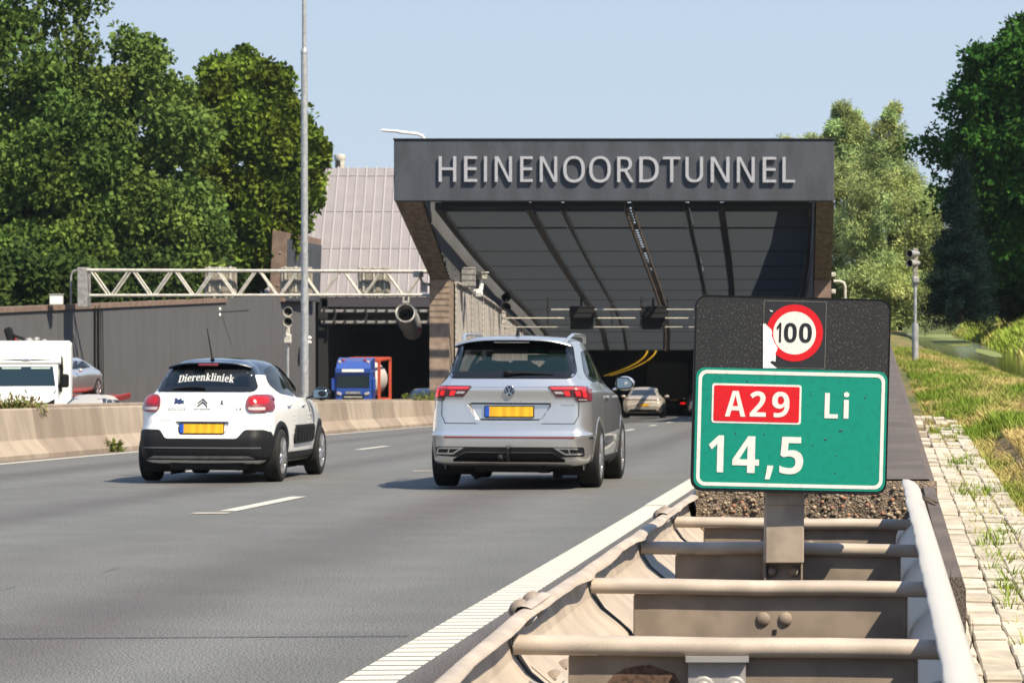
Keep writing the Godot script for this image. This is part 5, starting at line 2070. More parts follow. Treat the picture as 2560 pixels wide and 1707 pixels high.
func front_z(tab: Array, x: float, y: float) -> float:
	for i in range(1, tab.size()):
		if tab[i][1] >= y or i == tab.size() - 1:
			var zz := [0.0, 0.0]
			for e in 2:
				var r: Array = tab[i - 1 + e]
				var wr: float = r[2] - r[3]
				var ax := minf(absf(x), wr)
				zz[e] = r[5] + r[9] * (ax / wr) * (ax / wr)
			return lerpf(zz[0], zz[1], clampf((y - tab[i - 1][1]) / maxf(tab[i][1] - tab[i - 1][1], 1e-5), 0.0, 1.0))
	return 0.0


# where: 0 tail (x, y), 1 right flank (z, y), 2 left flank (z, y), 3 nose (x, y)
func skin(car: Dictionary, where: int, p: Vector2, off: float) -> Vector3:
	if where == 0:
		var z := rear_z(car.tab, p.x, p.y)
		if off == 0.0:
			return Vector3(p.x, p.y, z)
		var g := (rear_z(car.tab, p.x + 0.004, p.y) - rear_z(car.tab, p.x - 0.004, p.y)) / 0.008
		var k := off / sqrt(1.0 + minf(g * g, 30.0))
		return Vector3(p.x - clampf(g, -5.5, 5.5) * k, p.y, z + k)
	if where == 3:
		return Vector3(p.x, p.y, front_z(car.tab, p.x, p.y) - off)
	var x := side_x(car.tab, p.x, p.y, car.L) + off
	return Vector3(x if where == 1 else -x, p.y, p.x)


func patch(b: MB, car: Dictionary, where: int, poly: PackedVector2Array, off: float, deep := 0.0, minus = null, cell := 0.06) -> void:
	var lo := poly[0]
	var hi := poly[0]
	for p in poly:
		lo = lo.min(p)
		hi = hi.max(p)
	var nx := maxi(1, ceili((hi.x - lo.x) / cell))
	var ny := maxi(1, ceili((hi.y - lo.y) / cell))
	var st := (hi - lo) / Vector2(nx, ny)
	for i in nx:
		for j in ny:
			var o := lo + Vector2(i, j) * st
			var sq := PackedVector2Array([o, o + Vector2(st.x, 0), o + st, o + Vector2(0, st.y)])
			for pc in Geometry2D.intersect_polygons(poly, sq):
				var list := [pc]
				if minus != null:
					list = Geometry2D.clip_polygons(pc, minus)
				for q in list:
					var tr := Geometry2D.triangulate_polygon(q)
					var s := b.v.size()
					for p in q:
						var w := skin(car, where, p, off)
						var dx := skin(car, where, p + Vector2(0.01, 0), off) - skin(car, where, p - Vector2(0.01, 0), off)
						var dy := skin(car, where, p + Vector2(0, 0.01), off) - skin(car, where, p - Vector2(0, 0.01), off)
						var nn := dx.cross(dy).normalized()
						var want: Vector3 = [Vector3.BACK, Vector3.RIGHT, Vector3.LEFT, Vector3.FORWARD][where]
						b.vert(w, nn if nn.dot(want) > 0.0 else -nn, p)
					for k in range(0, tr.size(), 3):
						b.tri(s + tr[k], s + tr[k + 1], s + tr[k + 2])
	if deep > 0.0:
		for lp in ([poly] if minus == null else [poly, minus]):
			for i in lp.size():
				var a: Vector2 = lp[i]
				var e: Vector2 = lp[(i + 1) % lp.size()]
				var k := maxi(1, ceili(a.distance_to(e) / cell))
				for j in k:
					var p := a.lerp(e, float(j) / k)
					var q := a.lerp(e, float(j + 1) / k)
					b.face([skin(car, where, p, off), skin(car, where, q, off), skin(car, where, q, off - deep), skin(car, where, p, off - deep)])


func pv(a: Array) -> PackedVector2Array:
	var p := PackedVector2Array()
	for i in range(0, a.size(), 2):
		p.append(Vector2(a[i], a[i + 1]))
	return p


func mirrored(p: PackedVector2Array) -> PackedVector2Array:
	var q := PackedVector2Array()
	for i in p.size():
		q.append(Vector2(-p[p.size() - 1 - i].x, p[p.size() - 1 - i].y))
	return q


func soften(p: PackedVector2Array, r: float, n := 4) -> PackedVector2Array:
	var out := PackedVector2Array()
	for i in p.size():
		var a := p[(i + p.size() - 1) % p.size()]
		var b := p[i]
		var c := p[(i + 1) % p.size()]
		var r1 := minf(r, minf(a.distance_to(b), b.distance_to(c)) * 0.45)
		var s := b + (a - b).normalized() * r1
		var e := b + (c - b).normalized() * r1
		for k in n + 1:
			var t := float(k) / n
			out.append(s.lerp(b, t).lerp(b.lerp(e, t), t))
	return out


# the painted shell between two heights of the table; holes: [where, polygon]
func shell(b: MB, car: Dictionary, r0: int, r1: int, holes: Array) -> void:
	var ss := []
	for i in 25:
		ss.append(0.2 * i / 24.0)
	for i in range(1, 15):
		ss.append(0.2 + 0.18 * i / 14.0)
	for i in range(1, 71):
		ss.append(0.38 + 0.40 * i / 70.0)
	for i in range(1, 7):
		ss.append(0.78 + 0.12 * i / 6.0)
	for i in range(1, 6):
		ss.append(0.9 + 0.1 * i / 5.0)
	var N := ss.size()
	var full := []
	for i in N:
		full.append([ss[i], 1.0])
	for i in range(N - 2, 0, -1):
		full.append([ss[i], -1.0])
	var P := []
	for r in range(r0, r1 + 1):
		var row := PackedVector3Array()
		var R: Array = car.tab[r]
		for q in full:
			var c := contour(R, q[0])
			row.append(Vector3(c.x * q[1], lerpf(R[0], R[1], clampf(-c.y / car.L, 0.0, 1.0)), c.y))
		P.append(row)
	var M2 := full.size()
	var skip := func(r: int, k: int) -> bool:
		var k2 := (k + 1) % M2
		var m: Vector3 = (P[r][k] + P[r][k2] + P[r + 1][k] + P[r + 1][k2]) * 0.25
		var s: float = full[k][0]
		for h in holes:
			var w: int = h[0]
			var hit := false
			if w == 0:
				hit = s < 0.36 and Geometry2D.is_point_in_polygon(Vector2(m.x, m.y), h[1])
			elif w == 3:
				hit = s > 0.80 and Geometry2D.is_point_in_polygon(Vector2(m.x, m.y), h[1])
			elif w == 1 or w == 2:
				hit = s >= 0.26 and s < 0.88 and (m.x > 0.0) == (w == 1) and Geometry2D.is_point_in_polygon(Vector2(m.z, m.y), h[1])
			if hit:
				return true
		return false
	b.grid(P, true, false, skip if holes.size() else null)


func arch_poly(zc: float, yc: float, r: float) -> PackedVector2Array:
	var p := PackedVector2Array()
	for k in 21:
		var a := -0.5 + (PI + 1.0) * k / 20.0
		p.append(Vector2(zc + cos(a) * r, maxf(yc + sin(a) * r, 0.1)))
	return p


func wheel_arch(car: Dictionary, t: Node3D, zc: float, yc: float, r: float, lip: float, m: Material, proud := 0.006) -> void:
	for w in [1, 2]:
		var b := MB.new()
		var P := []
		for k in 29:
			var a := -0.42 + (PI + 0.84) * k / 28.0
			var row := PackedVector3Array()
			for q in [[r - 0.012, -0.05], [r - 0.010, proud * 0.6], [r + lip * 0.2, proud], [r + lip * 0.85, proud], [r + lip, -0.004]]:
				var z: float = zc + cos(a) * q[0]
				var y: float = maxf(yc + sin(a) * q[0], 0.2)
				row.append(skin(car, w, Vector2(z, y), q[1]))
			P.append(row)
		b.grid(P, false, false, null, [], Vector3(1 if w == 1 else -1, 0, 0))
		put(b, "wheel_arch", m, t)
		b = MB.new()
		P = []
		for x in [side_x(car.tab, zc, yc + r * 0.6, car.L) - 0.02, 0.45]:
			var row := PackedVector3Array()
			for k in 21:
				var a := -0.6 + (PI + 1.2) * k / 20.0
				row.append(Vector3(x if w == 1 else -x, yc + sin(a) * (r + 0.005), zc + cos(a) * (r + 0.005)))
			P.append(row)
		b.grid(P)
		b.box(Vector3(0.43 if w == 1 else -0.43, yc + 0.1, zc), Vector3(0.02, r * 1.9, r * 2.0))
		put(b, "arch_liner", M.rubber, t)


func wheel(t: Node3D, x: float, y: float, z: float, r: float, w: float, rim: float, spokes: int, m_face: Material, m_dark: Material) -> void:
	var s := signf(x)
	var o := Node3D.new()
	o.name = "wheel"
	var k0 := 0
	while t.has_node(NodePath(o.name)):
		k0 += 1
		o.name = "wheel_%03d" % k0
	t.add_child(o)
	o.position = Vector3(x, y, z)
	var xf := Transform3D(Basis(Vector3.BACK, -PI / 2 * s), Vector3.ZERO)  # local y points outwards
	var b := MB.new()
	b.lathe([[rim - 0.015, -w * 0.5], [r - 0.05, -w * 0.5], [r - 0.015, -w * 0.44], [r, -w * 0.34], [r, w * 0.34], [r - 0.015, w * 0.44], [r - 0.05, w * 0.5], [rim + 0.02, w * 0.49], [rim, w * 0.45]], xf, 44)
	put(b, "tyre", M.tyre, o)
	b = MB.new()
	b.lathe([[rim, w * 0.45], [rim - 0.012, w * 0.46], [rim - 0.025, w * 0.40], [rim - 0.04, -w * 0.3]], xf, 40)
	for k in spokes:
		for e in [-0.16, 0.16]:
			var a: float = TAU * k / spokes + e
			var bas := xf.basis * Basis(Vector3.UP, a)
			b.box(bas * Vector3(rim * 0.56, w * 0.40, 0), Vector3(rim * 0.86, 0.035, 0.034), bas, 0.008)
	b.lathe([[rim * 0.28, w * 0.34], [rim * 0.26, w * 0.43], [0.04, w * 0.45], [0.0, w * 0.45]], xf, 20)
	put(b, "rim", m_face, o)
	b = MB.new()
	b.lathe([[rim - 0.04, w * 0.16], [0.0, w * 0.16]], xf, 24)
	put(b, "brake_disc", m_dark, o)


# lettering laid on the skin: bends up or down by arc at its ends
func lettering(car: Dictionary, where: int, s: String, face_name: String, weight: int, c: Vector2, w: float, h: float, arc: float, off: float) -> ArrayMesh:
	var m := letter_mesh(s, face_name, weight, w, h, 0.003)
	var a := m.surface_get_arrays(0)
	var vs: PackedVector3Array = a[Mesh.ARRAY_VERTEX]
	for i in vs.size():
		var p := vs[i]
		var q := Vector2(p.x * (1.0 if where != 1 else -1.0), p.y + arc * pow(p.x / (w * 0.5), 2.0))
		vs[i] = skin(car, where, c + q, off + p.z)
	a[Mesh.ARRAY_VERTEX] = vs
	var out := ArrayMesh.new()
	out.add_surface_from_arrays(Mesh.PRIMITIVE_TRIANGLES, a)
	return out


func number_plate(t: Node3D, o: Vector3, bas: Basis, front := false) -> void:
	var xf := Transform3D(bas, o)
	var b := MB.new()
	b.prism(rounded(0.535, 0.125, 0.012), 0.012, xf)
	var p := put(b, "number_plate", M.black_plastic, t)
	b = MB.new()
	b.prism(rounded(0.515, 0.105, 0.008), 0.004, xf * Transform3D(Basis(), Vector3(0, 0, 0.0025)))
	put(b, "plate_face", M.plate_yellow, p)
	b = MB.new()
	b.prism(rounded(0.045, 0.104, 0.006, Vector2(-0.2345, 0)), 0.004, xf * Transform3D(Basis(), Vector3(0, 0, 0.0045)))
	put(b, "plate_band", M.plate_blue, p)


# window: hole polygon, black surround and tinted pane
func window(t: Node3D, car: Dictionary, where: int, hole: PackedVector2Array, border: float, glass: Material, called := "window", proud := 0.004) -> MeshInstance3D:
	var outer: PackedVector2Array = Geometry2D.offset_polygon(hole, border, Geometry2D.JOIN_ROUND)[0]
	var inner: PackedVector2Array = Geometry2D.offset_polygon(hole, -0.035, Geometry2D.JOIN_ROUND)[0]
	var b := MB.new()
	patch(b, car, where, outer, proud, 0.012, inner)
	var f := put(b, called, M.black_gloss, t)
	b = MB.new()
	patch(b, car, where, inner, proud - 0.001)
	put(b, "pane", glass, f)
	return f


func plate_well(t: Node3D, car: Dictionary, rec: PackedVector2Array, deep: float, m: Material) -> void:
	var outer: PackedVector2Array = Geometry2D.offset_polygon(rec, 0.035, Geometry2D.JOIN_ROUND)[0]
	var inner: PackedVector2Array = Geometry2D.offset_polygon(rec, -0.018, Geometry2D.JOIN_ROUND)[0]
	var b := MB.new()
	patch(b, car, 0, outer, 0.002, 0.006, rec)
	patch(b, car, 0, inner, -deep)
	for i in rec.size():
		var p := rec[i]
		var q := rec[(i + 1) % rec.size()]
		var c := Vector2(0, (rec[0].y + rec[rec.size() / 2].y) * 0.5)
		b.face([skin(car, 0, p, 0.002), skin(car, 0, q, 0.002), skin(car, 0, c + (q - c) * 0.93, -deep - 0.001), skin(car, 0, c + (p - c) * 0.93, -deep - 0.001)])
	put(b, "plate_well", m, t)


func seats(t: Node3D, w: float, floor_y: float, zs: Array, top: float) -> void:
	for i in zs.size():
		for x in ([-0.37, 0.37] if i == 0 else [-0.38, 0.0, 0.38]):
			var b := MB.new()
			b.box(Vector3(x * w, floor_y + 0.32, zs[i] - 0.05), Vector3(0.50 if i == 0 else 0.40, 0.62, 0.14), Basis(Vector3.RIGHT, 0.2), 0.05)
			b.box(Vector3(x * w, floor_y + 0.1, zs[i] - 0.3), Vector3(0.5, 0.14, 0.5), Basis(), 0.04)
			b.box(Vector3(x * w, top, zs[i] + 0.03), Vector3(0.27, 0.17, 0.1), Basis(), 0.04)
			put(b, "seat", M.grey_plastic, t)


func place_car(t: Node3D, d: float, x: float, y: float, turn: float, pitch := 0.0) -> void:
	t.position = Vector3(x, y, -d)
	t.rotation = Vector3(pitch, turn, 0)


func car_mats() -> void:
	var sv := mat("silver_paint", lin(0.64, 0.625, 0.61), 0.26, 0.8)
	sv.clearcoat_enabled = true
	sv.clearcoat = 0.8
	sv.clearcoat_roughness = 0.05
	var wp := mat("car_white", lin(0.80, 0.80, 0.79), 0.30)
	wp.clearcoat_enabled = true
	wp.clearcoat = 0.8
	wp.clearcoat_roughness = 0.05
	var bp := mat("roof_blue", lin(0.012, 0.018, 0.030), 0.22, 0.2)
	bp.clearcoat_enabled = true
	bp.clearcoat = 1.0
	bp.clearcoat_roughness = 0.04
	var ch := mat("chalk_paint", lin(0.40, 0.36, 0.31), 0.3, 0.1)
	ch.clearcoat_enabled = true
	var lb := mat("lorry_blue", lin(0.009, 0.055, 0.30), 0.3)
	lb.clearcoat_enabled = true
	mat("diffuser_black", lin(0.007, 0.007, 0.008), 0.6).metallic_specular = 0.15
	mat("bed_red", lin(0.30, 0.025, 0.018), 0.4)
	mat("tank_orange", lin(0.50, 0.075, 0.035), 0.5)
	weather(mat("tank_shell", lin(0.58, 0.55, 0.52), 0.5), M.road_white.albedo_texture, 1.0, null, 1.0)
	mat("grey_ink", lin(0.30, 0.30, 0.31), 0.5)
	mat("faint_ink", lin(0.58, 0.57, 0.56), 0.5)
	mat("dark_ink", lin(0.02, 0.022, 0.035), 0.5)
	mat("white_ink", lin(0.86, 0.85, 0.82), 0.5)
	mat("navy_ink", lin(0.015, 0.03, 0.10), 0.5)
	var py := mat("plate_yellow", lin(0.78, 0.43, 0.012), 0.45)
	var smear := noise_tex(FastNoiseLite.TYPE_SIMPLEX, 0.03, 2, 0.74, 1.0, 256, 77, 0.3, 0.7)
	py.albedo_texture = smear
	py.uv1_scale = Vector3(1.2, 0.08, 1)
	mat("plate_blue", lin(0.01, 0.07, 0.42), 0.4)
	for q in [["lens_red", 0.16, 0.006, 0.010, 0.0], ["lens_bright", 0.55, 0.012, 0.02, 0.5], ["lens_dark", 0.05, 0.006, 0.010, 0.0]]:
		var m := mat(q[0], lin(q[1], q[2], q[3]), 0.12)
		m.clearcoat_enabled = true
		if q[4] > 0.0:
			m.emission_enabled = true
			m.emission = Color(1.0, 0.05, 0.05)
			m.emission_energy_multiplier = q[4]
	mat("lens_clear", lin(0.45, 0.40, 0.40), 0.12)
	for q in [["glass_tint", 0.010, 0.024, 0.021, 0.50], ["glass_dark", 0.005, 0.008, 0.011, 0.80], ["glass_clear", 0.02, 0.05, 0.04, 0.12]]:
		var m := mat(q[0], lin(q[1], q[2], q[3]), 0.02)
		m.transparency = BaseMaterial3D.TRANSPARENCY_ALPHA
		m.albedo_color.a = q[4]
	var mg := mat("mirror_glass", lin(0.30, 0.36, 0.40), 0.04, 1.0)


func vehicles() -> void:
	car_mats()
	silver_suv()
	white_hatch()
	other_traffic()


func silver_suv() -> void:
	var d := 27.75
	var t := thing("suv", "silver sport utility vehicle seen from behind with roof rails and a tow ball", "car")
	var car := {"L": 4.49}
	car.tab = car_table([
		[0.25, 0.22, 0.78, 0.03, -0.16, -4.30, 0.12, 0.04, 0.2, 0.1], [0.285, 0.25, 0.865, 0.04, -0.05, -4.42, 0.14, 0.05, 0.25, 0.12], [0.38, 0.40, 0.90, 0.045, -0.015, -4.47, 0.18, 0.06, 0.3, 0.15],
		[0.53, 0.55, 0.915, 0.045, 0.0, -4.49, 0.20, 0.06, 0.3, 0.15], [0.575, 0.62, 0.925, 0.045, 0.0, -4.49, 0.20, 0.06, 0.3, 0.15], [0.615, 0.68, 0.925, 0.05, -0.03, -4.48, 0.20, 0.06, 0.3, 0.15],
		[0.70, 0.76, 0.922, 0.05, -0.05, -4.46, 0.20, 0.06, 0.3, 0.15], [0.93, 0.88, 0.915, 0.06, -0.075, -4.40, 0.19, 0.06, 0.3, 0.15], [1.065, 0.96, 0.905, 0.07, -0.065, -4.25, 0.17, 0.06, 0.3, 0.15],
		[1.10, 1.00, 0.89, 0.08, -0.095, -4.00, 0.16, 0.06, 0.3, 0.15], [1.15, 1.08, 0.845, 0.085, -0.135, -3.35, 0.15, 0.05, 0.25, 0.12], [1.22, 1.15, 0.795, 0.09, -0.18, -3.22, 0.13, 0.05, 0.2, 0.1],
		[1.40, 1.36, 0.725, 0.09, -0.30, -2.85, 0.12, 0.05, 0.2, 0.1], [1.545, 1.52, 0.665, 0.09, -0.40, -2.50, 0.12, 0.05, 0.2, 0.1], [1.60, 1.585, 0.62, 0.10, -0.43, -2.30, 0.12, 0.05, 0.2, 0.08],
		[1.635, 1.63, 0.52, 0.12, -0.50, -2.05, 0.12, 0.05, 0.2, 0.05], [1.655, 1.655, 0.26, 0.1, -0.85, -1.8, 0.1, 0.02, 0.1, 0.02], [1.66, 1.66, 0.02, 0.0, -1.3, -1.5, 0.01, 0.0, 0.01, 0.0]])
	var back := soften(pv([-0.655, 1.225, 0.655, 1.225, 0.595, 1.52, 0.55, 1.555, -0.55, 1.555, -0.595, 1.52]), 0.05)
	var side_a := soften(pv([-0.78, 1.25, -1.0, 1.46, -1.38, 1.49, -1.38, 1.17, -0.90, 1.17]), 0.03)
	var side_b := soften(pv([-1.44, 1.165, -1.44, 1.495, -2.14, 1.49, -2.14, 1.145]), 0.03)
	var side_c := soften(pv([-2.20, 1.143, -2.20, 1.485, -2.42, 1.455, -2.98, 1.14]), 0.03)
	var wind := soften(pv([-0.68, 1.16, 0.68, 1.16, 0.55, 1.51, -0.55, 1.51]), 0.06)
	var rec := soften(pv([-0.47, 0.925, 0.47, 0.925, 0.35, 0.735, -0.35, 0.735]), 0.03)
	var wz := [-0.88, -3.555]
	var holes := [[0, back], [3, wind], [0, rec]]
	for w in [1, 2]:
		for h in [side_a, side_b, side_c]:
			holes.append([w, h])
		for z in wz:
			holes.append([w, arch_poly(z, 0.36, 0.385)])
	var b := MB.new()
	shell(b, car, 0, 72, holes)
	var body := put(b, "body", M.silver_paint, t)
	# recessed plate well
	plate_well(t, car, rec, 0.035, M.silver_paint)
	number_plate(t, Vector3(-0.005, 0.83, rear_z(car.tab, 0, 0.83) - 0.012), Basis(Vector3.RIGHT, -0.08))
	window(t, car, 0, back, 0.035, M.glass_tint, "rear_window", 0.010)
	b = MB.new()
	patch(b, car, 0, pv([-0.60, 1.49, 0.60, 1.49, 0.57, 1.555, -0.57, 1.555]), 0.012)
	put(b, "window_band", M.black_gloss, t)
	window(t, car, 3, wind, 0.03, M.glass_clear, "windscreen")
	for w in [1, 2]:
		for h in [side_a, side_b, side_c]:
			window(t, car, w, h, 0.022, M.glass_dark if h == side_a else M.glass_tint, "side_window")
	# tail lamps
	for s in [1.0, -1.0]:
		var lens := soften(pv([0.405, 1.098, 0.43, 1.106, 0.70, 1.108, 0.812, 1.102, 0.812, 0.945, 0.72, 0.942, 0.695, 0.985, 0.50, 0.985]), 0.012)
		var sets := [["lens_dark", lens, 0.010, 0.02], ["lens_red", pv([0.43, 1.095, 0.80, 1.095, 0.80, 1.06, 0.46, 1.06]), 0.013, 0.004], ["lens_bright", pv([0.435, 1.090, 0.672, 1.092, 0.672, 1.070, 0.455, 1.070]), 0.0150, 0.004], ["lens_bright", pv([0.575, 1.050, 0.635, 1.050, 0.650, 1.000, 0.605, 1.000]), 0.0145, 0.004],
			["lens_clear", pv([0.475, 1.045, 0.560, 1.045, 0.585, 1.020, 0.495, 1.020]), 0.0145, 0.004], ["lens_bright", pv([0.688, 1.092, 0.785, 1.094, 0.806, 0.985, 0.778, 0.985, 0.758, 1.066, 0.692, 1.068]), 0.0145, 0.004], ["lens_bright", pv([0.695, 1.050, 0.740, 1.050, 0.752, 1.000, 0.715, 1.000]), 0.0145, 0.004], ["lens_clear", pv([0.73, 0.962, 0.805, 0.962, 0.805, 0.955, 0.73, 0.955]), 0.0145, 0.003]]
		var first: MeshInstance3D = null
		for q in sets:
			b = MB.new()
			patch(b, car, 0, q[1] if s > 0 else mirrored(q[1]), q[2], q[3], null, 0.03)
			if first == null:
				first = put(b, "tail_light", M[q[0]], t)
			else:
				put(b, "lens", M[q[0]], first)
		b = MB.new()
		patch(b, car, 1 if s > 0 else 2, pv([-0.20, 1.098, -0.30, 1.095, -0.46, 1.075, -0.43, 1.03, -0.36, 0.95, -0.20, 0.948]), 0.010, 0.02, null, 0.04)
		put(b, "wrap_lens", M.lens_red, first)
	# red reflector line, grey line round the flank
	b = MB.new()
	patch(b, car, 0, pv([-0.70, 0.566, 0.70, 0.566, 0.70, 0.548, -0.70, 0.548]), 0.006, 0.01)
	put(b, "reflector_strip", M.lens_red, t)
	for w in [1, 2]:
		b = MB.new()
		patch(b, car, w, pv([-0.18, 0.566, -0.44, 0.566, -0.44, 0.548, -0.18, 0.548]), 0.006, 0.01)
		patch(b, car, w, pv([-1.34, 0.47, -3.1, 0.50, -3.1, 0.485, -1.34, 0.455]), 0.008, 0.01)
		put(b, "flank_trim", M.chrome, t)
		b = MB.new()
		patch(b, car, w, pv([-0.95, 1.005, -3.2, 0.955, -3.2, 0.945, -0.95, 0.992]), 0.002, 0.008)
		put(b, "shoulder_crease", M.silver_paint, t)
		b = MB.new()
		patch(b, car, w, pv([-1.35, 0.33, -3.08, 0.33, -3.08, 0.26, -1.35, 0.26]), 0.012, 0.02)
		put(b, "sill", M.grey_plastic, t)
		for z in [-1.55, -2.55]:
			b = MB.new()
			var q := skin(car, w, Vector2(z, 0.985), 0.02)
			b.box(q, Vector3(0.03, 0.03, 0.2), Basis(), 0.01)
			put(b, "door_handle", M.silver_paint, t)
		for z in [-1.41, -2.17]:
			b = MB.new()
			patch(b, car, w, pv([z + 0.004, 1.14, z - 0.004, 1.14, z - 0.004, 0.36, z + 0.004, 0.36]), 0.0012)
			put(b, "door_gap", M.rubber, t)
	# boot lid gaps
	b = MB.new()
	patch(b, car, 0, pv([-0.70, 0.708, 0.70, 0.708, 0.70, 0.700, -0.70, 0.700]), 0.0015)
	for s in [1.0, -1.0]:
		var g := pv([0.733, 0.95, 0.741, 0.95, 0.741, 0.79, 0.70, 0.708, 0.69, 0.708, 0.733, 0.79])
		patch(b, car, 0, g if s > 0 else mirrored(g), 0.0015)
	put(b, "boot_gap", M.grey_plastic, t)
	# lower black panel, diffuser, tail pipe trims
	b = MB.new()
	patch(b, car, 0, soften(pv([-0.80, 0.36, -0.79, 0.455, 0.79, 0.455, 0.80, 0.36, 0.56, 0.345, 0.47, 0.40, -0.47, 0.40, -0.56, 0.345]), 0.02), 0.007, 0.015)
	put(b, "lower_grille", M.black_gloss, t)
	b = MB.new()
	patch(b, car, 0, pv([-0.47, 0.393, 0.47, 0.393, 0.60, 0.32, 0.60, 0.295, -0.60, 0.295, -0.60, 0.32]), 0.012, 0.02)
	put(b, "diffuser", M.diffuser_black, t)
	for s in [1.0, -1.0]:
		var o := soften(pv([0.475, 0.448, 0.755, 0.446, 0.785, 0.375, 0.60, 0.372]), 0.012)
		var i: PackedVector2Array = Geometry2D.offset_polygon(o, -0.016)[0]
		b = MB.new()
		patch(b, car, 0, o if s > 0 else mirrored(o), 0.018, 0.02, i if s > 0 else mirrored(i), 0.03)
		var bar := pv([0.630, 0.44, 0.642, 0.44, 0.662, 0.378, 0.650, 0.378])
		patch(b, car, 0, bar if s > 0 else mirrored(bar), 0.016, 0.01, null, 0.05)
		put(b, "tail_pipe_trim", M.chrome, t)
	# tow ball and socket
	b = MB.new()
	b.tube([Vector3(0.0, 0.30, -0.08), Vector3(0.0, 0.33, 0.06), Vector3(0.0, 0.40, 0.09), Vector3(0.0, 0.43, 0.09)], 0.016, 10)
	b.ball(Vector3(0.0, 0.445, 0.09), Vector3(0.026, 0.026, 0.026))
	put(b, "tow_ball", M.alloy_dark, t)
	b = MB.new()
	b.lathe([[0.0, 0.03], [0.035, 0.03], [0.035, -0.06], [0.0, -0.06]], Transform3D(Basis(Vector3.RIGHT, PI / 2), Vector3(-0.075, 0.345, 0.04)), 14)
	put(b, "tow_socket", M.alloy_dark, t)
	# badge
	var bz := rear_z(car.tab, 0, 1.05) + 0.004
	var bx := Transform3D(Basis(Vector3.RIGHT, -0.05), Vector3(0, 1.05, bz))
	b = MB.new()
	b.lathe([[0.060, -0.01], [0.060, 0.008], [0.0, 0.012]], bx * Transform3D(Basis(Vector3.RIGHT, PI / 2), Vector3.ZERO), 32)
	var bd := put(b, "badge", M.black_gloss, t)
	b = MB.new()
	b.lathe([[0.060, 0.006], [0.060, 0.013], [0.053, 0.014], [0.052, 0.010]], bx * Transform3D(Basis(Vector3.RIGHT, PI / 2), Vector3.ZERO), 32)
	for q in [[-0.020, 0.042, 0.0, -0.004], [0.020, 0.042, 0.0, -0.004], [-0.044, 0.026, -0.018, -0.043], [-0.018, -0.043, 0.0, -0.008], [0.0, -0.008, 0.018, -0.043], [0.018, -0.043, 0.044, 0.026]]:
		b.tube([bx * Vector3(q[0], q[1], 0.013), bx * Vector3(q[2], q[3], 0.013)], 0.0055, 6)
	put(b, "badge_mark", M.chrome, bd)
	put(lettering(car, 0, "T I G U A N", "Droid Sans", 700, Vector2(0.0, 0.955), 0.285, 0.021, 0.0, 0.004), "lettering", M.grey_ink, t)
	put(lettering(car, 0, "eHybrid", "Droid Sans", 700, Vector2(0.62, 0.905), 0.14, 0.020, 0.0, 0.004), "lettering", M.grey_ink, t)
	# roof spoiler, brake light, wiper, fin, rails
	b = MB.new()
	var P := []
	for k in 21:
		var x := lerpf(-0.63, 0.63, k / 20.0)
		var f := absf(x) / 0.63
		var zr := -0.235 - 0.10 * pow(f, 2.5)
		var y := 1.612 - 0.055 * pow(f, 4.0) - 0.012 * f * f
		P.append(PackedVector3Array([Vector3(x * 0.95, y + 0.026 - 0.02 * f, -0.62), Vector3(x, y + 0.012, zr - 0.12), Vector3(x, y, zr), Vector3(x, y - 0.016, zr + 0.002), Vector3(x, y - 0.03, zr - 0.03), Vector3(x * 0.97, y - 0.035, -0.45)]))
	var Q := []
	for row in P:
		Q.append(PackedVector3Array([row[0], row[1], row[2], row[3]]))
	b.grid(Q, false, false, null, [], Vector3(0, 1, 0.3))
	put(b, "roof_spoiler", M.silver_paint, t)
	Q = []
	for row in P:
		Q.append(PackedVector3Array([row[3], row[4], row[5]]))
	b = MB.new()
	b.grid(Q, false, false, null, [], Vector3(0, -1, 0.2))
	put(b, "spoiler_underside", M.black_gloss, t)
	b = MB.new()
	b.box(Vector3(0, 1.583, -0.252), Vector3(0.40, 0.020, 0.03), Basis(), 0.004)
	var bl := put(b, "brake_light", M.diffuser_black, t)
	b = MB.new()
	b.box(Vector3(0, 1.570, -0.245), Vector3(0.38, 0.006, 0.02))
	put(b, "brake_light_edge", M.steel_grey, bl)
	b = MB.new()
	var w0 := skin(car, 0, Vector2(-0.02, 1.235), 0.03)
	var w1 := skin(car, 0, Vector2(0.46, 1.228), 0.015)
	b.tube([w0, w0.lerp(w1, 0.3) + Vector3(0, 0.01, 0.005), w1], [0.016, 0.012, 0.008], 8)
	b.ball(w0 + Vector3(-0.01, 0.008, 0), Vector3(0.05, 0.03, 0.03))
	put(b, "wiper", M.black_plastic, t)
	b = MB.new()
	b.prism(pv([-0.09, 0.0, 0.09, 0.0, 0.05, 0.02, 0.035, 0.075, 0.015, 0.075, -0.03, 0.03]), 0.03, Transform3D(Basis(Vector3.UP, PI / 2), Vector3(0.015, 1.652, -0.75)))
	put(b, "roof_antenna", M.black_plastic, t)
	for s in [1.0, -1.0]:
		b = MB.new()
		b.tube([Vector3(s * 0.555, 1.585, -0.52), Vector3(s * 0.58, 1.632, -0.66), Vector3(s * 0.595, 1.660, -0.85), Vector3(s * 0.60, 1.672, -1.5), Vector3(s * 0.595, 1.665, -2.1), Vector3(s * 0.57, 1.60, -2.35)], 0.021, 10)
		put(b, "roof_rail", M.silver_paint, t)
		# door mirror
		b = MB.new()
		b.ball(Vector3(s * 0.985, 1.135, -2.98), Vector3(0.115, 0.085, 0.075), 18, 12)
		b.box(Vector3(s * 0.90, 1.08, -2.98), Vector3(0.12, 0.03, 0.08), Basis(Vector3.BACK, 0.3 * s), 0.01)
		var mr := put(b, "door_mirror", M.silver_paint, t)
		b = MB.new()
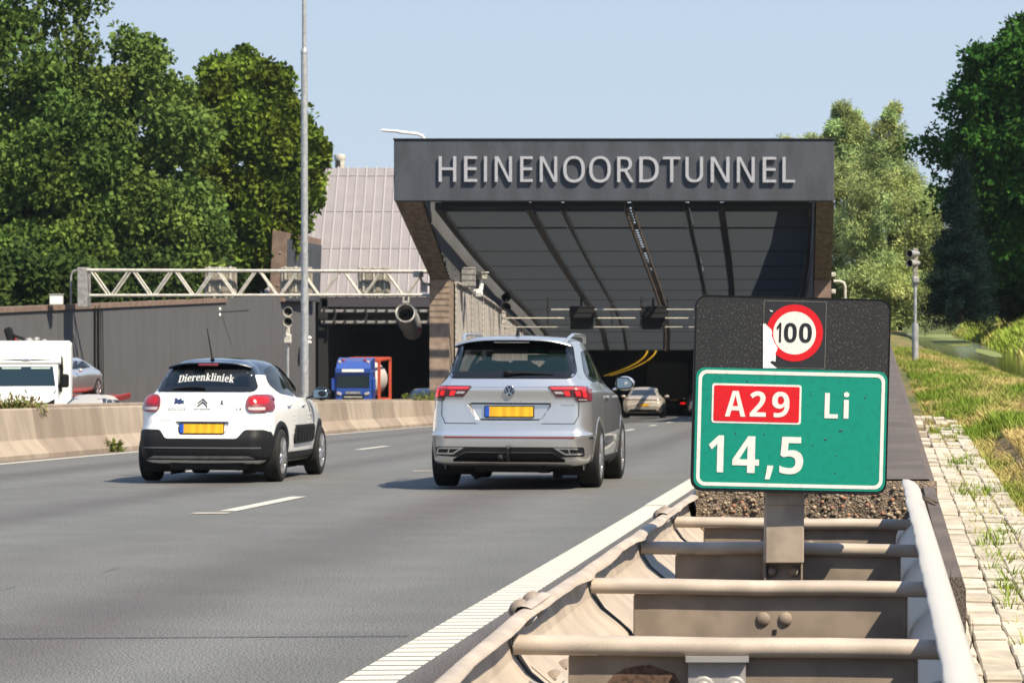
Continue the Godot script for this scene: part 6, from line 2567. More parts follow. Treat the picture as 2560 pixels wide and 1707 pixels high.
		b.prism(soften(pv([-0.10, -0.072, 0.085, -0.06, 0.108, 0.0, 0.05, 0.068, -0.10, 0.075]) if s > 0 else mirrored(pv([-0.10, -0.072, 0.085, -0.06, 0.108, 0.0, 0.05, 0.068, -0.10, 0.075])), 0.03), 0.05, Transform3D(Basis(Vector3.UP, 0.12 * s), Vector3(s * 0.985, 1.135, -2.912)))
		put(b, "mirror_edge", M.black_plastic, mr)
		b = MB.new()
		b.prism(soften(pv([-0.085, -0.058, 0.075, -0.048, 0.092, 0.0, 0.042, 0.056, -0.085, 0.061]) if s > 0 else mirrored(pv([-0.085, -0.058, 0.075, -0.048, 0.092, 0.0, 0.042, 0.056, -0.085, 0.061])), 0.025), 0.004, Transform3D(Basis(Vector3.UP, 0.12 * s), Vector3(s * 0.985, 1.135, -2.907)))
		put(b, "mirror_glass", M.mirror_glass, mr)
	# running gear and cabin
	for z in wz:
		wheel_arch(car, t, z, 0.36, 0.385, 0.028, M.silver_paint, 0.004)
		for s in [1.0, -1.0]:
			wheel(t, s * 0.792, 0.353, z, 0.353, 0.25, 0.255, 5, M.alloy, M.alloy_dark)
	b = MB.new()
	b.box(Vector3(0, 0.30, -2.2), Vector3(1.3, 0.16, 4.0), Basis(), 0.02)
	b.box(Vector3(0, 0.24, -0.45), Vector3(0.8, 0.12, 0.5), Basis(), 0.03)
	b.box(Vector3(0.3, 0.22, -0.9), Vector3(0.16, 0.12, 0.5), Basis(), 0.03)
	b.box(Vector3(-0.35, 0.225, -0.9), Vector3(0.16, 0.11, 0.4), Basis(), 0.03)
	put(b, "underbody", M.rubber, t)
	b = MB.new()
	b.box(Vector3(0, 0.95, -1.7), Vector3(1.45, 0.08, 2.9))
	b.box(Vector3(0, 1.10, -3.05), Vector3(1.4, 0.16, 0.5), Basis(), 0.05)
	put(b, "cabin_floor", M.box_dark, t)
	seats(t, 1.0, 0.72, [-2.1, -1.15], 1.30)
	b = MB.new()
	b.box(Vector3(0, 1.43, -2.62), Vector3(0.24, 0.07, 0.03), Basis(), 0.01)
	put(b, "rear_view_mirror", M.box_dark, t)
	var g := W(d, 0.0)
	place_car(t, d, -0.04, W(d, xr(d) - 0.05).y + 0.005, -hd(d + 2.0), -0.028)


func white_hatch() -> void:
	var d := 30.2
	var t := thing("hatchback", "white hatchback with dark blue roof and veterinary clinic lettering on its rear window", "car")
	var car := {"L": 3.99}
	car.tab = car_table([
		[0.22, 0.2, 0.6846, 0.03, -0.2, -3.8, 0.15, 0.05, 0.3, 0.1], [0.27, 0.24, 0.7824, 0.054, -0.05, -3.93, 0.18, 0.07, 0.3, 0.15], [0.4, 0.4, 0.8264, 0.057, 0.0, -3.98, 0.22, 0.08, 0.35, 0.2], [0.51, 0.55, 0.8411, 0.057, -0.005, -3.98, 0.23, 0.08, 0.35, 0.2],
		[0.57, 0.62, 0.8469, 0.057, -0.035, -3.97, 0.24, 0.09, 0.35, 0.2], [0.66, 0.68, 0.8509, 0.06, -0.07, -3.94, 0.24, 0.09, 0.35, 0.2], [0.76, 0.75, 0.8509, 0.06, -0.085, -3.9, 0.24, 0.09, 0.35, 0.2], [0.9, 0.84, 0.843, 0.066, -0.11, -3.8, 0.23, 0.09, 0.35, 0.2], [1.0, 0.93, 0.8068, 0.072, -0.15, -3.55, 0.22, 0.09, 0.3, 0.2],
		[1.055, 1.0, 0.7628, 0.102, -0.19, -3.05, 0.2, 0.08, 0.3, 0.18], [1.1, 1.05, 0.7286, 0.0978, -0.235, -2.85, 0.18, 0.08, 0.25, 0.15], [1.22, 1.18, 0.6797, 0.0935, -0.35, -2.6, 0.16, 0.08, 0.2, 0.12], [1.34, 1.32, 0.6112, 0.0935, -0.48, -2.3, 0.15, 0.08, 0.2, 0.12],
		[1.395, 1.4, 0.5428, 0.102, -0.54, -2.1, 0.14, 0.07, 0.2, 0.1], [1.435, 1.445, 0.4205, 0.102, -0.66, -1.9, 0.12, 0.06, 0.15, 0.05], [1.462, 1.47, 0.1956, 0.085, -0.95, -1.6, 0.08, 0.02, 0.08, 0.02], [1.468, 1.474, 0.0196, 0.0, -1.2, -1.4, 0.01, 0.0, 0.01, 0.0]])
	var split := 0
	while car.tab[split][0] < 1.235:
		split += 1
	var back := soften(pv([-0.575, 1.085, 0.575, 1.085, 0.475, 1.31, 0.40, 1.355, -0.40, 1.355, -0.475, 1.31]), 0.05)
	var side_a := soften(pv([-0.78, 1.17, -0.90, 1.30, -1.13, 1.345, -1.62, 1.365, -1.62, 1.02, -1.0, 1.06]), 0.05)
	var side_b := soften(pv([-1.70, 1.015, -1.70, 1.365, -2.02, 1.33, -2.62, 1.01]), 0.04)
	var wind := soften(pv([-0.60, 1.06, 0.60, 1.06, 0.48, 1.36, -0.48, 1.36]), 0.06)
	var rec := soften(pv([-0.325, 0.715, 0.325, 0.715, 0.285, 0.555, -0.285, 0.555]), 0.025)
	var wz := [-0.72, -3.26]
	var holes := [[0, back], [3, wind], [0, rec]]
	for w in [1, 2]:
		holes.append([w, side_a])
		holes.append([w, side_b])
		for z in wz:
			holes.append([w, arch_poly(z, 0.31, 0.335)])
	var b := MB.new()
	shell(b, car, 0, split, holes)
	put(b, "body", M.car_white, t)
	b = MB.new()
	shell(b, car, split, 72, holes)
	put(b, "roof", M.roof_blue, t)
	plate_well(t, car, rec, 0.03, M.car_white)
	number_plate(t, Vector3(0.0, 0.632, rear_z(car.tab, 0, 0.635) - 0.008), Basis(Vector3.RIGHT, -0.1))
	window(t, car, 0, back, 0.03, M.glass_dark, "rear_window")
	window(t, car, 3, wind, 0.03, M.glass_clear, "windscreen")
	for w in [1, 2]:
		window(t, car, w, side_a, 0.025, M.glass_dark, "side_window")
		window(t, car, w, side_b, 0.025, M.glass_tint, "side_window")
	put(lettering(car, 0, "Dierenkliniek", "Droid Serif", 700, Vector2(-0.01, 1.232), 0.66, 0.088, -0.024, 0.006), "lettering", M.white_ink, t)
	# lamps
	for s in [1.0, -1.0]:
		var lens := soften(pv([0.505, 1.03, 0.755, 1.035, 0.76, 0.825, 0.51, 0.825]), 0.09, 7)
		var low := soften(pv([0.525, 0.882, 0.70, 0.882, 0.70, 0.848, 0.545, 0.848]), 0.012)
		var mid := soften(pv([0.54, 1.005, 0.71, 1.01, 0.73, 0.92, 0.54, 0.915]), 0.04)
		b = MB.new()
		patch(b, car, 0, lens if s > 0 else mirrored(lens), 0.022, 0.03, null, 0.025)
		var tl := put(b, "tail_light", M.lens_red, t)
		b = MB.new()
		patch(b, car, 0, low if s > 0 else mirrored(low), 0.024, 0.004, null, 0.03)
		put(b, "clear_lens", M.lens_clear, tl)
		b = MB.new()
		patch(b, car, 0, mid if s > 0 else mirrored(mid), 0.024, 0.004, null, 0.025)
		put(b, "bright_lens", mat("lens_mid", lin(0.36, 0.012, 0.018), 0.12) if s > 0 else M.lens_mid, tl)
		b = MB.new()
		patch(b, car, 1 if s > 0 else 2, soften(pv([-0.24, 1.028, -0.34, 1.026, -0.47, 0.99, -0.48, 0.89, -0.40, 0.838, -0.24, 0.83]), 0.06), 0.016, 0.03, null, 0.035)
		put(b, "wrap_lens", M.lens_red, tl)
	# black bumper with raised corners
	b = MB.new()
	patch(b, car, 0, soften(pv([-0.745, 0.265, 0.745, 0.265, 0.785, 0.48, 0.75, 0.60, 0.70, 0.622, 0.50, 0.622, 0.42, 0.52, -0.42, 0.52, -0.50, 0.622, -0.70, 0.622, -0.75, 0.60, -0.785, 0.48]), 0.03), 0.014, 0.03)
	put(b, "bumper", M.grey_plastic, t)
	for w in [1, 2]:
		b = MB.new()
		patch(b, car, w, soften(pv([-0.16, 0.265, -0.42, 0.265, -0.46, 0.40, -0.40, 0.50, -0.30, 0.60, -0.16, 0.60]), 0.02), 0.013, 0.02)
		put(b, "bumper_corner", M.grey_plastic, t)
	b = MB.new()
	patch(b, car, 0, pv([-0.68, 0.418, 0.68, 0.418, 0.68, 0.404, -0.68, 0.404]), 0.020, 0.008)
	put(b, "bumper_ridge", mat("ridge_grey", lin(0.11, 0.11, 0.12), 0.4), t)
	b = MB.new()
	patch(b, car, 0, pv([-0.56, 0.315, 0.56, 0.315, 0.62, 0.285, -0.62, 0.285]), 0.020, 0.008)
	put(b, "bumper_skid", M.steel_grey, t)
	# boot gap, double chevron, brand line, clinic marks
	b = MB.new()
	patch(b, car, 0, pv([-0.50, 0.727, 0.50, 0.727, 0.50, 0.722, -0.50, 0.722]), 0.0015)
	put(b, "boot_gap", M.grey_ink, t)
	for k in 2:
		b = MB.new()
		var y := 0.945 - 0.036 * k
		patch(b, car, 0, pv([-0.058, y - 0.012, 0.0, y + 0.042, 0.058, y - 0.012, 0.058, y - 0.034, 0.0, y + 0.018, -0.058, y - 0.034]), 0.005, 0.006, null, 0.2)
		put(b, "chevron", M.dark_ink, t)
	put(lettering(car, 0, "CITROËN", "Droid Sans", 700, Vector2(0.0, 0.862), 0.19, 0.019, 0.0, 0.004), "lettering", M.grey_ink, t)
	put(lettering(car, 0, "C3", "Droid Sans", 700, Vector2(0.425, 0.863), 0.07, 0.024, 0.0, 0.004), "lettering", M.grey_ink, t)
	put(lettering(car, 0, "AniCura", "Droid Serif", 400, Vector2(-0.305, 0.866), 0.215, 0.046, 0.0, 0.004), "lettering", M.faint_ink, t)
	b = MB.new()
	for q in [pv([-0.345, 0.915, -0.335, 0.955, -0.345, 0.99, -0.325, 0.98, -0.31, 0.99, -0.30, 0.965, -0.275, 0.975, -0.262, 0.995, -0.255, 0.968, -0.235, 0.955, -0.225, 0.965, -0.222, 0.915, -0.25, 0.925, -0.27, 0.912, -0.30, 0.925])]:
		patch(b, car, 0, q, 0.004, 0.002, null, 0.2)
	put(b, "clinic_mark", M.navy_ink, t)
	b = MB.new()
	patch(b, car, 0, pv([0.195, 0.905, 0.225, 0.915, 0.255, 0.905, 0.235, 0.93, 0.238, 0.955, 0.226, 0.965, 0.214, 0.955, 0.217, 0.93]), 0.004, 0.002, null, 0.2)
	put(b, "round_mark", M.dark_ink, t)
	b = MB.new()
	for k in 22:
		var a := TAU * k / 22.0
		patch(b, car, 0, pv([0.226 + cos(a) * 0.066, 0.93 + sin(a) * 0.062, 0.226 + cos(a + 0.14) * 0.066, 0.93 + sin(a + 0.14) * 0.062, 0.226 + cos(a + 0.14) * 0.078, 0.93 + sin(a + 0.14) * 0.074, 0.226 + cos(a) * 0.078, 0.93 + sin(a) * 0.074]), 0.004, 0.001, null, 0.2)
	put(b, "round_mark_dot", M.faint_ink, t)
	# spoiler lip, brake light, wiper, aerial
	b = MB.new()
	var P := []
	for k in 17:
		var x := lerpf(-0.50, 0.50, k / 16.0)
		var f := absf(x) / 0.50
		var zr := -0.40 - 0.11 * pow(f, 2.4)
		var y := 1.405 - 0.05 * pow(f, 3.5)
		P.append(PackedVector3Array([Vector3(x * 0.94, y + 0.024 - 0.02 * f, -0.72), Vector3(x, y + 0.008, zr - 0.10), Vector3(x, y - 0.004, zr), Vector3(x, y - 0.024, zr - 0.01), Vector3(x * 0.98, y - 0.035, -0.52)]))
	b.grid(P, false, false, null, [], Vector3(0, 1, 0.3))
	put(b, "roof_spoiler", M.roof_blue, t)
	b = MB.new()
	b.box(Vector3(0, 1.372, -0.405), Vector3(0.235, 0.030, 0.03), Basis(Vector3.RIGHT, -0.3), 0.006)
	put(b, "brake_light", M.lens_red, t)
	b = MB.new()
	var w0 := skin(car, 0, Vector2(0.01, 1.10), 0.03)
	var w1 := skin(car, 0, Vector2(-0.38, 1.088), 0.015)
	b.tube([w0, w0.lerp(w1, 0.35) + Vector3(0, 0.018, 0.006), w1], [0.018, 0.015, 0.008], 8)
	put(b, "wiper", M.black_plastic, t)
	b = MB.new()
	b.tube([Vector3(0, 1.44, -0.62), Vector3(-0.005, 1.62, -0.50), Vector3(-0.012, 1.80, -0.38)], [0.009, 0.007, 0.004], 6)
	b.ball(Vector3(0, 1.44, -0.63), Vector3(0.025, 0.018, 0.04))
	put(b, "aerial", M.black_plastic, t)
	# flanks
	for w in [1, 2]:
		b = MB.new()
		patch(b, car, w, soften(pv([-1.20, 0.34, -2.78, 0.34, -2.78, 0.23, -1.20, 0.23]), 0.02), 0.014, 0.02)
		put(b, "sill", M.grey_plastic, t)
		b = MB.new()
		patch(b, car, w, soften(pv([-1.42, 0.66, -2.62, 0.66, -2.66, 0.60, -2.62, 0.44, -1.42, 0.43, -1.36, 0.50]), 0.03), 0.022, 0.03)
		var ab := put(b, "door_bumper", M.grey_plastic, t)
		for k in 6:
			b = MB.new()
			var z := -1.52 - k * 0.19
			patch(b, car, w, soften(pv([z, 0.635, z - 0.15, 0.635, z - 0.15, 0.465, z, 0.465]), 0.03), 0.034, 0.014)
			put(b, "air_cell", M.black_plastic, ab)
		for z in [-1.12, -1.92]:
			b = MB.new()
			b.box(skin(car, w, Vector2(z, 0.90), 0.018), Vector3(0.03, 0.035, 0.17), Basis(), 0.012)
			put(b, "door_handle", M.car_white, t)
		for z in [-1.66, -2.66]:
			b = MB.new()
			patch(b, car, w, pv([z + 0.004, 1.0, z - 0.004, 1.0, z - 0.004, 0.36, z + 0.004, 0.36]), 0.0012)
			put(b, "door_gap", M.grey_ink, t)
		b = MB.new()
		patch(b, car, w, pv([-2.30, 0.96, -2.40, 0.96, -2.42, 0.72, -2.36, 0.80]), 0.003, 0.002)
		patch(b, car, w, pv([-2.47, 0.98, -2.49, 0.98, -2.53, 0.72, -2.51, 0.72]), 0.003, 0.002)
		put(b, "door_mark", M.dark_ink, t)
		b = MB.new()
		for k in 5:
			var y := 0.80 - k * 0.055
			patch(b, car, w, pv([-1.30, y, -1.42, y, -1.42, y - 0.03, -1.30, y - 0.03]), 0.003, 0.002)
			patch(b, car, w, pv([-2.18, y - 0.0, -2.42 , y - 0.0, -2.42, y - 0.02, -2.18, y - 0.02]), 0.003, 0.002) if k < 3 else null
		put(b, "door_print", M.faint_ink, t)
		var s := 1.0 if w == 1 else -1.0
		b = MB.new()
		b.ball(Vector3(s * 0.955, 1.03, -2.55), Vector3(0.12, 0.085, 0.07), 18, 12)
		b.box(Vector3(s * 0.83, 0.99, -2.55), Vector3(0.14, 0.03, 0.07), Basis(Vector3.BACK, 0.3 * s), 0.01)
		var mr := put(b, "door_mirror", M.black_gloss, t)
		b = MB.new()
		b.prism(soften(pv([-0.09, -0.05, 0.08, -0.045, 0.10, 0.0, 0.06, 0.05, -0.09, 0.05]) if s > 0 else mirrored(pv([-0.09, -0.05, 0.08, -0.045, 0.10, 0.0, 0.06, 0.05, -0.09, 0.05])), 0.03), 0.02, Transform3D(Basis(Vector3.UP, 0.1 * s), Vector3(s * 0.955, 1.03, -2.487)))
		put(b, "mirror_glass", M.mirror_glass, mr)
	for z in wz:
		wheel_arch(car, t, z, 0.31, 0.335, 0.075, M.grey_plastic, 0.016)
		for s in [1.0, -1.0]:
			wheel(t, s * 0.738, 0.312, z, 0.312, 0.21, 0.215, 5, M.alloy, M.alloy_dark)
	b = MB.new()
	b.box(Vector3(0, 0.29, -2.0), Vector3(1.2, 0.16, 3.6), Basis(), 0.02)
	b.box(Vector3(0.05, 0.21, -0.35), Vector3(0.9, 0.12, 0.4), Basis(), 0.03)
	b.box(Vector3(0.42, 0.19, -0.5), Vector3(0.2, 0.10, 0.3), Basis(), 0.03)
	b.box(Vector3(-0.35, 0.20, -0.6), Vector3(0.25, 0.10, 0.4), Basis(), 0.03)
	put(b, "underbody", M.rubber, t)
	b = MB.new()
	b.box(Vector3(0, 0.82, -1.6), Vector3(1.3, 0.08, 2.4))
	b.box(Vector3(0, 1.0, -2.7), Vector3(1.2, 0.14, 0.4), Basis(), 0.05)
	put(b, "cabin_floor", M.box_dark, t)
	seats(t, 0.9, 0.58, [-1.85, -1.0], 1.16)
	var yy := W(d, 7.8).y
	place_car(t, d, -3.61, yy + 0.005, -hd(d + 2.0) + 0.02, -0.028)


# a plainer car for the middle distance
func far_car(called: String, label: String, paint: Material, L: float, wd: float, H: float, tail_fast: float) -> Node3D:
	var t := thing(called, label, "car")
	var car := {"L": L}
	var s := H / 1.45
	var w := wd / 0.9
	car.tab = car_table([
		[0.22 * s, 0.2 * s, 0.74 * w, 0.05, -0.14, -L + 0.2, 0.15, 0.06, 0.3, 0.1], [0.30 * s, 0.28 * s, 0.84 * w, 0.05, -0.03, -L + 0.05, 0.2, 0.07, 0.35, 0.15], [0.55 * s, 0.55 * s, 0.89 * w, 0.06, 0.0, -L, 0.24, 0.08, 0.4, 0.2], [0.75 * s, 0.70 * s, 0.895 * w, 0.07, -0.05, -L + 0.06, 0.26, 0.09, 0.4, 0.2],
		[0.90 * s, 0.80 * s, 0.86 * w, 0.09, -0.10, -L + 0.3, 0.26, 0.09, 0.35, 0.2], [0.98 * s, 0.90 * s, 0.79 * w, 0.10, -0.16 - tail_fast * 0.3, -L + 1.0, 0.22, 0.08, 0.3, 0.15], [1.02 * s, 0.95 * s, 0.74 * w, 0.10, -0.24 - tail_fast * 0.5, -L + 1.25, 0.18, 0.08, 0.25, 0.12],
		[1.18 * s, 1.14 * s, 0.67 * w, 0.10, -0.55 - tail_fast, -L + 1.65, 0.16, 0.08, 0.2, 0.1], [1.33 * s, 1.32 * s, 0.58 * w, 0.11, -0.95 - tail_fast * 1.2, -L + 2.05, 0.15, 0.06, 0.2, 0.1], [1.40 * s, 1.41 * s, 0.46 * w, 0.11, -1.25 - tail_fast * 1.2, -L + 2.3, 0.12, 0.05, 0.12, 0.05], [1.43 * s, 1.45 * s, 0.2 * w, 0.05, -1.6 - tail_fast * 1.1, -L + 2.4, 0.06, 0.02, 0.08, 0.02], [1.432 * s, 1.452 * s, 0.02, 0.0, -1.8 - tail_fast, -L + 2.45, 0.01, 0.0, 0.01, 0.0]], 50)
	var r := 0.33 * s
	var holes := []
	var zs := [-0.85, -L + 0.88]
	for q in [1, 2]:
		for z in zs:
			holes.append([q, arch_poly(z, r, r + 0.03)])
	var b := MB.new()
	shell(b, car, 0, 50, holes)
	put(b, "body", paint, t)
	b = MB.new()
	patch(b, car, 0, soften(pv([-0.56 * w, 1.045 * s, 0.56 * w, 1.045 * s, 0.42 * w, 1.30 * s, -0.42 * w, 1.30 * s]), 0.05), 0.006, 0.01)
	put(b, "rear_window", M.black_gloss, t)
	b = MB.new()
	patch(b, car, 3, soften(pv([-0.60 * w, 0.97 * s, 0.60 * w, 0.97 * s, 0.46 * w, 1.34 * s, -0.46 * w, 1.34 * s]), 0.05), 0.006, 0.01)
	put(b, "windscreen", mat("far_glass", lin(0.02, 0.028, 0.034), 0.08), t)
	for q in [1, 2]:
		b = MB.new()
		patch(b, car, q, soften(pv([-0.95 - tail_fast, 1.07 * s, -1.3 - tail_fast, 1.28 * s, -2.2, 1.33 * s, -L + 2.15, 1.28 * s, -L + 1.5, 1.02 * s]), 0.05), 0.005, 0.01)
		put(b, "side_window", M.black_gloss, t)
		var e := 1.0 if q == 1 else -1.0
		b = MB.new()
		b.ball(Vector3(e * wd * 1.04, 1.0 * s, -L + 1.62), Vector3(0.11, 0.07, 0.07), 10, 6)
		put(b, "door_mirror", paint, t)
		for z in zs:
			wheel(t, e * (wd - 0.13), r, z, r, 0.23, r * 0.70, 5, M.alloy, M.alloy_dark)
	for z in zs:
		wheel_arch(car, t, z, r, r + 0.03, 0.03, paint, 0.003)
	b = MB.new()
	patch(b, car, 0, soften(pv([-0.62 * w, 0.24 * s, 0.62 * w, 0.24 * s, 0.55 * w, 0.40 * s, -0.55 * w, 0.40 * s]), 0.03), 0.008, 0.01)
	b.box(Vector3(0, 0.26, -L * 0.5), Vector3(wd * 1.4, 0.14, L * 0.9))
	put(b, "diffuser", M.black_plastic, t)
	b = MB.new()
	patch(b, car, 0, pv([-0.78 * w, 0.87 * s, 0.78 * w, 0.87 * s, 0.78 * w, 0.83 * s, -0.78 * w, 0.83 * s]), 0.006, 0.008)
	put(b, "tail_light", M.lens_dark, t)
	for e in [-1.0, 1.0]:
		b = MB.new()
		patch(b, car, 3, soften(pv([e * 0.42 * w, 0.66 * s, e * 0.72 * w, 0.68 * s, e * 0.72 * w, 0.60 * s, e * 0.45 * w, 0.58 * s]), 0.02), 0.008, 0.01)
		put(b, "headlight", M.lens_clear, t)
	number_plate(t, Vector3(0, 0.60 * s, rear_z(car.tab, 0, 0.60 * s) + 0.012), Basis())
	return t


func other_traffic() -> void:
	var on := func(d: float) -> float: return W(d, 14.3).y - 0.55
	# pale coupe on its way into the tunnel
	var t := far_car("sports_car", "pale beige sports saloon in the striped shade just inside the tunnel canopy", M.chalk_paint, 4.95, 0.97, 1.42, 0.35)
	place_car(t, 118.0, px(1477, 118.0), W(118.0, 8.0).y + 0.005, -hd(120.0), -0.036)
	t = far_car("saloon_car", "light grey car deep in the bore beside the dark lorry", M.silver_paint, 4.5, 0.9, 1.45, 0.2)
	place_car(t, 150.0, px(1612, 150.0), W(150.0, 4.0).y + 0.005, -hd(152.0), -0.04)
	# dark lorry in the bore
	var d := 158.0
	var o := Vector3(px(1534, d), W(d, 6.9).y, -d)
	t = thing("box_lorry", "dark box lorry inside the bore ahead of the pale sports saloon", "lorry", o, -hd(d))
	var b := MB.new()
	b.box(Vector3(0, 2.1, -3.5), Vector3(2.5, 2.2, 7.0), Basis(), 0.03)
	put(b, "cargo_box", mat("drab_box", lin(0.06, 0.055, 0.04), 0.6), t)
	b = MB.new()
	b.box(Vector3(0, 2.1, 0.01), Vector3(2.36, 2.06, 0.03), Basis(), 0.01)
	put(b, "rear_door", M.drab_box, t)
	b = MB.new()
	b.box(Vector3(0, 0.85, -3.5), Vector3(1.1, 0.25, 7.0))
	b.box(Vector3(0, 0.62, -0.1), Vector3(2.3, 0.12, 0.1))
	put(b, "chassis", M.black_plastic, t)
	for e in [-1.0, 1.0]:
		b = MB.new()
		b.box(Vector3(e * 0.9, 0.78, 0.02), Vector3(0.3, 0.12, 0.05), Basis(), 0.01)
		put(b, "tail_light", M.lens_bright, t)
		wheel(t, e * 1.0, 0.48, -1.6, 0.48, 0.5, 0.28, 6, M.alloy_dark, M.alloy_dark)
		wheel(t, e * 1.0, 0.48, -6.0, 0.48, 0.3, 0.28, 6, M.alloy_dark, M.alloy_dark)
	number_plate(t, Vector3(0.35, 0.98, 0.035), Basis())
	white_van()
	recovery_truck()
	blue_lorry()
	# oncoming cars that only show their roofs above the barrier
	t = far_car("oncoming_car", "dark blue oncoming car showing only its windscreen between barrier and portal column", M.roof_blue, 4.5, 0.92, 1.80, 0.0)
	place_car(t, 122.5, px(976, 118.0), on.call(118.0), PI - hd(118.0), 0.035)
	t = far_car("oncoming_car", "pale oncoming car of which only the roof edge shows above the barrier", M.chalk_paint, 4.2, 0.88, 1.44, 0.0)
	place_car(t, 68.0, px(196, 64.0), on.call(64.0), PI - hd(64.0), 0.03)


func white_van() -> void:
	var d := 76.0
	var t := thing("box_van", "white box van facing us beyond the median barrier with a black door mirror", "van", Vector3(px(58, d), CY - 3.95, -d), 0.155)
	# nose at z = 0, body towards -z
	var b := MB.new()
	b.box(Vector3(0.12, 1.88, -4.0), Vector3(2.32, 2.18, 4.3), Basis(), 0.09)
	put(b, "cargo_box", M.white_paint, t)
	b = MB.new()
	b.prism(soften(pv([-1.86, 2.94, -1.45, 2.93, -0.95, 2.55, -0.88, 2.40, -0.95, 2.33, -1.86, 2.33]), 0.06), 2.0, Transform3D(Basis(Vector3.UP, PI / 2).scaled_local(Vector3(-1, 1, 1)), Vector3(1.0, 0, 0)))
	put(b, "roof_fairing", M.white_paint, t)
	b = MB.new()
	b.prism(soften(pv([-1.84, 0.45, -1.84, 2.36, -1.0, 2.36, -0.92, 2.31, -0.46, 1.68, -0.10, 1.42, 0.0, 1.22, 0.02, 0.55, -0.05, 0.40]), 0.05), 1.84, Transform3D(Basis(Vector3.UP, PI / 2).scaled_local(Vector3(-1, 1, 1)), Vector3(0.92, 0, 0)))
	put(b, "cab", M.white_paint, t)
	var slope := Vector2(-0.46, 1.68).direction_to(Vector2(-0.92, 2.31))
	var nrm := Vector3(0, -slope.x, slope.y)
	b = MB.new()
	var ps := []
	for q in [[-0.86, 0.04], [0.86, 0.04], [0.78, 0.94], [-0.78, 0.94]]:
		var f := Vector2(-0.46, 1.68).lerp(Vector2(-0.92, 2.31), q[1])
		ps.append(Vector3(q[0], f.y, f.x) + nrm * 0.012)
	b.face(ps, nrm)
	var ws := put(b, "windscreen", mat("van_glass", lin(0.012, 0.025, 0.032), 0.06), t)
	b = MB.new()
	for x in [-0.42, 0.42]:
		b.box(Vector3(x, 2.22, -0.84) + nrm * 0.012, Vector3(0.55, 0.05, 0.012), Basis(Vector3.RIGHT, -0.6))
	put(b, "sun_visor", mat("visor_band", lin(0.30, 0.38, 0.34), 0.5), ws)
	b = MB.new()
	b.box(Vector3(0, 1.47, -0.20), Vector3(1.5, 0.03, 0.04), Basis(Vector3.RIGHT, 0.4))
	put(b, "wiper_cowl", M.black_plastic, t)
	for s in [-1.0, 1.0]:
		b = MB.new()
		b.face([Vector3(s * 0.925, 1.62, -0.62), Vector3(s * 0.925, 2.22, -1.02), Vector3(s * 0.925, 2.22, -1.65), Vector3(s * 0.925, 1.62, -1.65)], Vector3(s, 0, 0))
		put(b, "side_window", M.van_glass, t)
		b = MB.new()
		b.box(Vector3(s * 1.13, 1.86, -0.62), Vector3(0.24, 0.40, 0.14), Basis(Vector3.UP, s * 0.1), 0.05)
		b.box(Vector3(s * 0.98, 1.72, -0.68), Vector3(0.14, 0.12, 0.10), Basis(), 0.03)
		put(b, "door_mirror", M.black_plastic, t)
		b = MB.new()
		b.hexa([Vector3(s * 0.45, 1.12, 0.01), Vector3(s * 0.80, 1.20, -0.02), Vector3(s * 0.86, 1.42, -0.12), Vector3(s * 0.62, 1.28, -0.02), Vector3(s * 0.45, 1.12, -0.1), Vector3(s * 0.80, 1.20, -0.2), Vector3(s * 0.86, 1.42, -0.3), Vector3(s * 0.62, 1.28, -0.2)])
		put(b, "headlight", M.lens_clear, t)
		b = MB.new()
		b.hexa([Vector3(s * 0.80, 1.45, -0.08), Vector3(s * 0.93, 1.62, -0.42), Vector3(s * 0.935, 1.70, -0.50), Vector3(s * 0.82, 1.52, -0.14), Vector3(s * 0.80, 1.45, -0.2), Vector3(s * 0.90, 1.62, -0.5), Vector3(s * 0.90, 1.70, -0.6), Vector3(s * 0.80, 1.52, -0.3)])
		put(b, "cowl_trim", M.black_plastic, t)
		wheel(t, s * 0.82, 0.35, -0.75, 0.35, 0.22, 0.21, 5, M.steel_grey, M.alloy_dark)
		wheel(t, s * 0.88, 0.35, -4.6, 0.35, 0.22, 0.21, 5, M.steel_grey, M.alloy_dark)
		b = MB.new()
		b.box(Vector3(s * 0.935, 1.35, -1.6), Vector3(0.02, 0.04, 0.16), Basis(), 0.005)
		put(b, "door_handle", M.black_plastic, t)
	b = MB.new()
	b.prism(soften(pv([-0.62, 1.24, 0.62, 1.24, 0.86, 1.36, 0.80, 0.95, 0.62, 0.62, -0.62, 0.62, -0.80, 0.95, -0.86, 1.36]), 0.06), 0.06, Transform3D(Basis(), Vector3(0, 0, 0.045)))
	put(b, "grille", M.black_plastic, t)
	b = MB.new()
	b.prism(pv([-0.75, 2.475, -0.25, 2.495, 0.0, 2.50, 0.25, 2.495, 0.75, 2.475, 0.25, 2.455, 0.0, 2.45, -0.25, 2.455]), 0.02, Transform3D(Basis(Vector3.RIGHT, -0.0), Vector3(0, 0, -0.895)))
	var sm := put(b, "fairing_vent", M.black_plastic, t)
	b = MB.new()
	b.ball(Vector3(0, 2.475, -0.885), Vector3(0.16, 0.035, 0.02), 12, 6)
	put(b, "vent_badge", M.chrome, sm)
	b = MB.new()
	b.tube([Vector3(0.98, 1.5, -1.82), Vector3(1.02, 2.2, -1.82), Vector3(1.0, 2.5, -1.82), Vector3(0.90, 2.72, -1.82), Vector3(0.70, 2.82, -1.82)], 0.05, 8)
	put(b, "cargo_gap", M.black_plastic, t)
	b = MB.new()
	b.box(Vector3(0, 0.55, -3.5), Vector3(1.0, 0.3, 5.5))
	put(b, "chassis", M.black_plastic, t)


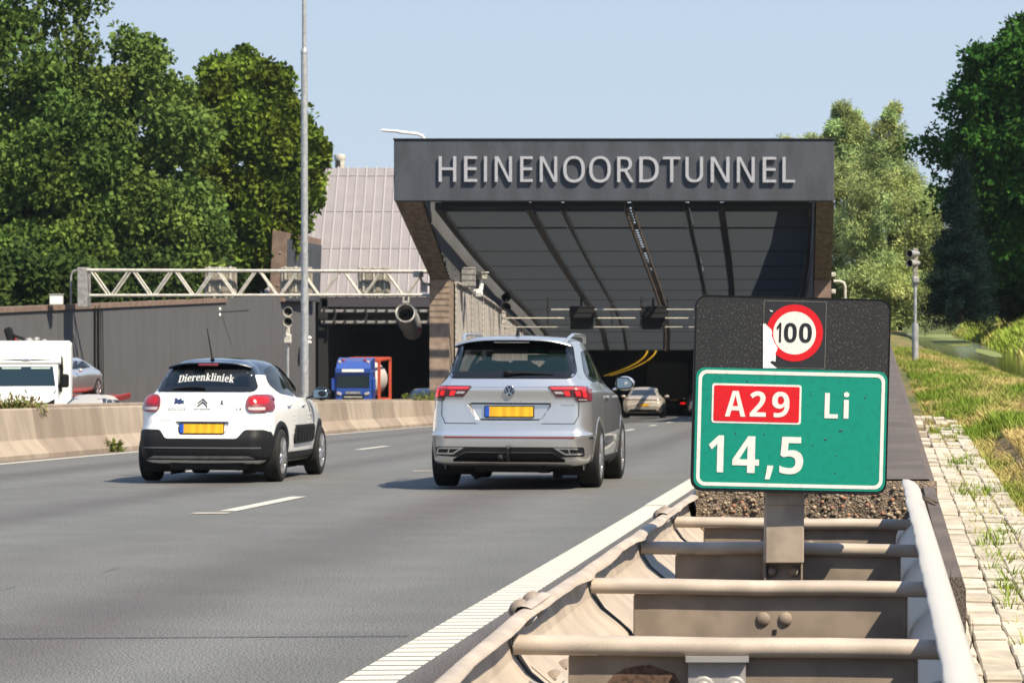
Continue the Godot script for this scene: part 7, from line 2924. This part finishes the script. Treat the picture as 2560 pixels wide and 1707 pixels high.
func recovery_truck() -> void:
	var d := 84.0
	var t := thing("recovery_truck", "red recovery lorry behind the white van with a flat red bed and folded crane", "lorry", Vector3(-14.9, CY - 4.45, -d), 0.02)
	var b := MB.new()
	b.box(Vector3(0, 1.28, -7.0), Vector3(2.4, 0.14, 8.6), Basis(), 0.02)
	put(b, "flat_bed", M.bed_red, t)
	for s in [-1.0, 1.0]:
		b = MB.new()
		b.box(Vector3(s * 1.18, 1.36, -7.0), Vector3(0.07, 0.14, 8.6), Basis(), 0.015)
		put(b, "bed_rail", M.bed_red, t)
		for z in [-1.2, -7.5, -8.8]:
			wheel(t, s * 0.98, 0.48, z, 0.48, 0.34, 0.28, 6, M.steel_grey, M.alloy_dark)
	b = MB.new()
	b.box(Vector3(0, 0.85, -6.0), Vector3(1.0, 0.35, 11.5))
	put(b, "chassis", M.black_plastic, t)
	b = MB.new()
	b.box(Vector3(-1.1, 1.95, -0.95), Vector3(2.3, 2.5, 1.9), Basis(), 0.12)
	put(b, "cab", M.white_paint, t)
	b = MB.new()
	b.box(Vector3(-1.1, 2.3, 0.02), Vector3(2.0, 0.9, 0.03), Basis(), 0.01)
	put(b, "windscreen", M.van_glass, t)
	# folded loader crane standing up behind the cab
	b = MB.new()
	b.box(Vector3(-1.48, 3.25, -2.3), Vector3(0.16, 0.7, 0.3), Basis(Vector3.BACK, 0.12), 0.04)
	b.box(Vector3(-1.30, 3.25, -2.3), Vector3(0.22, 0.16, 0.6), Basis(), 0.04)
	put(b, "crane_boom", M.bed_red, t)
	b = MB.new()
	b.box(Vector3(-1.62, 3.62, -2.2), Vector3(0.26, 0.5, 0.3), Basis(Vector3.BACK, 0.3), 0.06)
	b.tube([Vector3(-1.5, 3.6, -2.1), Vector3(-1.15, 3.5, -2.0), Vector3(-0.9, 3.15, -2.0)], 0.05, 8)
	put(b, "crane_hose", M.black_plastic, t)
	for q in [[-0.95, 3.40, 0.13], [-0.68, 3.25, 0.15], [-0.40, 3.22, 0.13], [-0.70, 3.46, 0.09], [-0.45, 3.40, 0.08]]:
		b = MB.new()
		b.lathe([[0.0, 0.12], [q[2] * 0.5, 0.12], [q[2], 0.08], [q[2], -0.2], [0.0, -0.2]], Transform3D(Basis(Vector3.RIGHT, PI / 2), Vector3(q[0], q[1], -1.95)), 14)
		put(b, "crane_cylinder", M.steel_grey, t)
	# the car it carries
	var c := far_car("loaded_car", "silver coupe carried on the red bed of the recovery lorry", M.silver_paint, 4.3, 0.89, 1.44, 0.15)
	place_car(c, 93.6, px(196, 93.6), CY - 4.45 + 1.352, PI - 0.24)


func blue_lorry() -> void:
	var d := 142.0
	var t := thing("tank_lorry", "blue lorry leaving the tunnel exit with an orange framed tank container", "lorry", Vector3(px(811, d), W(d, 14.3).y - 0.55, -d), -0.06)
	t.scale = Vector3.ONE * 0.95
	var b := MB.new()
	b.box(Vector3(0, 1.95, -1.0), Vector3(2.14, 2.7, 2.0), Basis(), 0.12)
	put(b, "cab", M.lorry_blue, t)
	b = MB.new()
	b.hexa([Vector3(-1.0, 3.25, -0.02), Vector3(1.0, 3.25, -0.02), Vector3(0.96, 3.78, -0.45), Vector3(-0.96, 3.78, -0.45), Vector3(-1.05, 3.25, -1.9), Vector3(1.05, 3.25, -1.9), Vector3(1.05, 3.95, -1.9), Vector3(-1.05, 3.95, -1.9)])
	put(b, "roof_deflector", M.lorry_blue, t)
	b = MB.new()
	b.box(Vector3(0, 3.24, 0.05), Vector3(2.05, 0.30, 0.16), Basis(), 0.03)
	var v := put(b, "sun_visor", M.lorry_blue, t)
	b = MB.new()
	b.box(Vector3(0, 3.25, 0.135), Vector3(1.25, 0.16, 0.012))
	put(b, "name_band", M.white_ink, v)
	b = MB.new()
	b.box(Vector3(0, 2.60, 0.01), Vector3(1.9, 0.64, 0.04), Basis(), 0.02)
	put(b, "windscreen", M.van_glass, t)
	b = MB.new()
	b.box(Vector3(0, 1.98, 0.03), Vector3(0.85, 0.14, 0.03))
	put(b, "name_plate", M.steel_grey, t)
	for y in [1.73, 1.53, 1.33]:
		b = MB.new()
		b.box(Vector3(0, y, 0.05), Vector3(1.05, 0.07, 0.05), Basis(), 0.01)
		put(b, "grille_bar", M.steel_white, t)
	b = MB.new()
	b.box(Vector3(0, 1.5, 0.012), Vector3(1.2, 0.72, 0.03))
	put(b, "grille", M.black_plastic, t)
	b = MB.new()
	b.box(Vector3(0, 0.6, -0.1), Vector3(2.2, 0.6, 0.4), Basis(), 0.08)
	put(b, "bumper", M.lorry_blue, t)
	for s in [-1.0, 1.0]:
		b = MB.new()
		b.box(Vector3(s * 1.18, 2.45, -0.15), Vector3(0.20, 0.75, 0.22), Basis(), 0.05)
		put(b, "door_mirror", M.lorry_blue, t)
		b = MB.new()
		b.box(Vector3(s * 0.8, 1.93, 0.04), Vector3(0.28, 0.16, 0.05), Basis(Vector3.BACK, s * 0.3), 0.02)
		put(b, "headlight", M.lens_clear, t)
		b = MB.new()
		b.lathe([[0.0, 0.14], [0.09, 0.12], [0.10, 0.0], [0.0, 0.0]], Transform3D(Basis(), Vector3(s * 0.62, 3.76, -0.5)), 10)
		put(b, "beacon", mat("beacon_red", lin(0.30, 0.03, 0.03), 0.3), t)
		b = MB.new()
		b.ball(Vector3(s * 0.82, 3.72, -0.35), Vector3(0.10, 0.10, 0.05), 10, 6)
		put(b, "roof_lamp", M.lens_clear, t)
		for z in [-1.3, -4.2, -8.0, -9.3]:
			wheel(t, s * 0.98, 0.5, z, 0.5, 0.36, 0.29, 6, M.steel_grey, M.alloy_dark)
	b = MB.new()
	b.box(Vector3(0, 1.0, -6.0), Vector3(1.0, 0.3, 9.5))
	put(b, "chassis", M.black_plastic, t)
	# tank container in its frame
	var c := thing("tank_container", "pale tank in an orange container frame on the blue lorry's trailer", "container", t.position, -0.06)
	c.scale = t.scale
	for s in [-1.0, 1.0]:
		for z in [-3.1, -9.1]:
			b = MB.new()
			b.box(Vector3(s * 1.15, 2.55, z), Vector3(0.16, 2.55, 0.18), Basis(), 0.01)
			put(b, "corner_post", M.tank_orange, c)
		for y in [1.32, 3.78]:
			b = MB.new()
			b.box(Vector3(s * 1.15, y, -6.1), Vector3(0.14, 0.14, 5.8), Basis(), 0.01)
			put(b, "side_rail", M.tank_orange, c)
	for z in [-3.1, -9.1]:
		for y in [1.32, 3.78]:
			b = MB.new()
			b.box(Vector3(0, y, z), Vector3(2.14, 0.16, 0.16), Basis(), 0.01)
			put(b, "end_rail", M.tank_orange, c)
	b = MB.new()
	b.lathe([[0.0, 0.35], [0.5, 0.28], [0.9, 0.1], [1.05, -0.2], [1.08, -0.4], [1.08, -4.8], [1.0, -5.2], [0.5, -5.4], [0.0, -5.45]], Transform3D(Basis(Vector3.RIGHT, PI / 2), Vector3(0, 2.55, -3.55)), 28)
	put(b, "tank", M.tank_shell, c)
